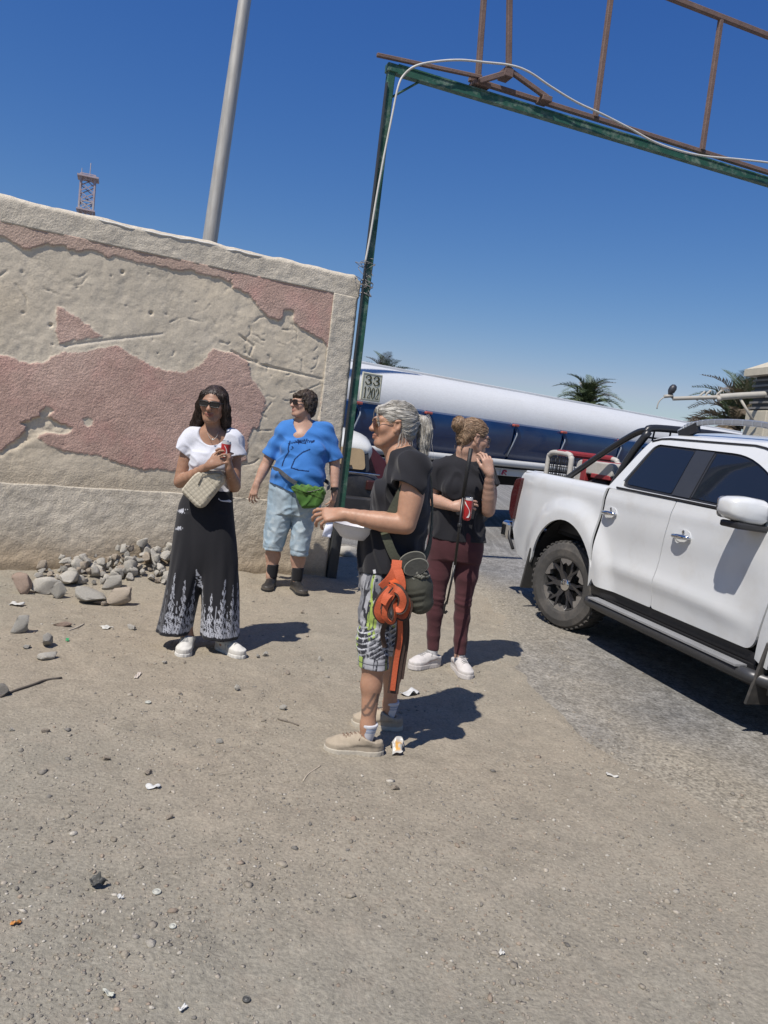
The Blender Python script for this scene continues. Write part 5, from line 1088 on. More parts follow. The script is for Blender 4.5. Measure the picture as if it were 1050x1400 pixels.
    def strands(s, name, roots, m, parent, cols, w=.0011, seg=7, seed=1, wav=.004, grav=.0):
        """roots: list of polylines in local coords; each becomes jittered thin 3-sided locks"""
        r = np.random.default_rng(seed); VV, FF, CC = [], [], []; off = 0
        for pl in roots:
            P = np.array([s.w(p) for p in spline(pl, max(2, seg//(len(pl)-1)+1))]); n = len(P)
            T = np.gradient(P, axis=0); T /= np.maximum(np.linalg.norm(T, axis=1)[:, None], 1e-9); a = np.cross(T, A3((.3, .2, 1))); a /= np.maximum(np.linalg.norm(a, axis=1)[:, None], 1e-6); b = np.cross(T, a)
            ph = r.uniform(0, 6.28); tt = np.linspace(0, 1, n)[:, None]; P = P+a*(wav*np.sin(5*tt+ph)*tt)+b*(wav*np.cos(4*tt+ph)*tt); ww = w*r.uniform(.7, 1.3)*(1-.65*tt**2)
            for j in range(3): VV.append(P+a*ww*math.cos(2.094*j)+b*ww*math.sin(2.094*j))
            i = np.arange(n-1)
            for j in range(3): k_ = (j+1) % 3; FF.append(np.stack([off+j*n+i, off+k_*n+i, off+k_*n+i+1, off+j*n+i+1], -1))
            off += 3*n; c = A3(cols[r.integers(len(cols))])*r.uniform(.75, 1.25); CC.append(np.repeat(c[None], 3*n, 0))
        return np_mesh(name, np.concatenate(VV), np.concatenate(FF), m, np.concatenate(CC), True, parent)
    def surface_strands(s, name, S, n, dirf, m, parent, cols, w=.0010, steps=7, ln=.055, off=.0012, seed=1, jit=.18, sel=None):
        """locks of hair that run along the hair volume S following the flow dirf (head-local)"""
        r = np.random.default_rng(seed); g = np.gradient(S.d, S.h)
        def samp(A_, P):
            q = np.clip((P-S.lo)/S.h, 0, np.array(S.d.shape)-1.001); i = q.astype(int); f = q-i; o = 0
            for a in (0, 1):
                for b in (0, 1):
                    for c in (0, 1): o = o + A_[i[:, 0]+a, i[:, 1]+b, i[:, 2]+c]*(f[:, 0] if a else 1-f[:, 0])*(f[:, 1] if b else 1-f[:, 1])*(f[:, 2] if c else 1-f[:, 2])
            return o
        def norm(P): v = np.stack([samp(q, P) for q in g], 1); return v/np.maximum(np.linalg.norm(v, axis=1)[:, None], 1e-6)
        V, _ = surface_nets(S.d, S.lo, S.h); L0 = s.loc(V)
        if sel is not None: V = V[sel(L0)]
        P = V[r.integers(len(V), size=n)].copy(); lift = off*r.uniform(-.3, 1.6, n); J = r.normal(0, jit, (n, 3)); Q = [P]; T = []
        LL = ln*r.uniform(.6, 1.3, n)
        for k in range(steps):
            L_ = s.loc(P); d = dirf(L_)+J*.0; d = d/np.maximum(np.linalg.norm(d, axis=1)[:, None], 1e-6)+J; dw = d@s.R; N_ = norm(P); dw = dw-N_*(dw*N_).sum(1)[:, None]; dw /= np.maximum(np.linalg.norm(dw, axis=1)[:, None], 1e-6)
            P = P+dw*(LL/steps)[:, None]; P = P-norm(P)*(samp(S.d, P)-lift)[:, None]; Q.append(P.copy())
        Q = np.stack(Q, 1); T = np.gradient(Q, axis=1); T /= np.maximum(np.linalg.norm(T, axis=2)[..., None], 1e-9); a = np.cross(T, A3((.31, .23, .92))); a /= np.maximum(np.linalg.norm(a, axis=2)[..., None], 1e-6); b = np.cross(T, a); k = steps+1
        tt = np.linspace(0, 1, k); ww = (w*r.uniform(.6, 1.4, n))[:, None]*(np.sin(np.clip(tt*.94+.06, 0, 1)*PI)**.5)[None]; VV = np.stack([Q+(a*math.cos(2.094*j)+b*math.sin(2.094*j))*ww[..., None] for j in range(3)], 1)
        base = np.arange(n)[:, None]*3*k; i = np.arange(k-1)[None]; FF = np.concatenate([np.stack([base+j*k+i, base+((j+1) % 3)*k+i, base+((j+1) % 3)*k+i+1, base+j*k+i+1], -1).reshape(-1, 4) for j in range(3)])
        C_ = A3(cols)[r.integers(len(cols), size=n)]*r.uniform(.75, 1.25, (n, 1)); o = np_mesh(name, VV.reshape(-1, 3), FF, m, np.repeat(C_, 3*k, 0), True, parent); return tag(o, kind='stuff')
    def glasses(s, parent, lens_m, frame_m, w=.030, h=.021, cx=.0325, z=.004, rim=.0022, flat=2.6, y=.103, thick_top=0):
        g = bpy.data.objects.new('sunglasses', None); link(g, parent); q = s.sc; bm = bmesh.new()
        ybow = lambda x: y-abs(x)**1.6*.75
        for sx in (-1, 1):
            pts = [(sx*cx+w*np.sign(math.cos(t))*abs(math.cos(t))**(2/flat), z+h*np.sign(math.sin(t))*abs(math.sin(t))**(2/flat)) for t in np.linspace(0, 2*PI, 28)]
            tube(bm, [s.w((a, ybow(a), b)) for a, b in pts], rim*q, 6, False)
            if thick_top: tube(bm, [s.w((a, ybow(a)+.001, b)) for a, b in pts[3:12]], thick_top*q, 6)
            L_ = bmesh.new(); f0 = [L_.verts.new(s.w((a, ybow(a)-.001, b))) for a, b in pts[:-1]]; f1 = [L_.verts.new(s.w((a, ybow(a)+.0012, b))) for a, b in pts[:-1]]; L_.faces.new(f0); L_.faces.new(f1[::-1])
            for i in range(27): L_.faces.new((f0[i], f1[i], f1[(i+1) % 27], f0[(i+1) % 27]))
            bmesh.ops.recalc_face_normals(L_, faces=L_.faces); bm_obj('lens', L_, lens_m, g)
            tube(bm, [s.w(p) for p in ((sx*(cx+w), ybow(cx+w), z+h*.45), (sx*.0745, .045, z+h*.5), (sx*.0785, 0, z+.010), (sx*.0775, -.022, z))], rim*1.15*q, 6)
        tube(bm, [s.w(p) for p in ((-cx+w, ybow(0)-.002, z+h*.35), (0, y+.004, z+h*.5), (cx-w, ybow(0)-.002, z+h*.35))], rim*q, 6)
        bm_obj('frame', bm, frame_m, g, True); return g

def shoe(parent, ankle, toe_dir, L=.27, W=.098, hgt=.085, top_c=(.7, .69, .66), sole_c=(.74, .73, .70), collar=.045, lace_c=(.6, .6, .58), heel=.0, boot=0.0, z0=.0, h=.0045, accents=None, name='shoe', chunky=0.0):
    f = unit((toe_dir[0], toe_dir[1], 0)); sd = np.array([f[1], -f[0], 0.]); a = A3(ankle); o = np.array([a[0], a[1], z0])-f*L*.30; th = .026+chunky
    R = np.stack([f, sd, [0, 0, 1.0]]); P = lambda u, v, w: o+f*u+sd*v+np.array([0, 0, w])
    def outline(x, y):
        px, py = x-o[0], y-o[1]; u = px*f[0]+py*f[1]; v = px*sd[0]+py*sd[1]; t = np.clip(u/L, 0, 1)
        wv = np.interp(t.ravel(), [0, .03, .1, .22, .45, .65, .8, .92, .98, 1], np.array([.12, .34, .60, .72, .70, .90, 1.0, .80, .46, .12])*W/2).reshape(t.shape).astype(np.float32)
        return np.maximum(np.abs(v+.006*np.sin(t*PI)*0)-wv, np.maximum(-u, u-L)), u
    lo = o-np.array([.33, .33, .03]); hi = o+np.array([.33, .33, .22+boot])
    S = Sdf(lo, hi, h)
    S.chain([P(L*.16, 0, th+.030), P(L*.30, 0, th+.034), P(L*.50, 0, th+.026), P(L*.72, 0, th+.012), P(L*.86, 0, th+.006)], [.034, .037, .036, .034, .026], .03)
    S.ell(P(L*.76, 0, th+.006), (L*.20, W*.44, .036), R, .02); S.ell(P(L*.17, 0, th+.022), (L*.15, W*.32, .050), R, .02); S.ell(P(L*.45, 0, th+.010), (L*.3, W*.36, .04), R, .02)
    S.cone(P(L*.27, 0, th+.03), P(L*.27, 0, hgt+boot), .040, collar, .02)
    S.op(lambda x, y, z: np.maximum(outline(x, y)[0]*.9+.25*np.maximum(z-.05, 0), z-.055) , lo, hi, .012)
    S.clip(lambda x, y, z: np.maximum(th*.75-(z-z0), (outline(x, y)[0]-.003)*.9-.4*np.maximum(z-z0-.05, 0)))
    S.clip(lambda x, y, z: (z-z0)-(hgt+boot)-.35*np.clip(((x-o[0])*f[0]+(y-o[1])*f[1]-L*.27), -.03, .05))
    S.cone(P(L*.27, 0, hgt+boot-.006), P(L*.27, 0, hgt+boot+.05), collar-.016, collar-.007, .006, 'c')
    tc, sc_ = A3(top_c), A3(sole_c)
    def colf(V):
        u = (V-o)@f; v = (V-o)@sd; z = V[:, 2]-z0; c = np.repeat(tc[None], len(V), 0); n_ = NZ(V[:, 0], V[:, 1], V[:, 2], 25)[:, None]
        c = c*(1+.06*n_); dust_ = smooth(.07, .02, z)[:, None]*.25; c = c*(1-dust_)+A3((.36, .31, .25))*dust_
        if accents is not None: c = accents(u/L, v/(W/2), z, c)
        return c
    ob = S.mesh(name, M_cloth_a if not boot else M_leather_a, parent, colf)
    S2 = Sdf(lo, o+np.array([.33, .33, .08]), h)
    S2.op(lambda x, y, z: np.maximum(outline(x, y)[0]*.9-.004-.10*np.maximum(z-z0-.012, 0)*0, np.abs(z-z0-th/2-.004*0)-th/2), lo, hi, .006)
    S2.disp(lambda x, y, z: .0012*np.sin(((x-o[0])*f[0]+(y-o[1])*f[1])*260)*(z < z0+.012))
    S2.mesh('sole', M_cloth_a, ob, lambda V: np.repeat(sc_[None], len(V), 0)*(1-.25*smooth(.012, .0, V[:, 2]-z0)[:, None]*0)*(1+.05*NZ(V[:, 0], V[:, 1], V[:, 2], 20)[:, None]))
    if lace_c is not None:
        bm = bmesh.new()
        for i in range(5):
            u = L*(.42+.062*i); zt = th+float(np.interp(u/L, [.30, .5, .72, .86], [.074, .066, .050, .036]))+.002; w_ = .019+.001*i
            tube(bm, [P(u, -w_, zt-.010), P(u+.004, -w_*.4, zt+.002), P(u+.012, w_*.5, zt+.002), P(u+.014, w_, zt-.010)], .0028, 5); tube(bm, [P(u+.014, -w_, zt-.010), P(u+.008, 0, zt+.003), P(u, w_, zt-.010)], .0026, 5)
        tube(bm, [P(L*.41, -.004, th+.068), P(L*.40, -.03, th+.070), P(L*.44, -.04, th+.05)], .0024, 5); tube(bm, [P(L*.41, .004, th+.068), P(L*.39, .03, th+.072), P(L*.43, .042, th+.05)], .0024, 5)
        tag(bm_obj('lace', bm, mat('lace', A3(lace_c)*.72, .9, var=.1), ob, True), kind='stuff')
    return ob
M_skin = mat('skin', attr=True, rough=.48, var=.10, vs_=14, fine=.08, fs=70, bump=.12, bs=260, bd=.002, sss=.12, spec=.35)
M_cloth_a = mat('cloth painted', attr=True, rough=.88, var=.04, vs_=10, fine=.07, fs=160, bump=.25, bs=300, bd=.002, spec=.15, sheen=.1)
M_leather_a = mat('leather painted', attr=True, rough=.42, var=.08, vs_=12, fine=.06, fs=80, bump=.15, bs=90, bd=.003, spec=.4)
M_hair_a = mat('hair painted', attr=True, rough=.45, var=.10, vs_=20, fine=.18, fs=120, bump=.5, bs=90, bd=.004, spec=.45)
M_darklens = mat('dark lens', (.008, .008, .010), .06, var=0, fine=0, spec=.7)
M_rosylens = mat('rose tinted lens', (.09, .04, .035), .08, var=0, fine=0, spec=.6, alpha=.72)
M_dkframe = mat('dark frame', (.012, .011, .011), .35, var=0, fine=0)

class Pose:
    """keypoints of one figure, measured in the figure's own upright plane Y with small depth offsets; stored relative to its base"""
    def __init__(s, Y, base_px): s.Y = Y; b = at_z(*base_px); s.base = np.array([at_y(base_px[0], base_px[1], Y)[0], Y, 0.0])
    def __call__(s, px, py, dy=0.0): return at_y(px, py, s.Y+dy)-s.base
def flat_col(c): c = A3(c); return lambda V: np.repeat(c[None], len(V), 0)
def wrinkle(seed, amp, f, sx=1, sy=1, sz=1):
    n = SinNoise(seed, 10); return lambda x, y, z: -amp*np.clip(1.1-2.6*np.abs(n(x, y, z, f, sx, sy, sz)), -.25, 1.1)
def strap(name, pts, w, t, m, parent, normal_from=None, seg=5, twist=None):
    """flat webbing following a polyline; faces away from the axis point list normal_from"""
    P = [Vector(p) for p in spline(pts, seg)]; bm = bmesh.new(); prev = None; c0 = Vector(normal_from) if normal_from is not None else None
    for i, p in enumerate(P):
        d = (P[min(i+1, len(P)-1)]-P[max(i-1, 0)]).normalized(); nrm = (p-Vector((c0.x, c0.y, p.z))) if c0 is not None else Vector((0, -1, 0)); nrm = (nrm-d*nrm.dot(d)).normalized()
        if twist is not None: nrm = Matrix.Rotation(float(np.interp(i/(len(P)-1), np.linspace(0, 1, len(twist)), twist)), 3, d) @ nrm
        sd = d.cross(nrm)
        row = [bm.verts.new(p+sd*w/2-nrm*t/2), bm.verts.new(p+sd*w/2+nrm*t/2), bm.verts.new(p-sd*w/2+nrm*t/2), bm.verts.new(p-sd*w/2-nrm*t/2)]
        if prev:
            for j in range(4): bm.faces.new((prev[j], prev[(j+1) % 4], row[(j+1) % 4], row[j]))
        else: bm.faces.new(row[::-1])
        prev = row
    bm.faces.new(prev); bmesh.ops.recalc_face_normals(bm, faces=bm.faces); return bm_obj(name, bm, m, parent, True, 40)
# ================================================================== PEOPLE
def person(label, K): return thing('person', label, 'person', tuple(K.base), 0, None)
def skin_paint(base_c, head, extra=None, **kw):
    def f(V):
        c = np.repeat(A3(base_c)[None], len(V), 0); n1 = NZ(V[:, 0], V[:, 1], V[:, 2], 6)[:, None]; c = c*(1+.05*n1)
        c = head.paint(V, c, **kw)
        if extra is not None: c = extra(V, c)
        return c
    return f
def limb(S, pts, rs, k=.012): P = spline(pts, 4); R = np.interp(np.linspace(0, len(pts)-1, len(P)), range(len(pts)), rs); S.chain(P, R, k)
def can(name, label, K, top, bot, r, group=None):
    a, b = Vector(bot), Vector(top); o = thing(name, label, 'drink can', tuple(Vector(K.base)+a), 0, group); d = (b-a); H = d.length
    o.rotation_mode = 'QUATERNION'; o.rotation_quaternion = Vector((0, 0, 1)).rotation_difference(d)
    bm = bmesh.new(); lathe(bm, [(r*.72, 0), (r*.80, .004), (r, .014), (r, H*.5), (r, H-.016)], 28); bd_ = bm_obj('can_body', bm, mat('red can print', (.38, .018, .022), .3, var=.05, coat=.4), o, True, 40)
    bm = bmesh.new(); lathe(bm, [(r, H-.0155), (r*.86, H-.002), (r*.84, H), (r*.80, H-.004), (.001, H-.004)], 28); bm_obj('can_top', bm, mat('dull aluminium', (.36, .36, .36), .75, metal=.0, var=.05, fine=0), o, True, 40)
    bm = bmesh.new(); tube(bm, [(.003, 0, H-.003), (.012, 0, H-.002)], .006, 8); bm_obj('ring_pull', bm, M_chrome, o, True)
    bm = bmesh.new()                           # flowing white band printed on the side
    for a0 in (0, PI):
        pr = None
        for i in range(14):
            z = .02+(H-.045)*i/13; an = a0+PI*1.35+.9*math.sin(z*32); w = .16+.10*math.sin(z*50+1)
            row = [bm.verts.new(((r+.0006)*math.cos(an+s*w), (r+.0006)*math.sin(an+s*w), z)) for s in (-1, -.3, .3, 1)]
            if pr:
                for j in range(3): bm.faces.new((pr[j], pr[j+1], row[j+1], row[j]))
            pr = row
    bm_obj('white_band', bm, mat('white can print', (.70, .68, .66), .35, var=.03), o, True); return o
def clip_low(f): return lambda x, y, z: f(x, y)-z
IDX3 = lambda a, b, c: (a, b, c)
# ------------------------------------------------------------------ A: woman in white top and wide black trousers
K = Pose(4.79, (290, 890)); pA_ = person('woman in white tee and wide black patterned trousers holding a red can', K)
H = Head(K(292.5, 552, -.02), (-.06, -1, -.10), (.02, 0, 1), .96)
S = Sdf((-.36, -.45, -.02), (.34, .30, 1.72), .0047)
H.build(S, smile=1.0, jaw=.88); nb = K(291, 592, .03)
S.chain([H.w((0, -.022, -.05)), H.w((0, -.020, -.105)), nb], [.052, .049, .056], .02)
shR, shL = K(264, 598, .02), K(319, 601, .02); S.chain([shR, nb+A3((-.02, .0, -.02)), nb+A3((.02, 0, -.02)), shL], [.046, .056, .056, .046], .04)
S.ell(K(290, 618, .03), (.125, .085, .12), None, .03); S.cone(K(288, 640, .03), K(287, 690, .03), .10, .11, .04)
elR, wrR = K(246, 659, -.0), K(284.5, 637.5, -.205); elL, wrL = K(320.5, 665, .0), K(313.5, 642, -.19)
limb(S, [shR, K(254, 628, .01), elR], [.046, .042, .036]); limb(S, [elR, elR*.65+wrR*.35+A3((-.003, 0, -.006)), wrR], [.036, .037, .0235])
limb(S, [shL, K(320, 633, .02), elL], [.046, .042, .036]); limb(S, [elL, elL*.65+wrL*.35, wrL], [.036, .037, .0235])
HR = A3((.012, -.022, .008)); wrR = wrR+HR*.5; cb0, cb1 = K(306, 626, -.225), K(309.5, 603, -.235)
hand(S, wrR, (.74, -.14, .55), (.25, .95, -.2), +1, [(.35, .55, .4), (.40, .6, .4), (.45, .65, .45), (.5, .7, .5)], .92, (.75, .25))
hand(S, wrL, (-.12, -.15, .95), (-.86, -.25, -.1), -1, [(.6, .9, .5), (.6, .9, .5), (.65, .9, .55), (.7, .9, .6)], .92, (.6, .35))
for sx, hip, kn, an in ((-1, K(266, 720, .02), K(252, 800, 0), K(256, 872, -.03)), (1, K(303, 722, .02), K(304, 805, .01), K(308, 876, .02))):
    S.chain([hip, kn, an, an+A3((0, 0, -.05))], [.08, .055, .036, .034], .03)
S.mesh('body', M_skin, pA_, skin_paint((.31, .175, .115), H, lips=(.28, .10, .08), brow=(.03, .02, .015)))
# hair
S = Sdf(H.c-A3((.22, .20, .30)), H.c+A3((.20, .22, .16)), .0045)
E = lambda c, r, k=.02, mode='u': S.ell(H.w(c), A3(r)*H.sc, H.R, k, mode)
E((0, -.022, .034), (.081, .101, .084)); E((0, -.06, -.03), (.078, .062, .085), .03)
S.chain([H.w(p) for p in ((-.062, .030, .055), (-.078, .010, -.02), (-.090, -.015, -.09), (-.120, -.03, -.155), (-.135, -.035, -.19))], [.022, .030, .034, .030, .012], .02)
S.chain([H.w(p) for p in ((.062, .030, .055), (.080, .010, -.02), (.083, -.015, -.10), (.082, -.04, -.165), (.080, -.05, -.205))], [.022, .028, .030, .027, .014], .02)
S.chain([H.w(p) for p in ((-.03, -.08, -.05), (-.04, -.075, -.15), (-.05, -.06, -.21))], [.05, .045, .02], .03); S.chain([H.w(p) for p in ((.03, -.08, -.05), (.035, -.08, -.16), (.04, -.07, -.22))], [.05, .042, .02], .03)
E((-.004, .092, -.030), (.056, .075, .092), .012, 'c'); E((0, .120, .022), (.043, .062, .060), .015, 'c')
S.disp(lambda x, y, z: .0022*np.sin(np.arctan2(x-H.c[0], -(y-H.c[1]))*38+z*14)+.0015*NZ(x, y, z, 30, 1, 1, .2))
hair = S.mesh('hair', M_hair_a, pA_, lambda V: np.repeat(A3((.030, .019, .015))[None], len(V), 0)*(1+.35*NZ(V[:, 0], V[:, 1], V[:, 2], 22, 1, 1, .15)[:, None]))
H.surface_strands('hair_strand', S, 1700, lambda L: np.stack([np.sign(L[:, 0]+.001)*np.where(L[:, 2] > .03, .9, .12), -.18+0*L[:, 0], -1+0*L[:, 0]], 1), M_hair_a, hair, [(.034, .021, .016), (.046, .030, .023), (.020, .013, .011)], .0011, 8, .085, seed=4, jit=.07)
H.glasses(pA_, M_darklens, M_dkframe, .030, .0165, .0335, .004, .0034, 5.0, .104, .0040)
# white tee
S = Sdf((-.34, -.30, .95), (.30, .30, 1.50), .0047)
sec = lambda K, y, xl, xr, ry, dy=.03, yaw=0: (K((xl+xr)/2, y, dy)[2], K((xl+xr)/2, y, dy)[0], dy, (K(xr, y, dy)[0]-K(xl, y, dy)[0])/2, ry, yaw)
S.loft([sec(K, 592, 275, 307, .055), sec(K, 598, 262, 321, .075), sec(K, 612, 258, 322, .100), sec(K, 630, 258, 320, .115, .02), sec(K, 648, 259, 317, .105, .02), sec(K, 664, 258, 316, .100, .02), sec(K, 681, 256, 318, .105, .02)], .02)
for sx in (-1, 1): S.ell(K(289+sx*13, 630, -.055), (.055, .045, .055), None, .04)
S.chain([shR+A3((-.005, 0, -.004)), nb+A3((-.03, 0, -.025)), nb+A3((.03, 0, -.025)), shL+A3((.005, 0, -.004))], [.058, .068, .068, .058], .02); S.cone(shR+A3((.01, 0, .004)), K(248, 617, .005), .060, .063, .03); S.cone(shL+A3((-.01, 0, .004)), K(323, 624, .005), .060, .063, .03)
S.clip(lambda x, y, z: K(250, 619, 0)[2]+.004-z-np.maximum(x-K(252, 0, 0)[0], 0)*3 + np.maximum(-.5+0*x, 0)) if False else None
wr1 = wrinkle(21, .0042, 7, 1, 1, 1.6); S.disp(lambda x, y, z: wr1(x, y, z)+.0035*np.sin(z*95+x*30)*smooth(1.22, 1.10, z))
dR = unit(K(248, 617, .005)-shR); dL = unit(K(323, 624, .005)-shL); eR, eL = K(247.5, 617, .005), K(323.5, 625, .005)
S.op(lambda x, y, z: -np.maximum(-((x-eR[0])*dR[0]+(y-eR[1])*dR[1]+(z-eR[2])*dR[2]), np.sqrt((x-eR[0])**2+(y-eR[1])**2+(z-eR[2])**2)-.10)*0+np.maximum(-((x-eR[0])*dR[0]+(y-eR[1])*dR[1]+(z-eR[2])*dR[2]), np.sqrt((x-eR[0])**2+(y-eR[1])**2+(z-eR[2])**2)-.095), eR-.1, eR+.1, .003, 'c')
S.op(lambda x, y, z: np.maximum(-((x-eL[0])*dL[0]+(y-eL[1])*dL[1]+(z-eL[2])*dL[2]), np.sqrt((x-eL[0])**2+(y-eL[1])**2+(z-eL[2])**2)-.095), eL-.1, eL+.1, .003, 'c')
S.cone(eR-dR*.035, eR+dR*.02, .046, .050, .004, 'c'); S.cone(eL-dL*.035, eL+dL*.02, .046, .050, .004, 'c')
S.ell(K(290, 589, -.045), (.085, .12, .090), None, .006, 'c'); S.ell(K(290, 583, .02), (.066, .11, .07), None, .006, 'c')
S.mesh('tee_shirt', M_cloth_a, pA_, flat_col((.55, .56, .61)))
# wide trousers
hemL, hemR = K(239.5, 861, -.02), K(300, 867, .02)
S = Sdf((-.42, -.26, .05), (.30, .30, 1.09), .0048)
fold = lambda ph, amp: (lambda a, z: 1+amp*smooth(.95, .35, z)*(np.sin(a*7+ph+2.0*np.sin(z*5))+.6*np.sin(a*12+ph*2-z*6)))
S.loft([sec(K, 668, 257, 318, .105, .02), sec(K, 690, 246, 319, .125, .02), sec(K, 715, 240.5, 321, .135, .02), sec(K, 745, 236, 324, .14, .02), sec(K, 775, 236, 324, .125, .02), sec(K, 800, 246, 312, .09, .02)], .03, fold=fold(.4, .018))
LG = [sec(K, 700, 247, 276, .11, .01), sec(K, 745, 237.5, 283, .128, .01), sec(K, 790, 231, 277, .135, .0), sec(K, 830, 223, 268.5, .14, -.01), sec(K, 862.5, 215, 261.5, .145, -.02)]
RG = [sec(K, 700, 282, 317, .11, .02), sec(K, 745, 274, 322.5, .128, .02), sec(K, 790, 274, 326, .135, .02), sec(K, 830, 276, 326.5, .14, .02), sec(K, 869, 275, 327, .145, .02)]
S.loft(LG, .016, fold=fold(1.1, .03)); S.loft(RG, .016, fold=fold(2.7, .03))
S.loft([(a[0]-(.0 if i else 0)-.02, a[1], a[2], a[3]-.013, a[4]-.013, 0) for i, a in enumerate(LG[3:])][:2] , .003, 'c'); S.loft([(a[0]-.02, a[1], a[2], a[3]-.013, a[4]-.013, 0) for a in RG[3:]], .003, 'c')
def trousers_col(V):
    x, y, z = V.T; c = np.repeat(A3((.018, .018, .021))[None], len(V), 0); W_ = A3((.38, .39, .43)); xs = np.array([K(270, 861, 0)[0]])[0]; right = x > np.interp(z, [.13, .9], [K(268.5, 862, 0)[0], K(279, 690, 0)[0]])
    cx = np.where(right, RG[-1][1], LG[-1][1]); cy = np.where(right, .02, -.02); zh = np.where(right, RG[-1][0], LG[-1][0]); an = np.arctan2(x-cx, -(y-cy)); arc_ = an*.135; t = z-zh
    per = .074; ph = arc_/per+np.where(right, .18, .52); cell = np.floor(ph); f = ph-cell-.5; tall = np.where(np.mod(cell, 2) == 0, .40, .33)+.04*np.sin(cell*2.3)
    taper = np.clip(1-t/tall, 0, 1); wv = (.030*taper**1.15+.0035)*(1+.40*np.sin(t*105+cell))*(t < tall); spire = np.abs(f*per) < wv
    f2 = ph+.5-np.floor(ph+.5)-.5; t2 = .225; tp2 = np.clip(1-t/t2, 0, 1); sp2 = (np.abs(f2*per) < (.0015+.012*tp2)*(.55+.45*np.sin(t*120+cell))*(t < t2)) & (t > .09)
    lace = NZ(arc_, z, z*0, 62) ; l2 = NZ(arc_+3, z, z*0, 34); dense = (t < .095+.03*np.sin(ph*6.28)) & (t > .024)
    m_ = (spire & (lace > -.16) | sp2 | dense & (np.abs(l2) > .17) & (lace > -.20)) & (t > .022) ; rim_ = (t > .026) & (t < .05) & (np.sin(arc_*900) > -.3); m_ = m_ | rim_
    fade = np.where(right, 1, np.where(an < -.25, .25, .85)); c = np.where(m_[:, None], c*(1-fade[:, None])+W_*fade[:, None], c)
    for px, py in ((243, 699), (240.5, 722)):
        p = K(px+4, py, -.08); d = np.sqrt(((x-p[0])/.030)**2+((z-p[2]-.3*(x-p[0]))/.011)**2)+.55*NZ(x, y, z, 45); c = np.where((d < .9)[:, None] & (y < .06)[:, None], W_, c)
    return c
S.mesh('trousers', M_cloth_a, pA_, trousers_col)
shoe(pA_, K(256, 884, -.03), (-.02+.10, -1), .262, .098, .085, (.54, .525, .485), (.56, .545, .505), .040, (.42, .42, .41))
shoe(pA_, K(307, 884, .02), (.80, -.60), .262, .098, .085, (.54, .525, .485), (.56, .545, .505), .040, (.42, .42, .41), accents=lambda u, v, z, c: np.where(((np.abs(u-.50) < .025)|(np.abs(u-.58) < .02))[:, None] & (z > .03)[:, None] & (z < .07)[:, None], A3((.30, .31, .31)), c))
can('drink_can', 'red drink can held in both hands by the woman in white', K, tuple(K(310, 603, -.208)), tuple(K(307, 628, -.198)), .029)
# quilted cream bag
bag = thing('crossbody_bag', 'cream quilted bag worn at the waist over wide black trousers', 'bag', tuple(K.base), 0)
bc = [K(x, y, 0) for x, y in ((257, 668), (280, 641), (314, 641.5), (316, 655), (287, 691), (279, 690))]; bp = [(p[0], p[2]) for p in bc]; yb = -.155
S = Sdf((min(p[0] for p in bp)-.04, yb-.08, min(p[1] for p in bp)-.04), (max(p[0] for p in bp)+.04, yb+.10, max(p[1] for p in bp)+.04), .0042); bpr = round_poly(bp, [.03, .05, .02, .03, .05, .04])
def bagf(x, y, z):
    XX, ZZ = np.meshgrid(x.ravel(), z.ravel(), indexing='ij'); d2 = poly_sd(XX, ZZ, bpr)[:, None, :]+.022; dy = np.abs(y-yb)-.024; a = np.maximum(d2, 0); b = np.maximum(dy, 0)
    return (np.sqrt(a*a+b*b)+np.minimum(np.maximum(d2, dy), 0)-.022).astype(np.float32)
S.op(bagf, S.lo, S.lo+S.h*S.n, .005)
pk = K(284, 664, 0)
def quilt(x, y, z):
    u, v = (x+z)*.7071, (x-z)*.7071; g_ = np.minimum(np.abs(((u/.0235) % 1)-.5), np.abs(((v/.0235) % 1)-.5)); q = .0028*np.exp(-(g_/.10)**2); fr = smooth(yb-.02, yb-.035, y)
    seam = np.abs(np.abs((x-pk[0])*.62+(z-pk[2])*.78)-.070); return fr*(q+.004*np.exp(-(seam/.004)**2))
S.disp(quilt)
def bag_col(V):
    c = np.repeat(A3((.46, .415, .325))[None], len(V), 0); d2 = poly_sd(V[:, 0], V[:, 2], bpr); c = c*(1-.28*(np.abs(d2+.014) < .004)[:, None]*(V[:, 1] < yb)[:, None]); fr = V[:, 1] < yb-.025
    u, v = (V[:, 0]+V[:, 2])*.7071, (V[:, 0]-V[:, 2])*.7071; g_ = np.minimum(np.abs(((u/.0235) % 1)-.5), np.abs(((v/.0235) % 1)-.5)); return np.where((fr & (g_ < .09))[:, None], c*.80, c)
S.mesh('pouch', M_cloth_a, bag, bag_col)
bm = bmesh.new(); tube(bm, [Vector(K(271, 663, yb-.05)), Vector(K(277, 648.5, yb-.052)), Vector(K(297, 646.5, yb-.052)), Vector(K(309, 652, yb-.05))], .0032, 6); bm_obj('zip', bm, mat('zip', (.20, .18, .15), .5), bag, True)
bm = bmesh.new(); bar(bm, K(296, 652, yb-.053), K(301, 651, yb-.053), .004, .010, (0, -1, 0)); bm_obj('tag', bm, mat('dark tag', (.10, .09, .08), .4), bag)
cen = K(288, 668, .02); strap('strap', [K(258, 667, yb+.0), K(254.5, 668, -.09), K(253, 669, .02), K(262, 667, .14), K(287, 664, .16), K(312, 661, .13), K(321.5, 660, .03), K(319.5, 657, -.08), K(315.5, 652, yb+.0)], .026, .005, mat('cream strap', (.46, .42, .33), .8, var=.06), bag, (cen[0], .02, 0))
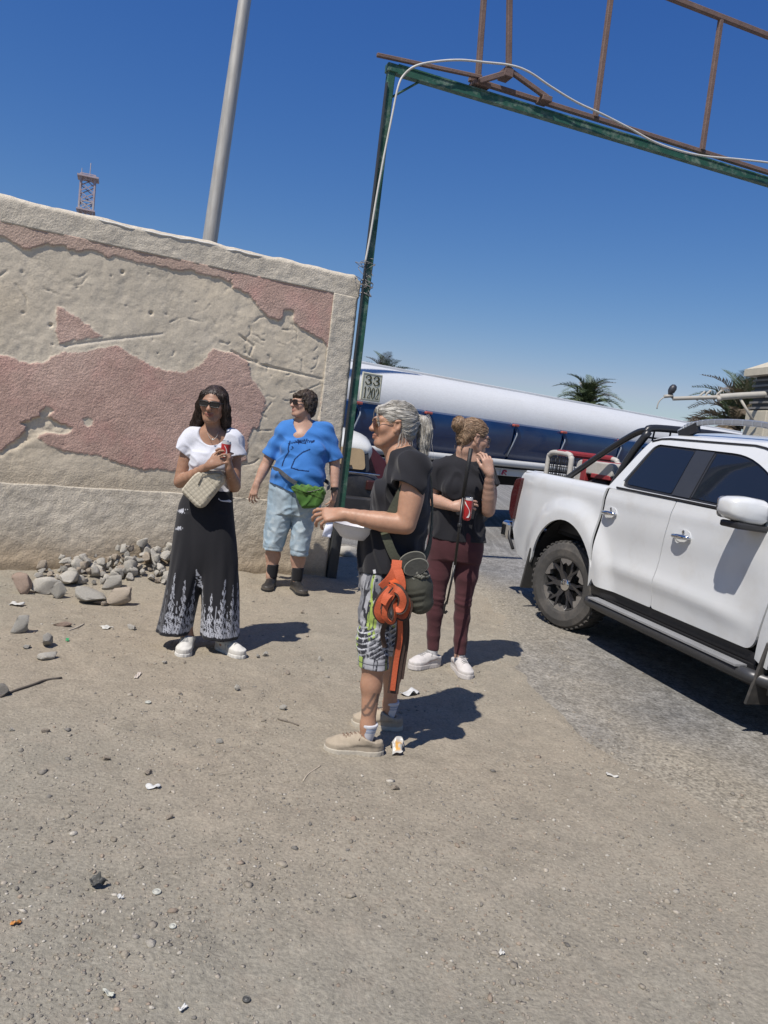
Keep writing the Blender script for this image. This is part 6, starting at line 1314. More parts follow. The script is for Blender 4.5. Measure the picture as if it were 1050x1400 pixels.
bm = bmesh.new(); lathe(bm, [(.006, -.002), (.006, .002)], 10, Matrix.Translation(Vector(K(291, 601, -.085))) @ Matrix.Rotation(PI/2, 4, 'X')); tube(bm, spline([K(283, 590, -.03), K(286, 597, -.065), K(291, 601, -.085), K(296, 597, -.065), K(299, 590, -.03)], 5), .0014, 5); bm_obj('necklace', bm, mat('pale metal', (.6, .58, .52), .3, metal=.6), pA_, True)

# ------------------------------------------------------------------ B: person in blue tee
K = Pose(6.75, (395, 810)); pB_ = person('person in bright blue tee and light denim capris looking aside at wall end', K)
H = Head(K(414.5, 552, 0), (-.80, -.60, .02), (0, 0, 1), 1.02)
S = Sdf((-.48, -.42, -.02), (.48, .34, 1.84), .0062)
H.build(S, smile=.8, jaw=1.12); nb = K(414, 580, .03)
S.chain([H.w((0, -.022, -.05)), H.w((0, -.02, -.10)), nb], [.058, .058, .070], .02); shR, shL = K(388, 589, .03), K(446, 589, .03)
S.chain([shR, nb+A3((-.03, .0, -.03)), nb+A3((.03, 0, -.03)), shL], [.055, .068, .068, .055], .04); S.ell(K(414, 612, .04), (.17, .11, .16), None, .03); S.ell(K(413, 598, -.01), (.12, .085, .085), None, .04); S.ell(K(408, 655, .0), (.19, .16, .17), None, .05)
elR, wrR = K(364, 635, .03), K(351, 662, -.04); elL, wrL = K(457.5, 636, .05), K(457.5, 671, -.02)
limb(S, [shR, K(375, 612, .03), elR], [.060, .054, .044]); limb(S, [elR, elR*.65+wrR*.35, wrR], [.044, .043, .029]); limb(S, [shL, K(454, 612, .04), elL], [.060, .054, .044]); limb(S, [elL, elL*.65+wrL*.35, wrL], [.044, .043, .029])
hand(S, wrR, (-.20, -.10, -.95), (.45, .75, -.05), -1, [(.25, .4, .3), (.35, .5, .35), (.45, .6, .4), (.5, .7, .45)], 1.0, (.45, .2), .14)
hand(S, wrL, (-.05, -.12, -.98), (-.85, .4, 0), +1, [(.25, .4, .3), (.3, .45, .3), (.35, .5, .3), (.4, .5, .35)], 1.0, (.4, .2), .08)
for hip, kn, an in ((K(384, 690, .03), K(374, 742, 0), K(371, 786, .02)), (K(418, 692, .03), K(408, 748, .0), K(406, 789, .02))):
    cf = kn*.6+an*.4+A3((0, .02, 0)); S.chain([hip, kn, cf, an, an+A3((0, 0, -.04))], [.09, .064, .063, .042, .040], .03)
S.mesh('body', M_skin, pB_, skin_paint((.40, .245, .18), H, lips=(.42, .19, .16), brow=(.06, .04, .03)))
S = Sdf(H.c-A3((.16, .16, .16)), H.c+A3((.16, .16, .16)), .0055)
E = lambda c, r, k=.02, mode='u': S.ell(H.w(c), A3(r)*H.sc, H.R, k, mode)
E((0, -.022, .040), (.086, .104, .086)); E((0, -.07, -.035), (.074, .050, .070), .03); E((-.074, -.02, -.015), (.022, .042, .048), .02); E((.074, -.02, -.015), (.022, .042, .048), .02)
E((0, .095, -.045), (.066, .070, .085), .012, 'c'); S.chain([H.w(p) for p in ((-.05, .066, .060), (0, .080, .056), (.05, .066, .060))], [.012, .013, .012], .02)
S.disp(lambda x, y, z: .006*NZ(x, y, z, 17)+.003*NZ(x, y, z, 36, 1, 1, .5))
hair = S.mesh('hair', M_hair_a, pB_, lambda V: np.repeat(A3((.050, .036, .028))[None], len(V), 0)*(1+.45*NZ(V[:, 0], V[:, 1], V[:, 2], 24)[:, None]))
H.surface_strands('hair_lock', S, 1100, lambda L: np.stack([.5*np.sin(L[:, 2]*60+L[:, 1]*30), np.where(L[:, 2] > .06, .5, -.2)*np.sin(L[:, 0]*40+1), -1+0*L[:, 0]], 1), M_hair_a, hair, [(.055, .04, .03), (.085, .062, .047), (.032, .024, .019)], .0020, 6, .045, .0030, seed=5, jit=.30)
H.glasses(pB_, M_darklens, M_dkframe, .030, .019, .0335, .004, .003, 3.4, .104, .0032)
# blue tee
S = Sdf((-.42, -.40, .84), (.46, .34, 1.56), .0050)
S.loft([sec(K, 580, 398, 430, .07), sec(K, 585, 387, 447, .095), sec(K, 600, 382, 450, .125), sec(K, 616, 382, 449, .145, .01), sec(K, 634, 377, 445.5, .17, -.01), sec(K, 650, 371, 444.5, .188, -.02), sec(K, 664, 369, 444.5, .185, -.01), sec(K, 684, 369, 444, .18, -.01)], .025)
for sx in (-1, 1): S.ell(K(414+sx*17, 614, -.085), (.08, .055, .075), None, .05)
S.chain([shR+A3((0, 0, -.002)), nb+A3((-.04, 0, -.035)), nb+A3((.04, 0, -.035)), shL+A3((0, 0, -.002))], [.066, .074, .074, .066], .03); eR, eL = K(368.5, 624, .03), K(458.5, 629, .045); S.cone(shR+A3((.010, 0, .002)), eR, .070, .075, .04); S.cone(shL+A3((-.010, 0, .002)), eL, .070, .073, .04)
wr2 = wrinkle(31, .007, 3.6, 1, 1, .9); S.disp(lambda x, y, z: wr2(x, y, z)+.004*np.sin((z+.4*np.abs(x))*60)*smooth(1.15, 1.0, z)+.004*np.sin(z*55+x*14)*smooth(.06, .14, np.abs(x-K(414, 610)[0]-.0)))
for e, sh in ((eR, shR), (eL, shL)):
    d = unit(e-sh); S.op(lambda x, y, z, e=e, d=d: np.maximum(-((x-e[0])*d[0]+(y-e[1])*d[1]+(z-e[2])*d[2]), np.sqrt((x-e[0])**2+(y-e[1])**2+(z-e[2])**2)-.11), e-.12, e+.12, .003, 'c'); S.cone(e-d*.04, e+d*.02, .058, .064, .004, 'c')
xm = K(407, 670)[0]; S.clip(lambda x, y, z: (.955-.055*np.exp(-((x-xm)/.13)**2)+.02*(x > xm+.15))-z)
S.ell(K(414, 578, -.04), (.082, .15, .075), None, .005, 'c'); S.cone(K(413, 583, -.06), K(412.5, 595.5, -.135), .064, .018, .010, 'c')
ink = [[(399, 603), (397, 613), (398, 617), (392, 626), (389, 636)], [(426, 614), (416, 618), (406, 627), (404, 633), (402, 638), (412, 641), (425, 642.5)], [(397, 606), (408, 604.5), (420, 606)], [(402, 610), (404, 612), (401, 614)]]
rg = random.Random(8); x0_ = 406.0
while x0_ < 431: ink.append([(x0_, 604+rg.uniform(-2.5, 1)), (x0_+.8, 601+rg.uniform(-1.5, 2.5)), (x0_+1.7, 605.5+rg.uniform(-2, 1)), (x0_+2.4, 602.5+rg.uniform(-1, 2))]); x0_ += 2.9
ink = [[(K(a, b)[0], K(a, b)[2]) for a, b in L_] for L_ in ink]
def tee_col(V):
    c = np.repeat(A3((.045, .165, .45))[None], len(V), 0); fr = V[:, 1] < -.05; d = np.minimum.reduce([line_d(V[:, 0], V[:, 2], L_)/(1.0 if i < 2 else .7) for i, L_ in enumerate(ink)])
    return np.where((fr & (d < .0058))[:, None], A3((.006, .020, .075)), c)
S.mesh('tee_shirt', M_cloth_a, pB_, tee_col)
# denim capris
S = Sdf((-.34, -.30, .30), (.32, .30, 1.0), .0062)
S.loft([sec(K, 655, 370, 443, .165, .0), sec(K, 672, 367.5, 441, .17, .0), sec(K, 690, 366, 438, .165, .01), sec(K, 702, 366, 435.5, .15, .01)], .03)
S.loft([sec(K, 690, 366, 403, .125, .01), sec(K, 715, 363, 399, .115, .0), sec(K, 735, 360, 391, .105, .0), sec(K, 750, 359, 386, .098, .0)], .015); S.loft([sec(K, 690, 399, 438, .125, .01), sec(K, 715, 398.5, 430, .115, .0), sec(K, 738, 397, 424, .105, .0), sec(K, 759, 396.5, 421.5, .098, .0)], .015)
wr3 = wrinkle(41, .0055, 4.5, 1, 1, 1.5); S.disp(lambda x, y, z: wr3(x, y, z)+.0012*NZ(x, y, z, 18)+.003*np.sin(z*120)*smooth(.40, .37, z))
for cpx, py in ((372.5, 752), (409, 761)): p = K(cpx, py, 0); S.cone(p+A3((0, 0, .06)), p+A3((0, 0, -.05)), .068, .075, .006, 'c')
def denim(V):
    x, y, z = V.T; n = NZ(x, y, z, 7)[:, None]; base = A3((.25, .335, .405))*(1+.12*n); ctr = np.minimum(np.abs(x-K(383, 715)[0]), np.abs(x-K(415, 715)[0])); f = smooth(.10, .02, ctr)[:, None]*smooth(.0, -.06, y)[:, None]
    base = base*(1-.35*f)+A3((.50, .56, .58))*.35*f; s_ = (np.abs(x-K(401, 700)[0]) < .006) & (y < 0) & (z > .74); base = np.where(s_[:, None], base*.7, base)
    hem = np.minimum(np.abs(z-.385-.0), np.abs(z-.36)); base = np.where((hem < .006)[:, None], base*.82, base); wh = smooth(.25, .5, NZ(x, y, z*2.2, 9))[:, None]*smooth(.8, .6, z)[:, None]; return base*(1-.3*wh)+A3((.60, .64, .64))*.3*wh
S.mesh('denim_capris', M_cloth_a, pB_, denim)
for an, td in ((K(371, 792, .02), (-.05, -1)), (K(405.5, 794, .02), (.50, -.86))):
    sh_ = shoe(pB_, an, td, .285, .108, .085, (.022, .021, .021), (.016, .016, .016), .054, None, boot=.095, h=.0062)
    S = Sdf(an-A3((.1, .1, .12)), an+A3((.1, .1, .16)), .006); S.cone(A3((an[0], an[1], .12)), A3((an[0], an[1]-.004, .235)), .050, .054, .005); S.clip(lambda x, y, z: z-.222); S.mesh('sock', M_cloth_a, pB_, flat_col((.016, .016, .018)))
w_ = wrL+unit(elL-wrL)*.015; bm = bmesh.new(); dz = unit(elL-wrL); lathe(bm, [(.034, -.011), (.0365, -.010), (.0365, .010), (.034, .011)], 20, Matrix.Translation(Vector(w_)) @ Vector((0, 0, 1)).rotation_difference(Vector(dz)).to_matrix().to_4x4()); box(bm, (-.018, -.05, -.018), (.018, -.034, .018), Matrix.Translation(Vector(w_))); bm_obj('wrist_watch', bm, M_dkframe, pB_, True, 40)
# green waist pack
pack = thing('waist_pack', 'bright green waist pack worn over the blue tee on a plaid belt', 'waist pack', tuple(K.base), 0)
bp = [(K(x, y)[0], K(x, y)[2]) for x, y in ((404, 661), (417, 660), (440, 663), (448, 667), (446, 680), (438, 690), (418, 690.5), (411, 676))]; bpr = round_poly(bp, .025); yb = -.235
S = Sdf((min(p[0] for p in bp)-.03, yb-.10, min(p[1] for p in bp)-.03), (max(p[0] for p in bp)+.03, yb+.14, max(p[1] for p in bp)+.03), .0055); bagf_y = .035
def bagf(x, y, z):
    XX, ZZ = np.meshgrid(x.ravel(), z.ravel(), indexing='ij'); d2 = poly_sd(XX, ZZ, bpr)[:, None, :]+.03; dy = np.abs(y-yb)-.03; a = np.maximum(d2, 0); b = np.maximum(dy, 0); return (np.sqrt(a*a+b*b)+np.minimum(np.maximum(d2, dy), 0)-.03).astype(np.float32)
S.op(bagf, S.lo, S.lo+S.h*S.n, .005); q0 = K(426, 669); wrp = wrinkle(51, .007, 8); S.disp(lambda x, y, z: wrp(x, y, z)-.022*np.exp(-(((x-q0[0]+.02)/.05)**2+((z-q0[2])/.02)**2))+.006*np.sin((x+z*.7)*110)*smooth(q0[2]-.05, q0[2]+.01, z))
def pack_col(V):
    n = NZ(V[:, 0], V[:, 1], V[:, 2], 11)[:, None]; c = np.repeat(A3((.066, .140, .030))[None], len(V), 0)*(1+.25*n); low = smooth(q0[2]-.03, q0[2]-.06, V[:, 2])[:, None]; c = c*(1-.55*low)+A3((.05, .13, .03))*.55*low
    cr = np.abs((V[:, 2]-q0[2]+.012)+.25*(V[:, 0]-q0[0])) < .005; return np.where(cr[:, None], c*.35, c)
S.mesh('pack_body', M_cloth_a, pack, pack_col)
bm = bmesh.new(); tube(bm, spline([K(412, 664, yb-.062), K(420, 672, yb-.07), K(430, 671, yb-.07), K(442, 667, yb-.06)], 4), .004, 6); bm_obj('zip', bm, M_dkframe, pack, True)
M_plaid = mat('dark plaid webbing', (.07, .075, .085), .8, var=.5, vs_=40, fine=.3)
strap('belt', [K(405, 661, -.225), K(393, 653, -.225), K(381, 643, -.165), K(372, 640, -.04), K(374, 640, .12), K(400, 642, .20), K(430, 650, .19), K(446, 658, .06), K(451, 664, -.08), K(447, 668, -.20)], .036, .005, M_plaid, pack, (K(410, 650)[0], .0, 0))

# ------------------------------------------------------------------ C: woman with silver ponytail in profile
K = Pose(3.65, (505, 1015)); pC_ = person('woman with silver ponytail in black tee and patterned capri leggings holding bowl', K)
H = Head(K(538, 580.5, 0), (-.975, -.20, -.035), (-.06, 0, 1), .955)
S = Sdf((-.54, -.38, -.02), (.34, .36, 1.72), .0040)
H.build(S, smile=1.2, jaw=1.02, old=1); nb = K(551, 625, 0)
S.chain([H.w((0, -.030, -.045)), H.w((0, -.040, -.10)), nb], [.055, .053, .064], .02); S.chain([H.w((0, .03, -.09)), K(538, 617, 0), K(541, 628, 0)], [.03, .036, .045], .03)
shL, shR = K(565, 640, -.165), K(562, 642, .165); S.chain([shL, nb+A3((.01, -.05, -.03)), nb+A3((.01, .05, -.03)), shR], [.052, .064, .064, .052], .04); S.ell(K(555, 675, 0), (.10, .14, .16), None, .04); S.ell(K(540, 745, 0), (.12, .15, .14), None, .05)
elL, wrL = K(555, 717, -.215), K(471, 703.5, -.185); elR, wrR = K(545, 719, .215), K(497, 726, .10)
limb(S, [shL, K(562, 680, -.20), elL], [.056, .056, .043]); limb(S, [elL, elL*.62+wrL*.38+A3((0, 0, -.004)), wrL], [.043, .044, .0275]); limb(S, [shR, K(556, 680, .20), elR], [.056, .054, .043]); limb(S, [elR, elR*.6+wrR*.4, wrR], [.043, .042, .0275])
hand(S, wrL, (-.93, .10, -.14), (-.30, .70, -.65), -1, [(.30, .45, .35), (.42, .5, .4), (.55, .55, .4), (.70, .6, .4)], .98, (.40, .25), .16)
hand(S, wrR, (-.85, -.35, .05), (.0, -.35, .95), -1, [(.15, .3, .2)]*4, .95, (.6, .25), .12)
hpN, knN, anN = K(524, 800, -.085), K(509.5, 868, -.11), K(503, 991, -.135); hpF, knF, anF = K(540, 800, .09), K(536, 872, .14), K(533, 962, .20)
for hp, kn, an in ((hpN, knN, anN), (hpF, knF, anF)):
    c1 = kn*.72+an*.28+A3((.012, 0, 0)); c2 = kn*.45+an*.55+A3((.006, 0, 0)); S.chain([hp, kn, c1, c2, an, A3((an[0], an[1], .06))], [.088, .058, .057, .046, .032, .030], .03)
def tattoo(V, c):
    d = np.full(len(V), 9.0)
    for L_ in ([(512, 948), (508, 955), (503, 963), (498, 970), (494, 974)], [(514, 957), (511, 965), (508, 972), (503, 977)], [(494, 974), (498, 978), (505, 976)], [(500, 965), (507, 968), (512, 962)], [(517, 950), (515, 960)]):
        L2 = [(K(a, b, -.16)[0], K(a, b, -.16)[2]) for a, b in L_]; d = np.minimum(d, line_d(V[:, 0], V[:, 2], L2))
    m_ = (smooth(.0075, .004, d)*(V[:, 1] < -.125)*.72)[:, None]; return c*(1-m_)+A3((.075, .062, .058))*m_
S.mesh('body', M_skin, pC_, skin_paint((.385, .215, .14), H, tattoo, lips=(.34, .155, .11), brow=(.24, .19, .15)))
# hair
S = Sdf(H.c-A3((.16, .15, .16)), H.c+A3((.24, .15, .16)), .0040)
E = lambda c, r, k=.02, mode='u': S.ell(H.w(c), A3(r)*H.sc, H.R, k, mode)
E((0, -.020, .038), (.083, .104, .083)); E((0, -.065, -.012), (.074, .056, .075), .03); E((0, .070, .064), (.050, .026, .024), .02)
E((0, .100, -.035), (.090, .058, .088), .012, 'c'); 
for sx in (-1, 1): E((sx*.085, .030, -.050), (.030, .055, .058), .012, 'c'); E((sx*.082, -.006, -.012), (.018, .024, .036), .008, 'c')
tie = H.w((0, -.118, .028)); S.cone(H.w((0, -.10, .03)), H.w((0, -.125, .030)), .030, .020, .012)
S.chain([H.w(p) for p in ((0, -.125, .032), (0, -.148, .026), (0, -.162, -.015), (0, -.160, -.075), (0, -.165, -.135), (0, -.172, -.175))], [.020, .029, .033, .030, .020, .008], .012)
S.disp(lambda x, y, z: .0016*np.sin((z-H.c[2])*260*smooth(tie[0]+.02, tie[0]-.02, x)+NZ(x, y, z, 8)*5)+.0009*NZ(x, y, z, 30, 1, 1, .25))
silver = [(.46, .44, .40), (.58, .56, .52), (.34, .315, .275), (.42, .395, .35), (.22, .20, .17)]
hair = S.mesh('hair', M_hair_a, pC_, lambda V: np.repeat(A3((.36, .34, .30))[None], len(V), 0)*(1+.30*NZ(V[:, 0], V[:, 1], V[:, 2], 26, .5, 1, 1.4)[:, None]))
rr_ = np.random.default_rng(5); roots = []
for i in range(90):                           # ponytail
    s1, s2 = rr_.normal(0, .015), rr_.normal(0, .013); L_ = rr_.uniform(.75, 1.18); roots.append([(s1*.4, -.122, .032+s2*.4), (s1, -.150+s2*.6, .026+abs(s2)), (s1*1.4, -.166+s2, -.02), (s1*1.5+.006*rr_.normal(), -.160+s2*1.2, -.085*L_), (s1*1.5+.010*rr_.normal(), -.168+s2*1.5+.008*rr_.normal(), -.165*L_)])
for i in range(46):                            # loose strands: fringe, nape and in front of the ear
    k_ = i % 3; j_ = rr_.normal(0, .008); sx = rr_.choice([-1, 1])
    if k_ == 0: roots.append([(sx*.03, .078, .085), (sx*(.045), .094, .055+j_), (sx*.055, .088, .015+j_), (sx*.060+j_, .080, -.015+j_)])
    elif k_ == 1: roots.append([(sx*.068, -.03, -.01), (sx*.072, -.032+j_, -.06), (sx*.070, -.028+j_, -.105), (sx*.075+j_, -.012+j_, -.150+j_)])
    else: roots.append([(sx*.050, -.075, -.04), (sx*.056, -.075+j_, -.09), (sx*.066, -.060+j_, -.14), (sx*.07+j_, -.052+j_, -.17+j_)])
tag(H.strands('hair_strand', roots, M_hair_a, hair, silver, .0009, 9, 6, .005), kind='stuff')
H.surface_strands('swept_strand', S, 2300, lambda L: np.where((L[:, 1] < -.128)[:, None], np.stack([.15*L[:, 0]/.03, -.12+0*L[:, 0], -1+0*L[:, 0]], 1), A3((0, -.128, .034))-L), M_hair_a, hair, silver, .0010, 8, .060, seed=6, jit=.08)
bm = bmesh.new(); tdir = unit(H.w((0, -.13, .033))-H.w((0, -.10, .028))); Mt = Matrix.Translation(Vector(H.w((0, -.120, .030)))) @ Vector((0, 0, 1)).rotation_difference(Vector(tdir)).to_matrix().to_4x4(); lathe(bm, [(.021, -.006), (.026, -.004), (.027, .002), (.024, .006), (.02, .007)], 18, Mt); bm_obj('hair_tie', bm, M_dkframe, hair, True)
H.glasses(pC_, M_rosylens, mat('gold wire frame', (.22, .14, .07), .3, metal=.6, var=0), .028, .023, .0325, .0, .0015, 2.3, .104)
# black tee
BLK = (.018, .018, .0215); S = Sdf((-.26, -.34, .82), (.34, .34, 1.55), .0043)
S.loft([sec(K, 621, 544, 578, .085, 0), sec(K, 629, 535, 583, .145, 0), sec(K, 640, 528, 586, .185, 0), sec(K, 668, 517, 587, .192, 0), sec(K, 695, 509, 586.5, .188, 0), sec(K, 720, 499, 583, .186, 0), sec(K, 745, 491.5, 580.5, .190, 0), sec(K, 786, 488, 577, .195, 0)], .02)
for sy in (-1, 1): S.ell(K(524, 675, sy*.08), (.055, .07, .06), None, .05)
S.chain([shL+A3((0, -.004, 0)), nb+A3((.012, -.06, -.035)), nb+A3((.012, .06, -.035)), shR+A3((0, .004, 0))], [.066, .078, .078, .066], .02); eL, eR = K(556.5, 669, -.208), K(556, 669, .205); S.cone(shL+A3((0, .004, .006)), eL, .070, .078, .035); S.cone(shR+A3((0, -.02, .008)), eR, .064, .070, .035)
wr4 = wrinkle(61, .0085, 4.5, 1, 1, .8); S.disp(lambda x, y, z: wr4(x, y, z)+.0045*np.sin(np.arctan2(y, x-K(540, 740)[0])*9+z*7)*smooth(1.12, .9, z)+.003*np.sin((x*.8+z)*62)*smooth(.9, 1.1, z))
for e, sh in ((eL, shL), (eR, shR)):
    d = unit(e-sh+A3((-.02, 0, 0))); S.op(lambda x, y, z, e=e, d=d: np.maximum(-((x-e[0])*d[0]+(y-e[1])*d[1]+(z-e[2])*d[2]), np.sqrt((x-e[0])**2+(y-e[1])**2+(z-e[2])**2)-.105), e-.11, e+.11, .003, 'c'); S.cone(e-d*.045, e+d*.02, .063, .068, .004, 'c')
hz0, hz1 = K(490, 777)[2], K(577, 770)[2]; S.clip(lambda x, y, z: (hz0+(hz1-hz0)*np.clip((x-K(490, 777)[0])/.3, 0, 1)+.006*np.sin(x*40+y*30))-z)
S.ell(K(541, 615, 0), (.062, .082, .060), None, .006, 'c')
tee_ = S.mesh('tee_shirt', M_cloth_a, pC_, flat_col(BLK))
# leggings
S = Sdf((-.24, -.30, .36), (.30, .34, 1.0), .0042)
S.loft([sec(K, 755, 497, 576, .165, 0), sec(K, 782, 490, 577, .175, 0), sec(K, 806, 489.5, 574, .17, 0)], .03); hemN = K(510.5, 911, -.115); hemF = K(537, 912, .155)
for hp, kn, hm in ((hpN, knN, hemN), (hpF, knF, hemF)):
    S.chain([hp, hp*.5+kn*.5+A3((-.004, 0, 0)), kn, kn*.72+hm*.28, hm+A3((.004, 0, -.02))], [.100, .084, .070, .071, .074], .025)
hzl = hemN[2]; wr5 = wrinkle(71, .0025, 6, .8, .8, 1.6); S.disp(lambda x, y, z: wr5(x, y, z)+.0022*np.sin(z*150+x*25)*smooth(.70, .62, z)*smooth(.44, .52, z)); S.clip(lambda x, y, z: hzl-z)
def leg_col(V):
    x, y, z = V.T; near = y < .02; cx = np.where(near, np.interp(z, [.4, .95], [hemN[0], hpN[0]]), np.interp(z, [.4, .95], [hemF[0], hpF[0]])); cy = np.where(near, -.10, .12); a = np.arctan2(y-cy, x-cx)*.075
    wob = .006*NZ(x, y, z, 5); n1 = vnoise2((a+wob)*62+z*5, z*7, 3); n2 = vnoise2((a-wob)*95+7, z*15-a*20, 5); n3 = vnoise2((a+wob)*95+40, z*6.5+a*9, 9)
    c = np.repeat(A3((.165, .168, .185))[None], len(V), 0); c = np.where((n1 > .56)[:, None], A3((.030, .031, .038)), c); c = np.where((n2 > .69)[:, None], A3((.32, .32, .34)), c); c = np.where(((n3 > .80) & (z > .45))[:, None], A3((.30, .39, .10)), c)
    n4 = vnoise2(a*150+3, z*22, 13); c = np.where((n4 > .80)[:, None], A3((.04, .04, .05)), c)
    kz = (np.abs(z-.555) < .075); bl = (np.sin(z*240+8*np.sin(a*25)) > .45) & kz; c = np.where((bl & (n2 < .65))[:, None], A3((.035, .036, .045)), c); wl_ = (np.sin(z*240+1.8+8*np.sin(a*25)) > .78) & kz; c = np.where(wl_[:, None], A3((.50, .50, .53)), c)
    hm = z < hzl+.055; col_ = vnoise2(a*70, z*0, 21); c = np.where((hm & (col_ > .66))[:, None], A3((.32, .42, .10)), np.where((hm & (col_ < .30))[:, None], A3((.36, .36, .38)), c)); return np.where((np.abs(z-hzl-.028) < .003)[:, None], A3((.05, .05, .06)), c)
S.mesh('leggings', M_cloth_a, pC_, leg_col)
# socks and shoes
for an, td, nm in ((anN, (-1, -.06), 0), (anF, (-1, .05), 1)):
    S = Sdf(A3((an[0]-.09, an[1]-.09, .0)), A3((an[0]+.09, an[1]+.09, .22)), .0042); b_ = A3((an[0]+.004, an[1], .080)); t_ = A3((an[0]+.006, an[1], .165)); S.cone(b_, t_, .029, .0455, .01); S.disp(lambda x, y, z: .0012*np.sin(z*420)*smooth(.12, .14, z)); S.clip(lambda x, y, z: z-.158)
    S.mesh('sock', M_cloth_a, pC_, lambda V: np.where(((np.abs(V[:, 2]-.136) < .0045)|(np.abs(V[:, 2]-.121) < .004))[:, None], A3((.27, .32, .43)), A3((.52, .52, .55))))
    shoe(pC_, A3((an[0]+(.003 if nm == 0 else .0), an[1], 0)), td, .278 if nm == 0 else .262, .102, .088, (.34, .285, .215), (.43, .39, .32), .050, (.27, .19, .14), h=.0043, chunky=.006,
         accents=lambda u, v, z, c: np.where(((np.abs(z-.075+.05*u) < .004) & (u > .2) & (u < .8))[:, None], c*.8, np.where(((u < .12) & (z > .05))[:, None], c*.88, c)))
# bowl and napkin
bw_ = thing('foam_bowl', 'white bowl held in front of the black tee by ponytailed woman', 'bowl', tuple(K.base+K(484, 736, -.035)), 0); bw_.rotation_euler = (.0, .05, 0)
bm = bmesh.new(); prof = [(.050, .0), (.066, .004), (.100, .040), (.114, .064), (.122, .068), (.122, .072), (.111, .071), (.095, .042), (.062, .010), (.001, .008)]; n = 40; rings = []
for r, z in prof:
    rings.append([bm.verts.new((1.02*r*np.sign(math.cos(t))*abs(math.cos(t))**.82, .98*r*np.sign(math.sin(t))*abs(math.sin(t))**.82, z)) for t in np.linspace(0, 2*PI, n, endpoint=False)])
for a, b in zip(rings[:-1], rings[1:]):
    for j in range(n): bm.faces.new((a[j], a[(j+1) % n], b[(j+1) % n], b[j]))
bm.faces.new(rings[0][::-1]); bm_obj('bowl', bm, mat('white foam', (.58, .58, .62), .45, var=.04, vs_=15, fine=.03, bump=.08, bs=60), bw_, True, 50)
nk = [K(447, 712, -.20), K(456, 713, -.19), K(452, 735, -.19), K(440, 733.5, -.20)]; bm = bmesh.new(); g_ = 8; rows = []
for i in range(g_+1):
    a = nk[0]*(1-i/g_)+nk[3]*i/g_; b = nk[1]*(1-i/g_)+nk[2]*i/g_; rows.append([bm.verts.new(Vector(a*(1-j/4)+b*j/4)+Vector((0, .006*math.sin(i*.9+j*.8), 0))) for j in range(5)])
for r0, r1 in zip(rows[:-1], rows[1:]):
    for j in range(4): bm.faces.new((r0[j], r0[j+1], r1[j+1], r1[j]))
o = bm_obj('paper_napkin', bm, mat('white paper', (.66, .68, .78), .8, var=.04), None, True); o.location = tuple(K.base); q = o.modifiers.new('thick', 'SOLIDIFY'); q.thickness = .004
tag(o, 'folded pale paper napkin dangling from fingers beside the white bowl', 'napkin')
# olive pouch on a webbing strap
M_olive_s = mat('olive webbing', (.052, .055, .036), .85, var=.15, fine=.15, bump=.3, bs=120); M_pouch = mat('olive nylon', (.044, .043, .030), .75, var=.12, vs_=12, fine=.10, fs=120, bump=.35, bs=130, bd=.003)
pch = thing('lens_pouch', 'olive open topped pouch hanging at the hip on a webbing strap', 'pouch', tuple(K.base), 0)
pt, pb = K(567, 783, -.205), K(574.5, 822, -.205); ax_ = unit(pb-pt)
S = Sdf(np.minimum(pt, pb)-.12, np.maximum(pt, pb)+.12, .0042); S.chain([pt, pt*.5+pb*.5, pb], [.062, .066, .060], .02); S.clip(lambda x, y, z: -((x-pt[0])*ax_[0]+(y-pt[1])*ax_[1]+(z-pt[2])*ax_[2])); S.cone(pt-ax_*.03, pt+ax_*.045, .057, .052, .004, 'c')
S.disp(lambda x, y, z: .0022*np.sin(((x-pt[0])*ax_[0]+(z-pt[2])*ax_[2])*210)*smooth(.05, .08, (x-pt[0])*ax_[0]+(z-pt[2])*ax_[2])*smooth(.20, .16, (x-pt[0])*ax_[0]+(z-pt[2])*ax_[2])*(np.abs(x-pt[0]-.01) < .045)+wrinkle(81, .0015, 6)(x, y, z)); S.mesh('pouch_body', M_pouch, pch)
lidc = K(563, 765, -.175); M_rim = mat('grey binding', (.13, .127, .105), .8, var=.1)
for nm, c_, tilt, rw, rh, in (('lid', K(563.5, 767, -.225), 0.0, .060, .038), ('inner_flap', K(569, 776.5, -.262), 0.0, .054, .038)):
    u_, v_ = A3((.90, 0, .36)), A3((-.25, .20, .90)); u_, v_ = unit(u_), unit(v_); bm = bmesh.new(); pts = [Vector(c_+u_*rw*math.cos(t)+v_*rh*math.sin(t)*(1.0 if math.sin(t) > 0 else .75)) for t in np.linspace(0, 2*PI, 29)]; nn = Vector(np.cross(u_, v_))
    f0 = [bm.verts.new(p+nn*.005) for p in pts[:-1]]; f1 = [bm.verts.new(p-nn*.005) for p in pts[:-1]]; bm.faces.new(f0); bm.faces.new(f1[::-1])
    for i in range(28): bm.faces.new((f0[i], f1[i], f1[(i+1) % 28], f0[(i+1) % 28]))
    bmesh.ops.recalc_face_normals(bm, faces=bm.faces); fl = bm_obj(nm, bm, mat('dark pouch lining', (.022, .022, .018), .8, var=.3, vs_=30, bump=.4, bs=50), pch); bm = bmesh.new(); tube(bm, pts, .0048, 6, False); bm_obj('binding', bm, M_rim, fl, True)
bm = bmesh.new()
for i in range(16): a0 = K(557+1.7*i, 788.5+1.6*math.sin(i*1.9)-.15*i, -.266+.0012*(i-8)**2*.3); tube(bm, [a0, a0+A3((.008, -.004, .012*math.cos(i))), a0+A3((.016, .002, 0))], .0065, 6)
tag(bm_obj('elastic_ruffle', bm, M_rim, pch, True), kind='stuff')
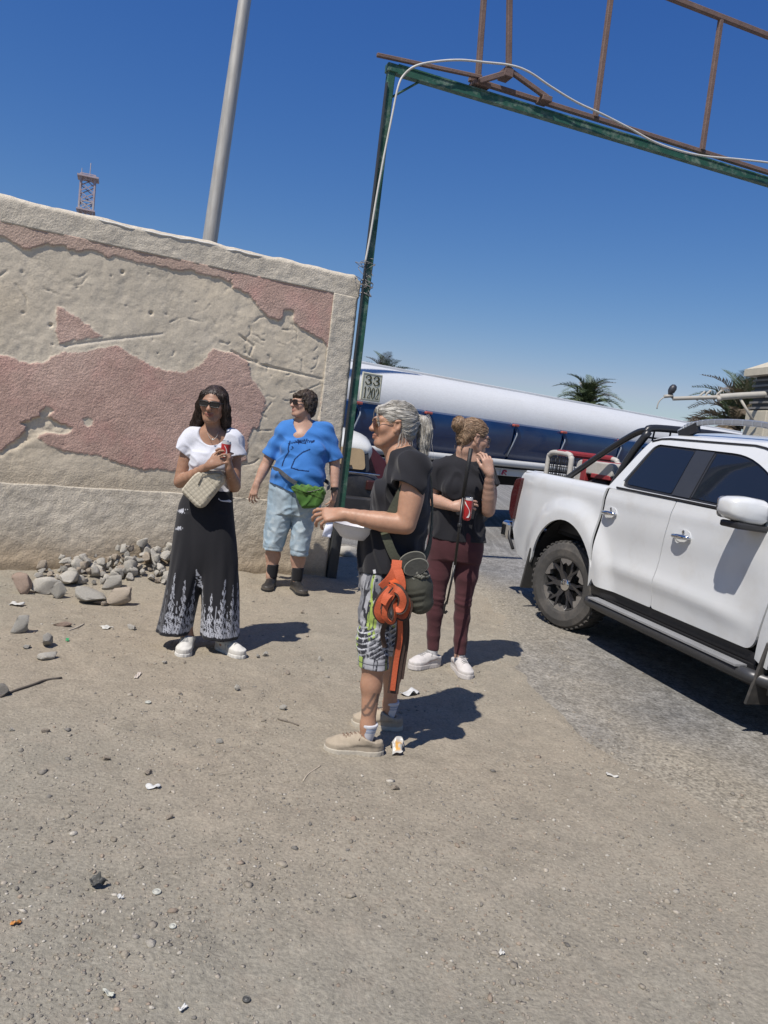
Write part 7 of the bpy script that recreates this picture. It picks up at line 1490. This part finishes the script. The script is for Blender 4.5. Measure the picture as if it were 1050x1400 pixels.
strap('strap', [K(572, 632, -.15), K(556, 660, -.215), K(538, 695, -.215), K(526, 722, -.205), K(531, 742, -.215), K(540, 762, -.215), K(551, 775, -.205), K(558, 782, -.20)], .040, .005, M_olive_s, pch, (K(545, 700)[0]+.02, .05, 0), 6)
strap('strap', [K(572, 632, -.15), K(585, 650, -.05), K(591, 690, .02), K(588, 740, -.05), K(578, 768, -.14), K(572, 775, -.175)], .035, .005, M_olive_s, pch, (K(545, 700)[0], .05, 0), 5)
bm = bmesh.new(); a, b = K(521, 730, -.217), K(530, 727.5, -.217); bar(bm, a, b, .010, .006, (0, -1, 0)); bm_obj('strap_ring', bm, mat('yellowish ring', (.42, .40, .20), .5), pch)
# knotted orange and brown straps
rope = thing('lead_straps', 'knotted bright orange straps with brown edging hanging at the hip', 'straps', tuple(K.base), 0)
M_or = mat('orange webbing', (.44, .085, .03), .75, var=.10, vs_=14, fine=.10, fs=140, bump=.3, bs=140); M_br = mat('brown webbing', (.050, .028, .020), .8, var=.15, fine=.12, bump=.3, bs=140)
def lead(pts, w=.030, tw=(0,), edge=True):
    q = [K(a, b, d) for a, b, d in pts]; cen_ = (K(535, 800)[0], .0, 0); strap('orange_strap', q, w, .006, M_or, rope, cen_, 6, tw)
    if edge: strap('brown_edge', [p+A3((.002, .005, .0)) for p in q], w+.020, .005, M_br, rope, cen_, 6, tw)
lead([(543, 766, -.222), (541, 779, -.240), (534, 792, -.250), (522, 804, -.252)], .046, (.2, -.4), False); lead([(540, 770, -.225), (546, 786, -.248), (549, 800, -.256), (546, 815, -.256)], .040, (-.5, .3, .6), False)
lead([(545, 795, -.238), (533, 806, -.262), (521, 820, -.270), (516, 836, -.268), (522, 848, -.262), (531, 846, -.255)], .030, (.7, .2, -.3, .5, .9))
lead([(546, 800, -.24), (537, 812, -.275), (527, 830, -.282), (527, 845, -.276), (536, 851, -.270), (541, 838, -.268), (539, 820, -.262)], .026, (-.6, -.2, .6, 1.0, .5))
lead([(532, 803, -.255), (544, 807, -.280), (551, 819, -.282), (548, 832, -.276), (541, 834, -.275)], .030, (.4, -.5, .3, 1.0)); lead([(546, 804, -.25), (554, 816, -.258), (557, 829, -.256), (552, 842, -.25), (544, 840, -.248)], .028, (-.4, .3, .8, .2))
lead([(538, 806, -.26), (529, 815, -.285), (524, 826, -.290)], .036, (0, .8), False)
S = Sdf(K(525, 790, -.30)-A3((.02, 0, .10)), K(556, 790, -.16)+A3((.02, 0, .04)), .004); S.ell(K(540, 800, -.245), (.030, .022, .030)); S.ell(K(545, 816, -.245), (.030, .022, .025)); S.ell(K(531, 822, -.240), (.026, .020, .035)); S.disp(lambda x, y, z: wrinkle(91, .006, 14)(x, y, z)); S.mesh('knot', M_cloth_a, rope, flat_col((.50, .085, .025)))
for pts, w, ml in (([(551, 830, -.23), (549, 868, -.20), (543, 905, -.185), (537, 948, -.185)], .052, M_br), ([(553, 832, -.215), (554, 868, -.19), (550, 900, -.18), (546, 928, -.178)], .040, M_br), ([(529, 848, -.22), (523, 865, -.20), (526, 885, -.18)], .022, M_br)):
    strap('hanging_tail', [K(*p) for p in pts], w, .005, ml, rope, (K(535, 800)[0]+.05, .3, 0), 6)
strap('orange_stripe', [K(a, b, d-.006) for a, b, d in ((547, 846, -.225), (547, 872, -.202), (541.5, 905, -.188), (536.5, 944, -.188))], .024, .005, M_or, rope, (K(535, 800)[0]+.05, .3, 0), 6)
bm = bmesh.new(); bar(bm, K(511.5, 779, -.20), K(512.5, 784, -.20), .012, .003, (0, -1, 0)); bm_obj('care_label', bm, mat('white label', (.6, .6, .6), .8), pC_)

# ------------------------------------------------------------------ D: woman in black tee and maroon leggings
K = Pose(5.0, (605, 915)); pD_ = person('woman with hair bun in black tee and maroon leggings beside white pickup', K)
H = Head(K(648.5, 598, 0), (.93, .22, -.16), (.04, 0, 1), .98)
S = Sdf((-.30, -.46, -.02), (.42, .30, 1.74), .0048)
H.build(S, smile=.0, jaw=1.02); nb = K(641.5, 626, .02)
S.chain([H.w((0, -.030, -.045)), H.w((0, -.035, -.10)), nb], [.054, .052, .060], .02); shR, shL = K(603.5, 643, .02), K(661, 646, .03); S.chain([shR, nb+A3((-.03, 0, -.03)), nb+A3((.02, 0, -.03)), shL], [.052, .060, .060, .052], .04); S.ell(K(631, 672, .03), (.13, .10, .15), None, .04); S.ell(K(625, 725, .03), (.15, .11, .15), None, .05)
elR, wrR = K(592, 683, .02), K(619, 692.5, -.18); elL, wrL = K(667.5, 698, -.06), K(669.5, 648, -.165)
limb(S, [shR, K(594, 663, .02), elR], [.054, .050, .041]); limb(S, [elR, elR*.62+wrR*.38, wrR], [.041, .041, .026]); limb(S, [shL, K(669, 672, .0), elL], [.052, .048, .041]); limb(S, [elL, elL*.62+wrL*.38, wrL], [.041, .040, .0255])
hand(S, wrR, (.80, -.42, .18), (.25, .85, -.25), +1, [(.35, .7, .5), (.45, .75, .5), (.5, .8, .55), (.6, .8, .55)], .95, (.5, .3), .05)
hand(S, wrL, (-.28, .05, .92), (-.35, .80, -.1), +1, [(.45, .7, .5), (.5, .75, .5), (.55, .8, .5), (.6, .8, .5)], .95, (.5, .3), .08)
for hip, kn, an in ((K(604, 745, .02), K(596, 818, .0), K(592, 886, .02)), (K(643, 747, .03), K(633, 826, .0), K(628, 894, .0))): S.chain([hip, kn, an, A3((an[0], an[1], .06))], [.070, .034, .028, .029], .03)
S.mesh('body', M_skin, pD_, skin_paint((.40, .245, .18), H, lips=(.40, .20, .17), brow=(.16, .10, .06)))
S = Sdf(H.c-A3((.22, .16, .16)), H.c+A3((.16, .16, .18)), .0046)
E = lambda c, r, k=.02, mode='u': S.ell(H.w(c), A3(r)*H.sc, H.R, k, mode)
E((0, -.020, .040), (.083, .104, .084)); E((0, -.066, -.012), (.074, .055, .072), .03); E((0, .100, -.030), (.090, .060, .090), .012, 'c')
for sx in (-1, 1): E((sx*.086, .030, -.045), (.030, .055, .055), .012, 'c'); E((sx*.082, -.006, -.012), (.016, .022, .034), .008, 'c')
E((0, -.130, .052), (.054, .044, .054), .015); S.disp(lambda x, y, z: .0022*NZ(x, y, z, 20)+.0014*np.sin((z-H.c[2])*170+NZ(x, y, z, 9)*6))
cB = [(.20, .125, .075), (.30, .20, .125), (.14, .085, .05), (.36, .26, .17)]
hair = S.mesh('hair', M_hair_a, pD_, lambda V: np.repeat(A3((.205, .13, .08))[None], len(V), 0)*(1+.38*NZ(V[:, 0], V[:, 1], V[:, 2], 26)[:, None]))
rr_ = np.random.default_rng(15); roots = []
for i in range(110):                           # coils of the bun
    a = rr_.uniform(0, 6.28); t = rr_.uniform(-.9, .9); Rr = .054*math.sqrt(1-t*t*.8); st = []
    for j in range(5): th = a+j*.55; st.append((Rr*math.cos(th)+rr_.normal(0, .002), -.130+t*.040+rr_.normal(0, .003), .052+Rr*math.sin(th)+rr_.normal(0, .002)))
    roots.append(st)
for i in range(24): j_ = rr_.normal(0, .007); sx = rr_.choice([-1, 1]); roots.append([(sx*.05, -.08, -.04), (sx*.055, -.085+j_, -.075), (sx*.05+j_, -.08+j_, -.11)])
tag(H.strands('hair_strand', roots, M_hair_a, hair, cB, .0012, 8, 8, .004), kind='stuff')
H.surface_strands('swept_strand', S, 1800, lambda L: np.where((L[:, 1] < -.100)[:, None], np.cross(L-A3((0, -.13, .052)), A3((.15, 1, .1))), A3((0, -.105, .05))-L), M_hair_a, hair, cB, .0012, 8, .055, seed=7, jit=.14)
H.glasses(pD_, mat('clear lens', (.2, .21, .21), .05, var=0, fine=0, alpha=.15), M_dkframe, .027, .020, .0325, .002, .0016, 2.4, .103)
S = Sdf((-.26, -.30, .80), (.38, .34, 1.56), .0048)
S.loft([sec(K, 625, 622, 657, .065, .02), sec(K, 631, 608, 661, .095, .02), sec(K, 642, 600, 666, .120, .02), sec(K, 665, 598, 663, .140, .02), sec(K, 685, 594, 662, .135, .02), sec(K, 710, 588, 662, .14, .02), sec(K, 748, 582, 664, .145, .02)], .02)
for sx in (-1, 1): S.ell(K(632+sx*14, 668, -.09), (.065, .05, .06), None, .05)
S.chain([shR, nb+A3((-.035, 0, -.035)), nb+A3((.025, 0, -.035)), shL], [.066, .073, .073, .066], .02); eR, eL = K(594, 668, .02), K(669, 668, .000); S.cone(shR+A3((.006, 0, .004)), eR, .068, .074, .035); S.cone(shL+A3((-.006, 0, .004)), eL, .066, .072, .035)
wr6 = wrinkle(101, .0085, 5, 1, 1, .9); S.disp(lambda x, y, z: wr6(x, y, z)+.0042*np.sin(np.arctan2(y-.02, x)*8+z*6)*smooth(1.15, .95, z))
for e, sh in ((eR, shR), (eL, shL)):
    d = unit(e-sh); S.op(lambda x, y, z, e=e, d=d: np.maximum(-((x-e[0])*d[0]+(y-e[1])*d[1]+(z-e[2])*d[2]), np.sqrt((x-e[0])**2+(y-e[1])**2+(z-e[2])**2)-.105), e-.11, e+.11, .003, 'c'); S.cone(e-d*.04, e+d*.02, .055, .060, .004, 'c')
hz_ = K(624, 737.5, 0)[2]; S.clip(lambda x, y, z: hz_+.004*np.sin(x*22)-z); S.ell(K(643, 620, -.01), (.072, .085, .062), None, .006, 'c')
S.mesh('tee_shirt', M_cloth_a, pD_, flat_col((.018, .018, .0215)))
S = Sdf((-.26, -.26, .08), (.36, .32, .98), .0048); anR, anL = K(592, 886, .02), K(628.5, 896, .0)
S.loft([sec(K, 712, 592, 660, .125, .02), sec(K, 735, 584.5, 662, .14, .02), sec(K, 752, 583, 660, .135, .02), sec(K, 764, 584, 657, .12, .02)], .03)
S.chain([K(604, 748, .02), K(599, 785, .01), K(596.5, 816, .0), K(594.5, 838, .012), K(592.5, 868, .02), anR], [.096, .077, .0555, .0545, .0425, .0395], .02); S.chain([K(641, 750, .03), K(637, 788, .01), K(633, 822, .0), K(631.5, 845, .012), K(629.5, 875, .005), anL], [.094, .076, .054, .053, .0425, .0395], .02)
wr7 = wrinkle(111, .0010, 6, .8, .8, 1.6); kz = K(600, 820)[2]; S.disp(lambda x, y, z: wr7(x, y, z)+.0016*np.sin(z*170+x*20)*np.exp(-((z-kz)/.06)**2)); S.clip(lambda x, y, z: anR[2]-.012-z)
S.mesh('leggings', M_cloth_a, pD_, lambda V: np.repeat(A3((.070, .026, .030))[None], len(V), 0)*(1+.10*NZ(V[:, 0], V[:, 1], V[:, 2], 9)[:, None]))
for an, td in ((anR, (-.80, -.60)), (anL, (.32, -.95))):
    S = Sdf(A3((an[0]-.08, an[1]-.08, 0)), A3((an[0]+.08, an[1]+.08, .2)), .005); S.cone(A3((an[0], an[1], .065)), A3((an[0], an[1], .17)), .034, .0375, .01); S.clip(lambda x, y, z: z-.165); S.mesh('sock', M_cloth_a, pD_, flat_col((.47, .46, .46)))
    shoe(pD_, A3((an[0], an[1], 0)), td, .262, .100, .088, (.50, .475, .46), (.47, .44, .42), .046, (.36, .35, .34), h=.0048, chunky=.010, accents=lambda u, v, z, c: np.where(((np.abs(z-.09+.08*u) < .005) & (u > .25) & (u < .7))[:, None], A3((.42, .33, .31)), np.where(((z > .06) & (u < .1))[:, None], A3((.34, .31, .30)), c)))
can('drink_can', 'tall red drink can held beside the black stick', K, tuple(K(641.5, 680, -.245)), tuple(K(637.5, 711, -.235)), .028)
# folded black stick
stk = thing('walking_stick', 'long thin black stick held upright in front of the black tee', 'stick', tuple(K.base), 0)
s0, s1, s2, s3 = K(644, 613, -.275), K(633, 680, -.268), K(622, 772, -.25), K(610.5, 826, -.235)
bm = bmesh.new(); tube(bm, [s0, s0*.6+s1*.4, s1], [.0135, .0130, .0105], 10); bm_obj('grip', bm, mat('black rubber grip', (.012, .012, .013), .6, bump=.2, bs=90), stk, True)
bm = bmesh.new(); tube(bm, [s1, s2], [.0095, .0085], 10); tube(bm, [s2, s3], [.0075, .0065], 10); bm_obj('shaft', bm, M_dkframe, stk, True)
bm = bmesh.new(); c_ = K(628.5, 718, -.262); lathe(bm, [(.012, -.012), (.014, -.008), (.014, .008), (.012, .012)], 14, Matrix.Translation(Vector(c_))); bm_obj('clamp_ring', bm, M_blackp, stk, True)
strap('wrist_loop', [K(611, 822, -.24), K(607.5, 830, -.24), K(608, 838, -.24), K(611.5, 835, -.238)], .014, .004, M_dkframe, stk, (0, .5, 0))

# ------------------------------------------------------------------ litter on the ground
def litter(name, px, py, w, l, label, cat, c, seed, hgt=.012, rough=.6, print_c=None):
    p = at_z(px, py); r = np.random.default_rng(seed); n = 12; uu, vv = np.meshgrid(np.linspace(-1, 1, n), np.linspace(-1, 1, n), indexing='ij'); k_ = 1+.22*NZ(uu*.4+seed, vv*.4, vv*0, 1.2)
    a = r.uniform(0, 3.1); x, y = uu*l/2*k_, vv*w/2*k_; z = hgt*(.6+NZ(uu*.5, vv*.5+seed, uu*0, 1.3)); z = z-z.min(); V = np.stack([x*math.cos(a)-y*math.sin(a), x*math.sin(a)+y*math.cos(a), z], -1).reshape(-1, 3); id_ = np.arange(n*n).reshape(n, n)
    col = np.repeat(A3(c)[None], n*n, 0)
    if print_c is not None: m_ = (np.hypot(uu, vv*1.1)+.3*NZ(uu, vv, uu*0, 1.5) < .75).ravel(); col[m_] = A3(print_c)
    o = np_mesh(name, V, np.stack([id_[:-1, :-1], id_[1:, :-1], id_[1:, 1:], id_[:-1, 1:]], -1).reshape(-1, 4), mat(name, attr=True, rough=rough, var=.06, fine=.08), col); q = o.modifiers.new('thick', 'SOLIDIFY'); q.thickness = .0015
    o.location = (p[0], p[1], floor_at(p[0], p[1])+.003); return tag(o, label, cat)
litter('snack_wrapper', 543, 1028, .055, .12, 'crumpled snack wrapper with orange print beside the tan shoe', 'wrapper', (.42, .41, .38), 1, .03, .35, (.55, .30, .07))
litter('torn_paper', 561, 949, .06, .12, 'torn white paper at the edge of a shadow behind ponytailed woman', 'paper', (.46, .46, .45), 2, .02)
litter('paper_scrap', 209, 1080, .022, .05, 'small white scrap lying alone on the open dirt', 'paper', (.50, .50, .48), 3, .008)
litter('paper_scrap', 22, 828, .05, .10, 'white oval scrap in front of the reddish boulder', 'paper', (.46, .455, .43), 4, .015)
litter('foil_scrap', 145, 860, .06, .075, 'pale round foil lid lying near the rocks', 'lid', (.50, .49, .45), 5, .012, .35)
litter('card_strip', 188, 927, .02, .085, 'thin pale card strip on the dirt below the rocks', 'card', (.50, .44, .38), 6, .006)
litter('plastic_scrap', 92, 877, .018, .05, 'tiny green plastic scrap beside the tilted grey block', 'scrap', (.03, .26, .10), 7, .01)
litter('plastic_scrap', 250, 1378, .012, .022, 'tiny white chip near the bottom edge left of centre', 'scrap', (.52, .52, .50), 8, .005)
litter('plastic_scrap', 836, 1064, .02, .05, 'pale scrap on the dusty road border', 'scrap', (.42, .41, .38), 9, .006)
litter('plastic_scrap', 164, 1231, .010, .018, 'small white chip beside the dark cracked stone', 'scrap', (.52, .52, .50), 10, .006)
litter('plastic_scrap', 686, 1303, .010, .016, 'white chip on the dusty ground at lower right', 'scrap', (.50, .49, .46), 11, .006)
litter('plastic_scrap', 22, 1267, .014, .028, 'orange plastic scrap near the lower left edge', 'scrap', (.46, .20, .05), 12, .006)
litter('card_strip', 148, 1361, .012, .034, 'flat pale sliver near the bottom left', 'card', (.42, .42, .36), 13, .004)
litter('dark_rag', 132, 1213, .035, .05, 'dark cracked lump on the open dirt at lower left', 'lump', (.06, .06, .055), 14, .02)
for px, py, rd, lab in ((214, 1222, .014, 'round pale bottle cap pressed into the dirt'), (202, 965, .016, 'small ring shaped cap below the trampled rocks'), (236, 1268, .011, 'tiny pale disc between cap and lower left scraps'), (337, 1366, .011, 'dark round cap near the bottom centre')):
    p = at_z(px, py); o = thing('bottle_cap', lab, 'bottle cap', (p[0], p[1], floor_at(p[0], p[1])+.002)); bm = bmesh.new(); lathe(bm, [(rd, 0), (rd, .004), (rd*.86, .006), (rd*.8, .004), (rd*.5, .004), (rd*.45, .006), (.0005, .006)], 24); bm_obj('cap', bm, mat('cap', (.40, .40, .35) if 'dark' not in lab else (.07, .07, .065), .5, var=.1), o, True)
for name, pts, r, c, lab in (('stick', ((0, 955), (18, 948), (45, 940), (62, 934), (84, 930)), .0065, (.10, .085, .07), 'thin dark stick lying on the dirt at the left edge'), ('straw', ((94, 864), (102, 861), (115, 855)), .004, (.46, .41, .34), 'short pale straw pointing at the tilted grey block'), ('twig', ((414, 1071), (420, 1063), (430, 1056), (438, 1051)), .003, (.42, .36, .28), 'thin bent twig in front of the tan shoe'), ('twig', ((380, 985), (395, 990), (408, 995)), .004, (.12, .10, .08), 'thin dark twig left of the ponytailed woman')):
    P = [at_z(*p) for p in pts]; bm = bmesh.new(); tube(bm, spline([(p[0], p[1], floor_at(p[0], p[1])+r*.8) for p in P], 4), r, 7); tag(bm_obj(name, bm, mat(name+' wood', c, .85, var=.2, bump=.4), None, True), lab, name)
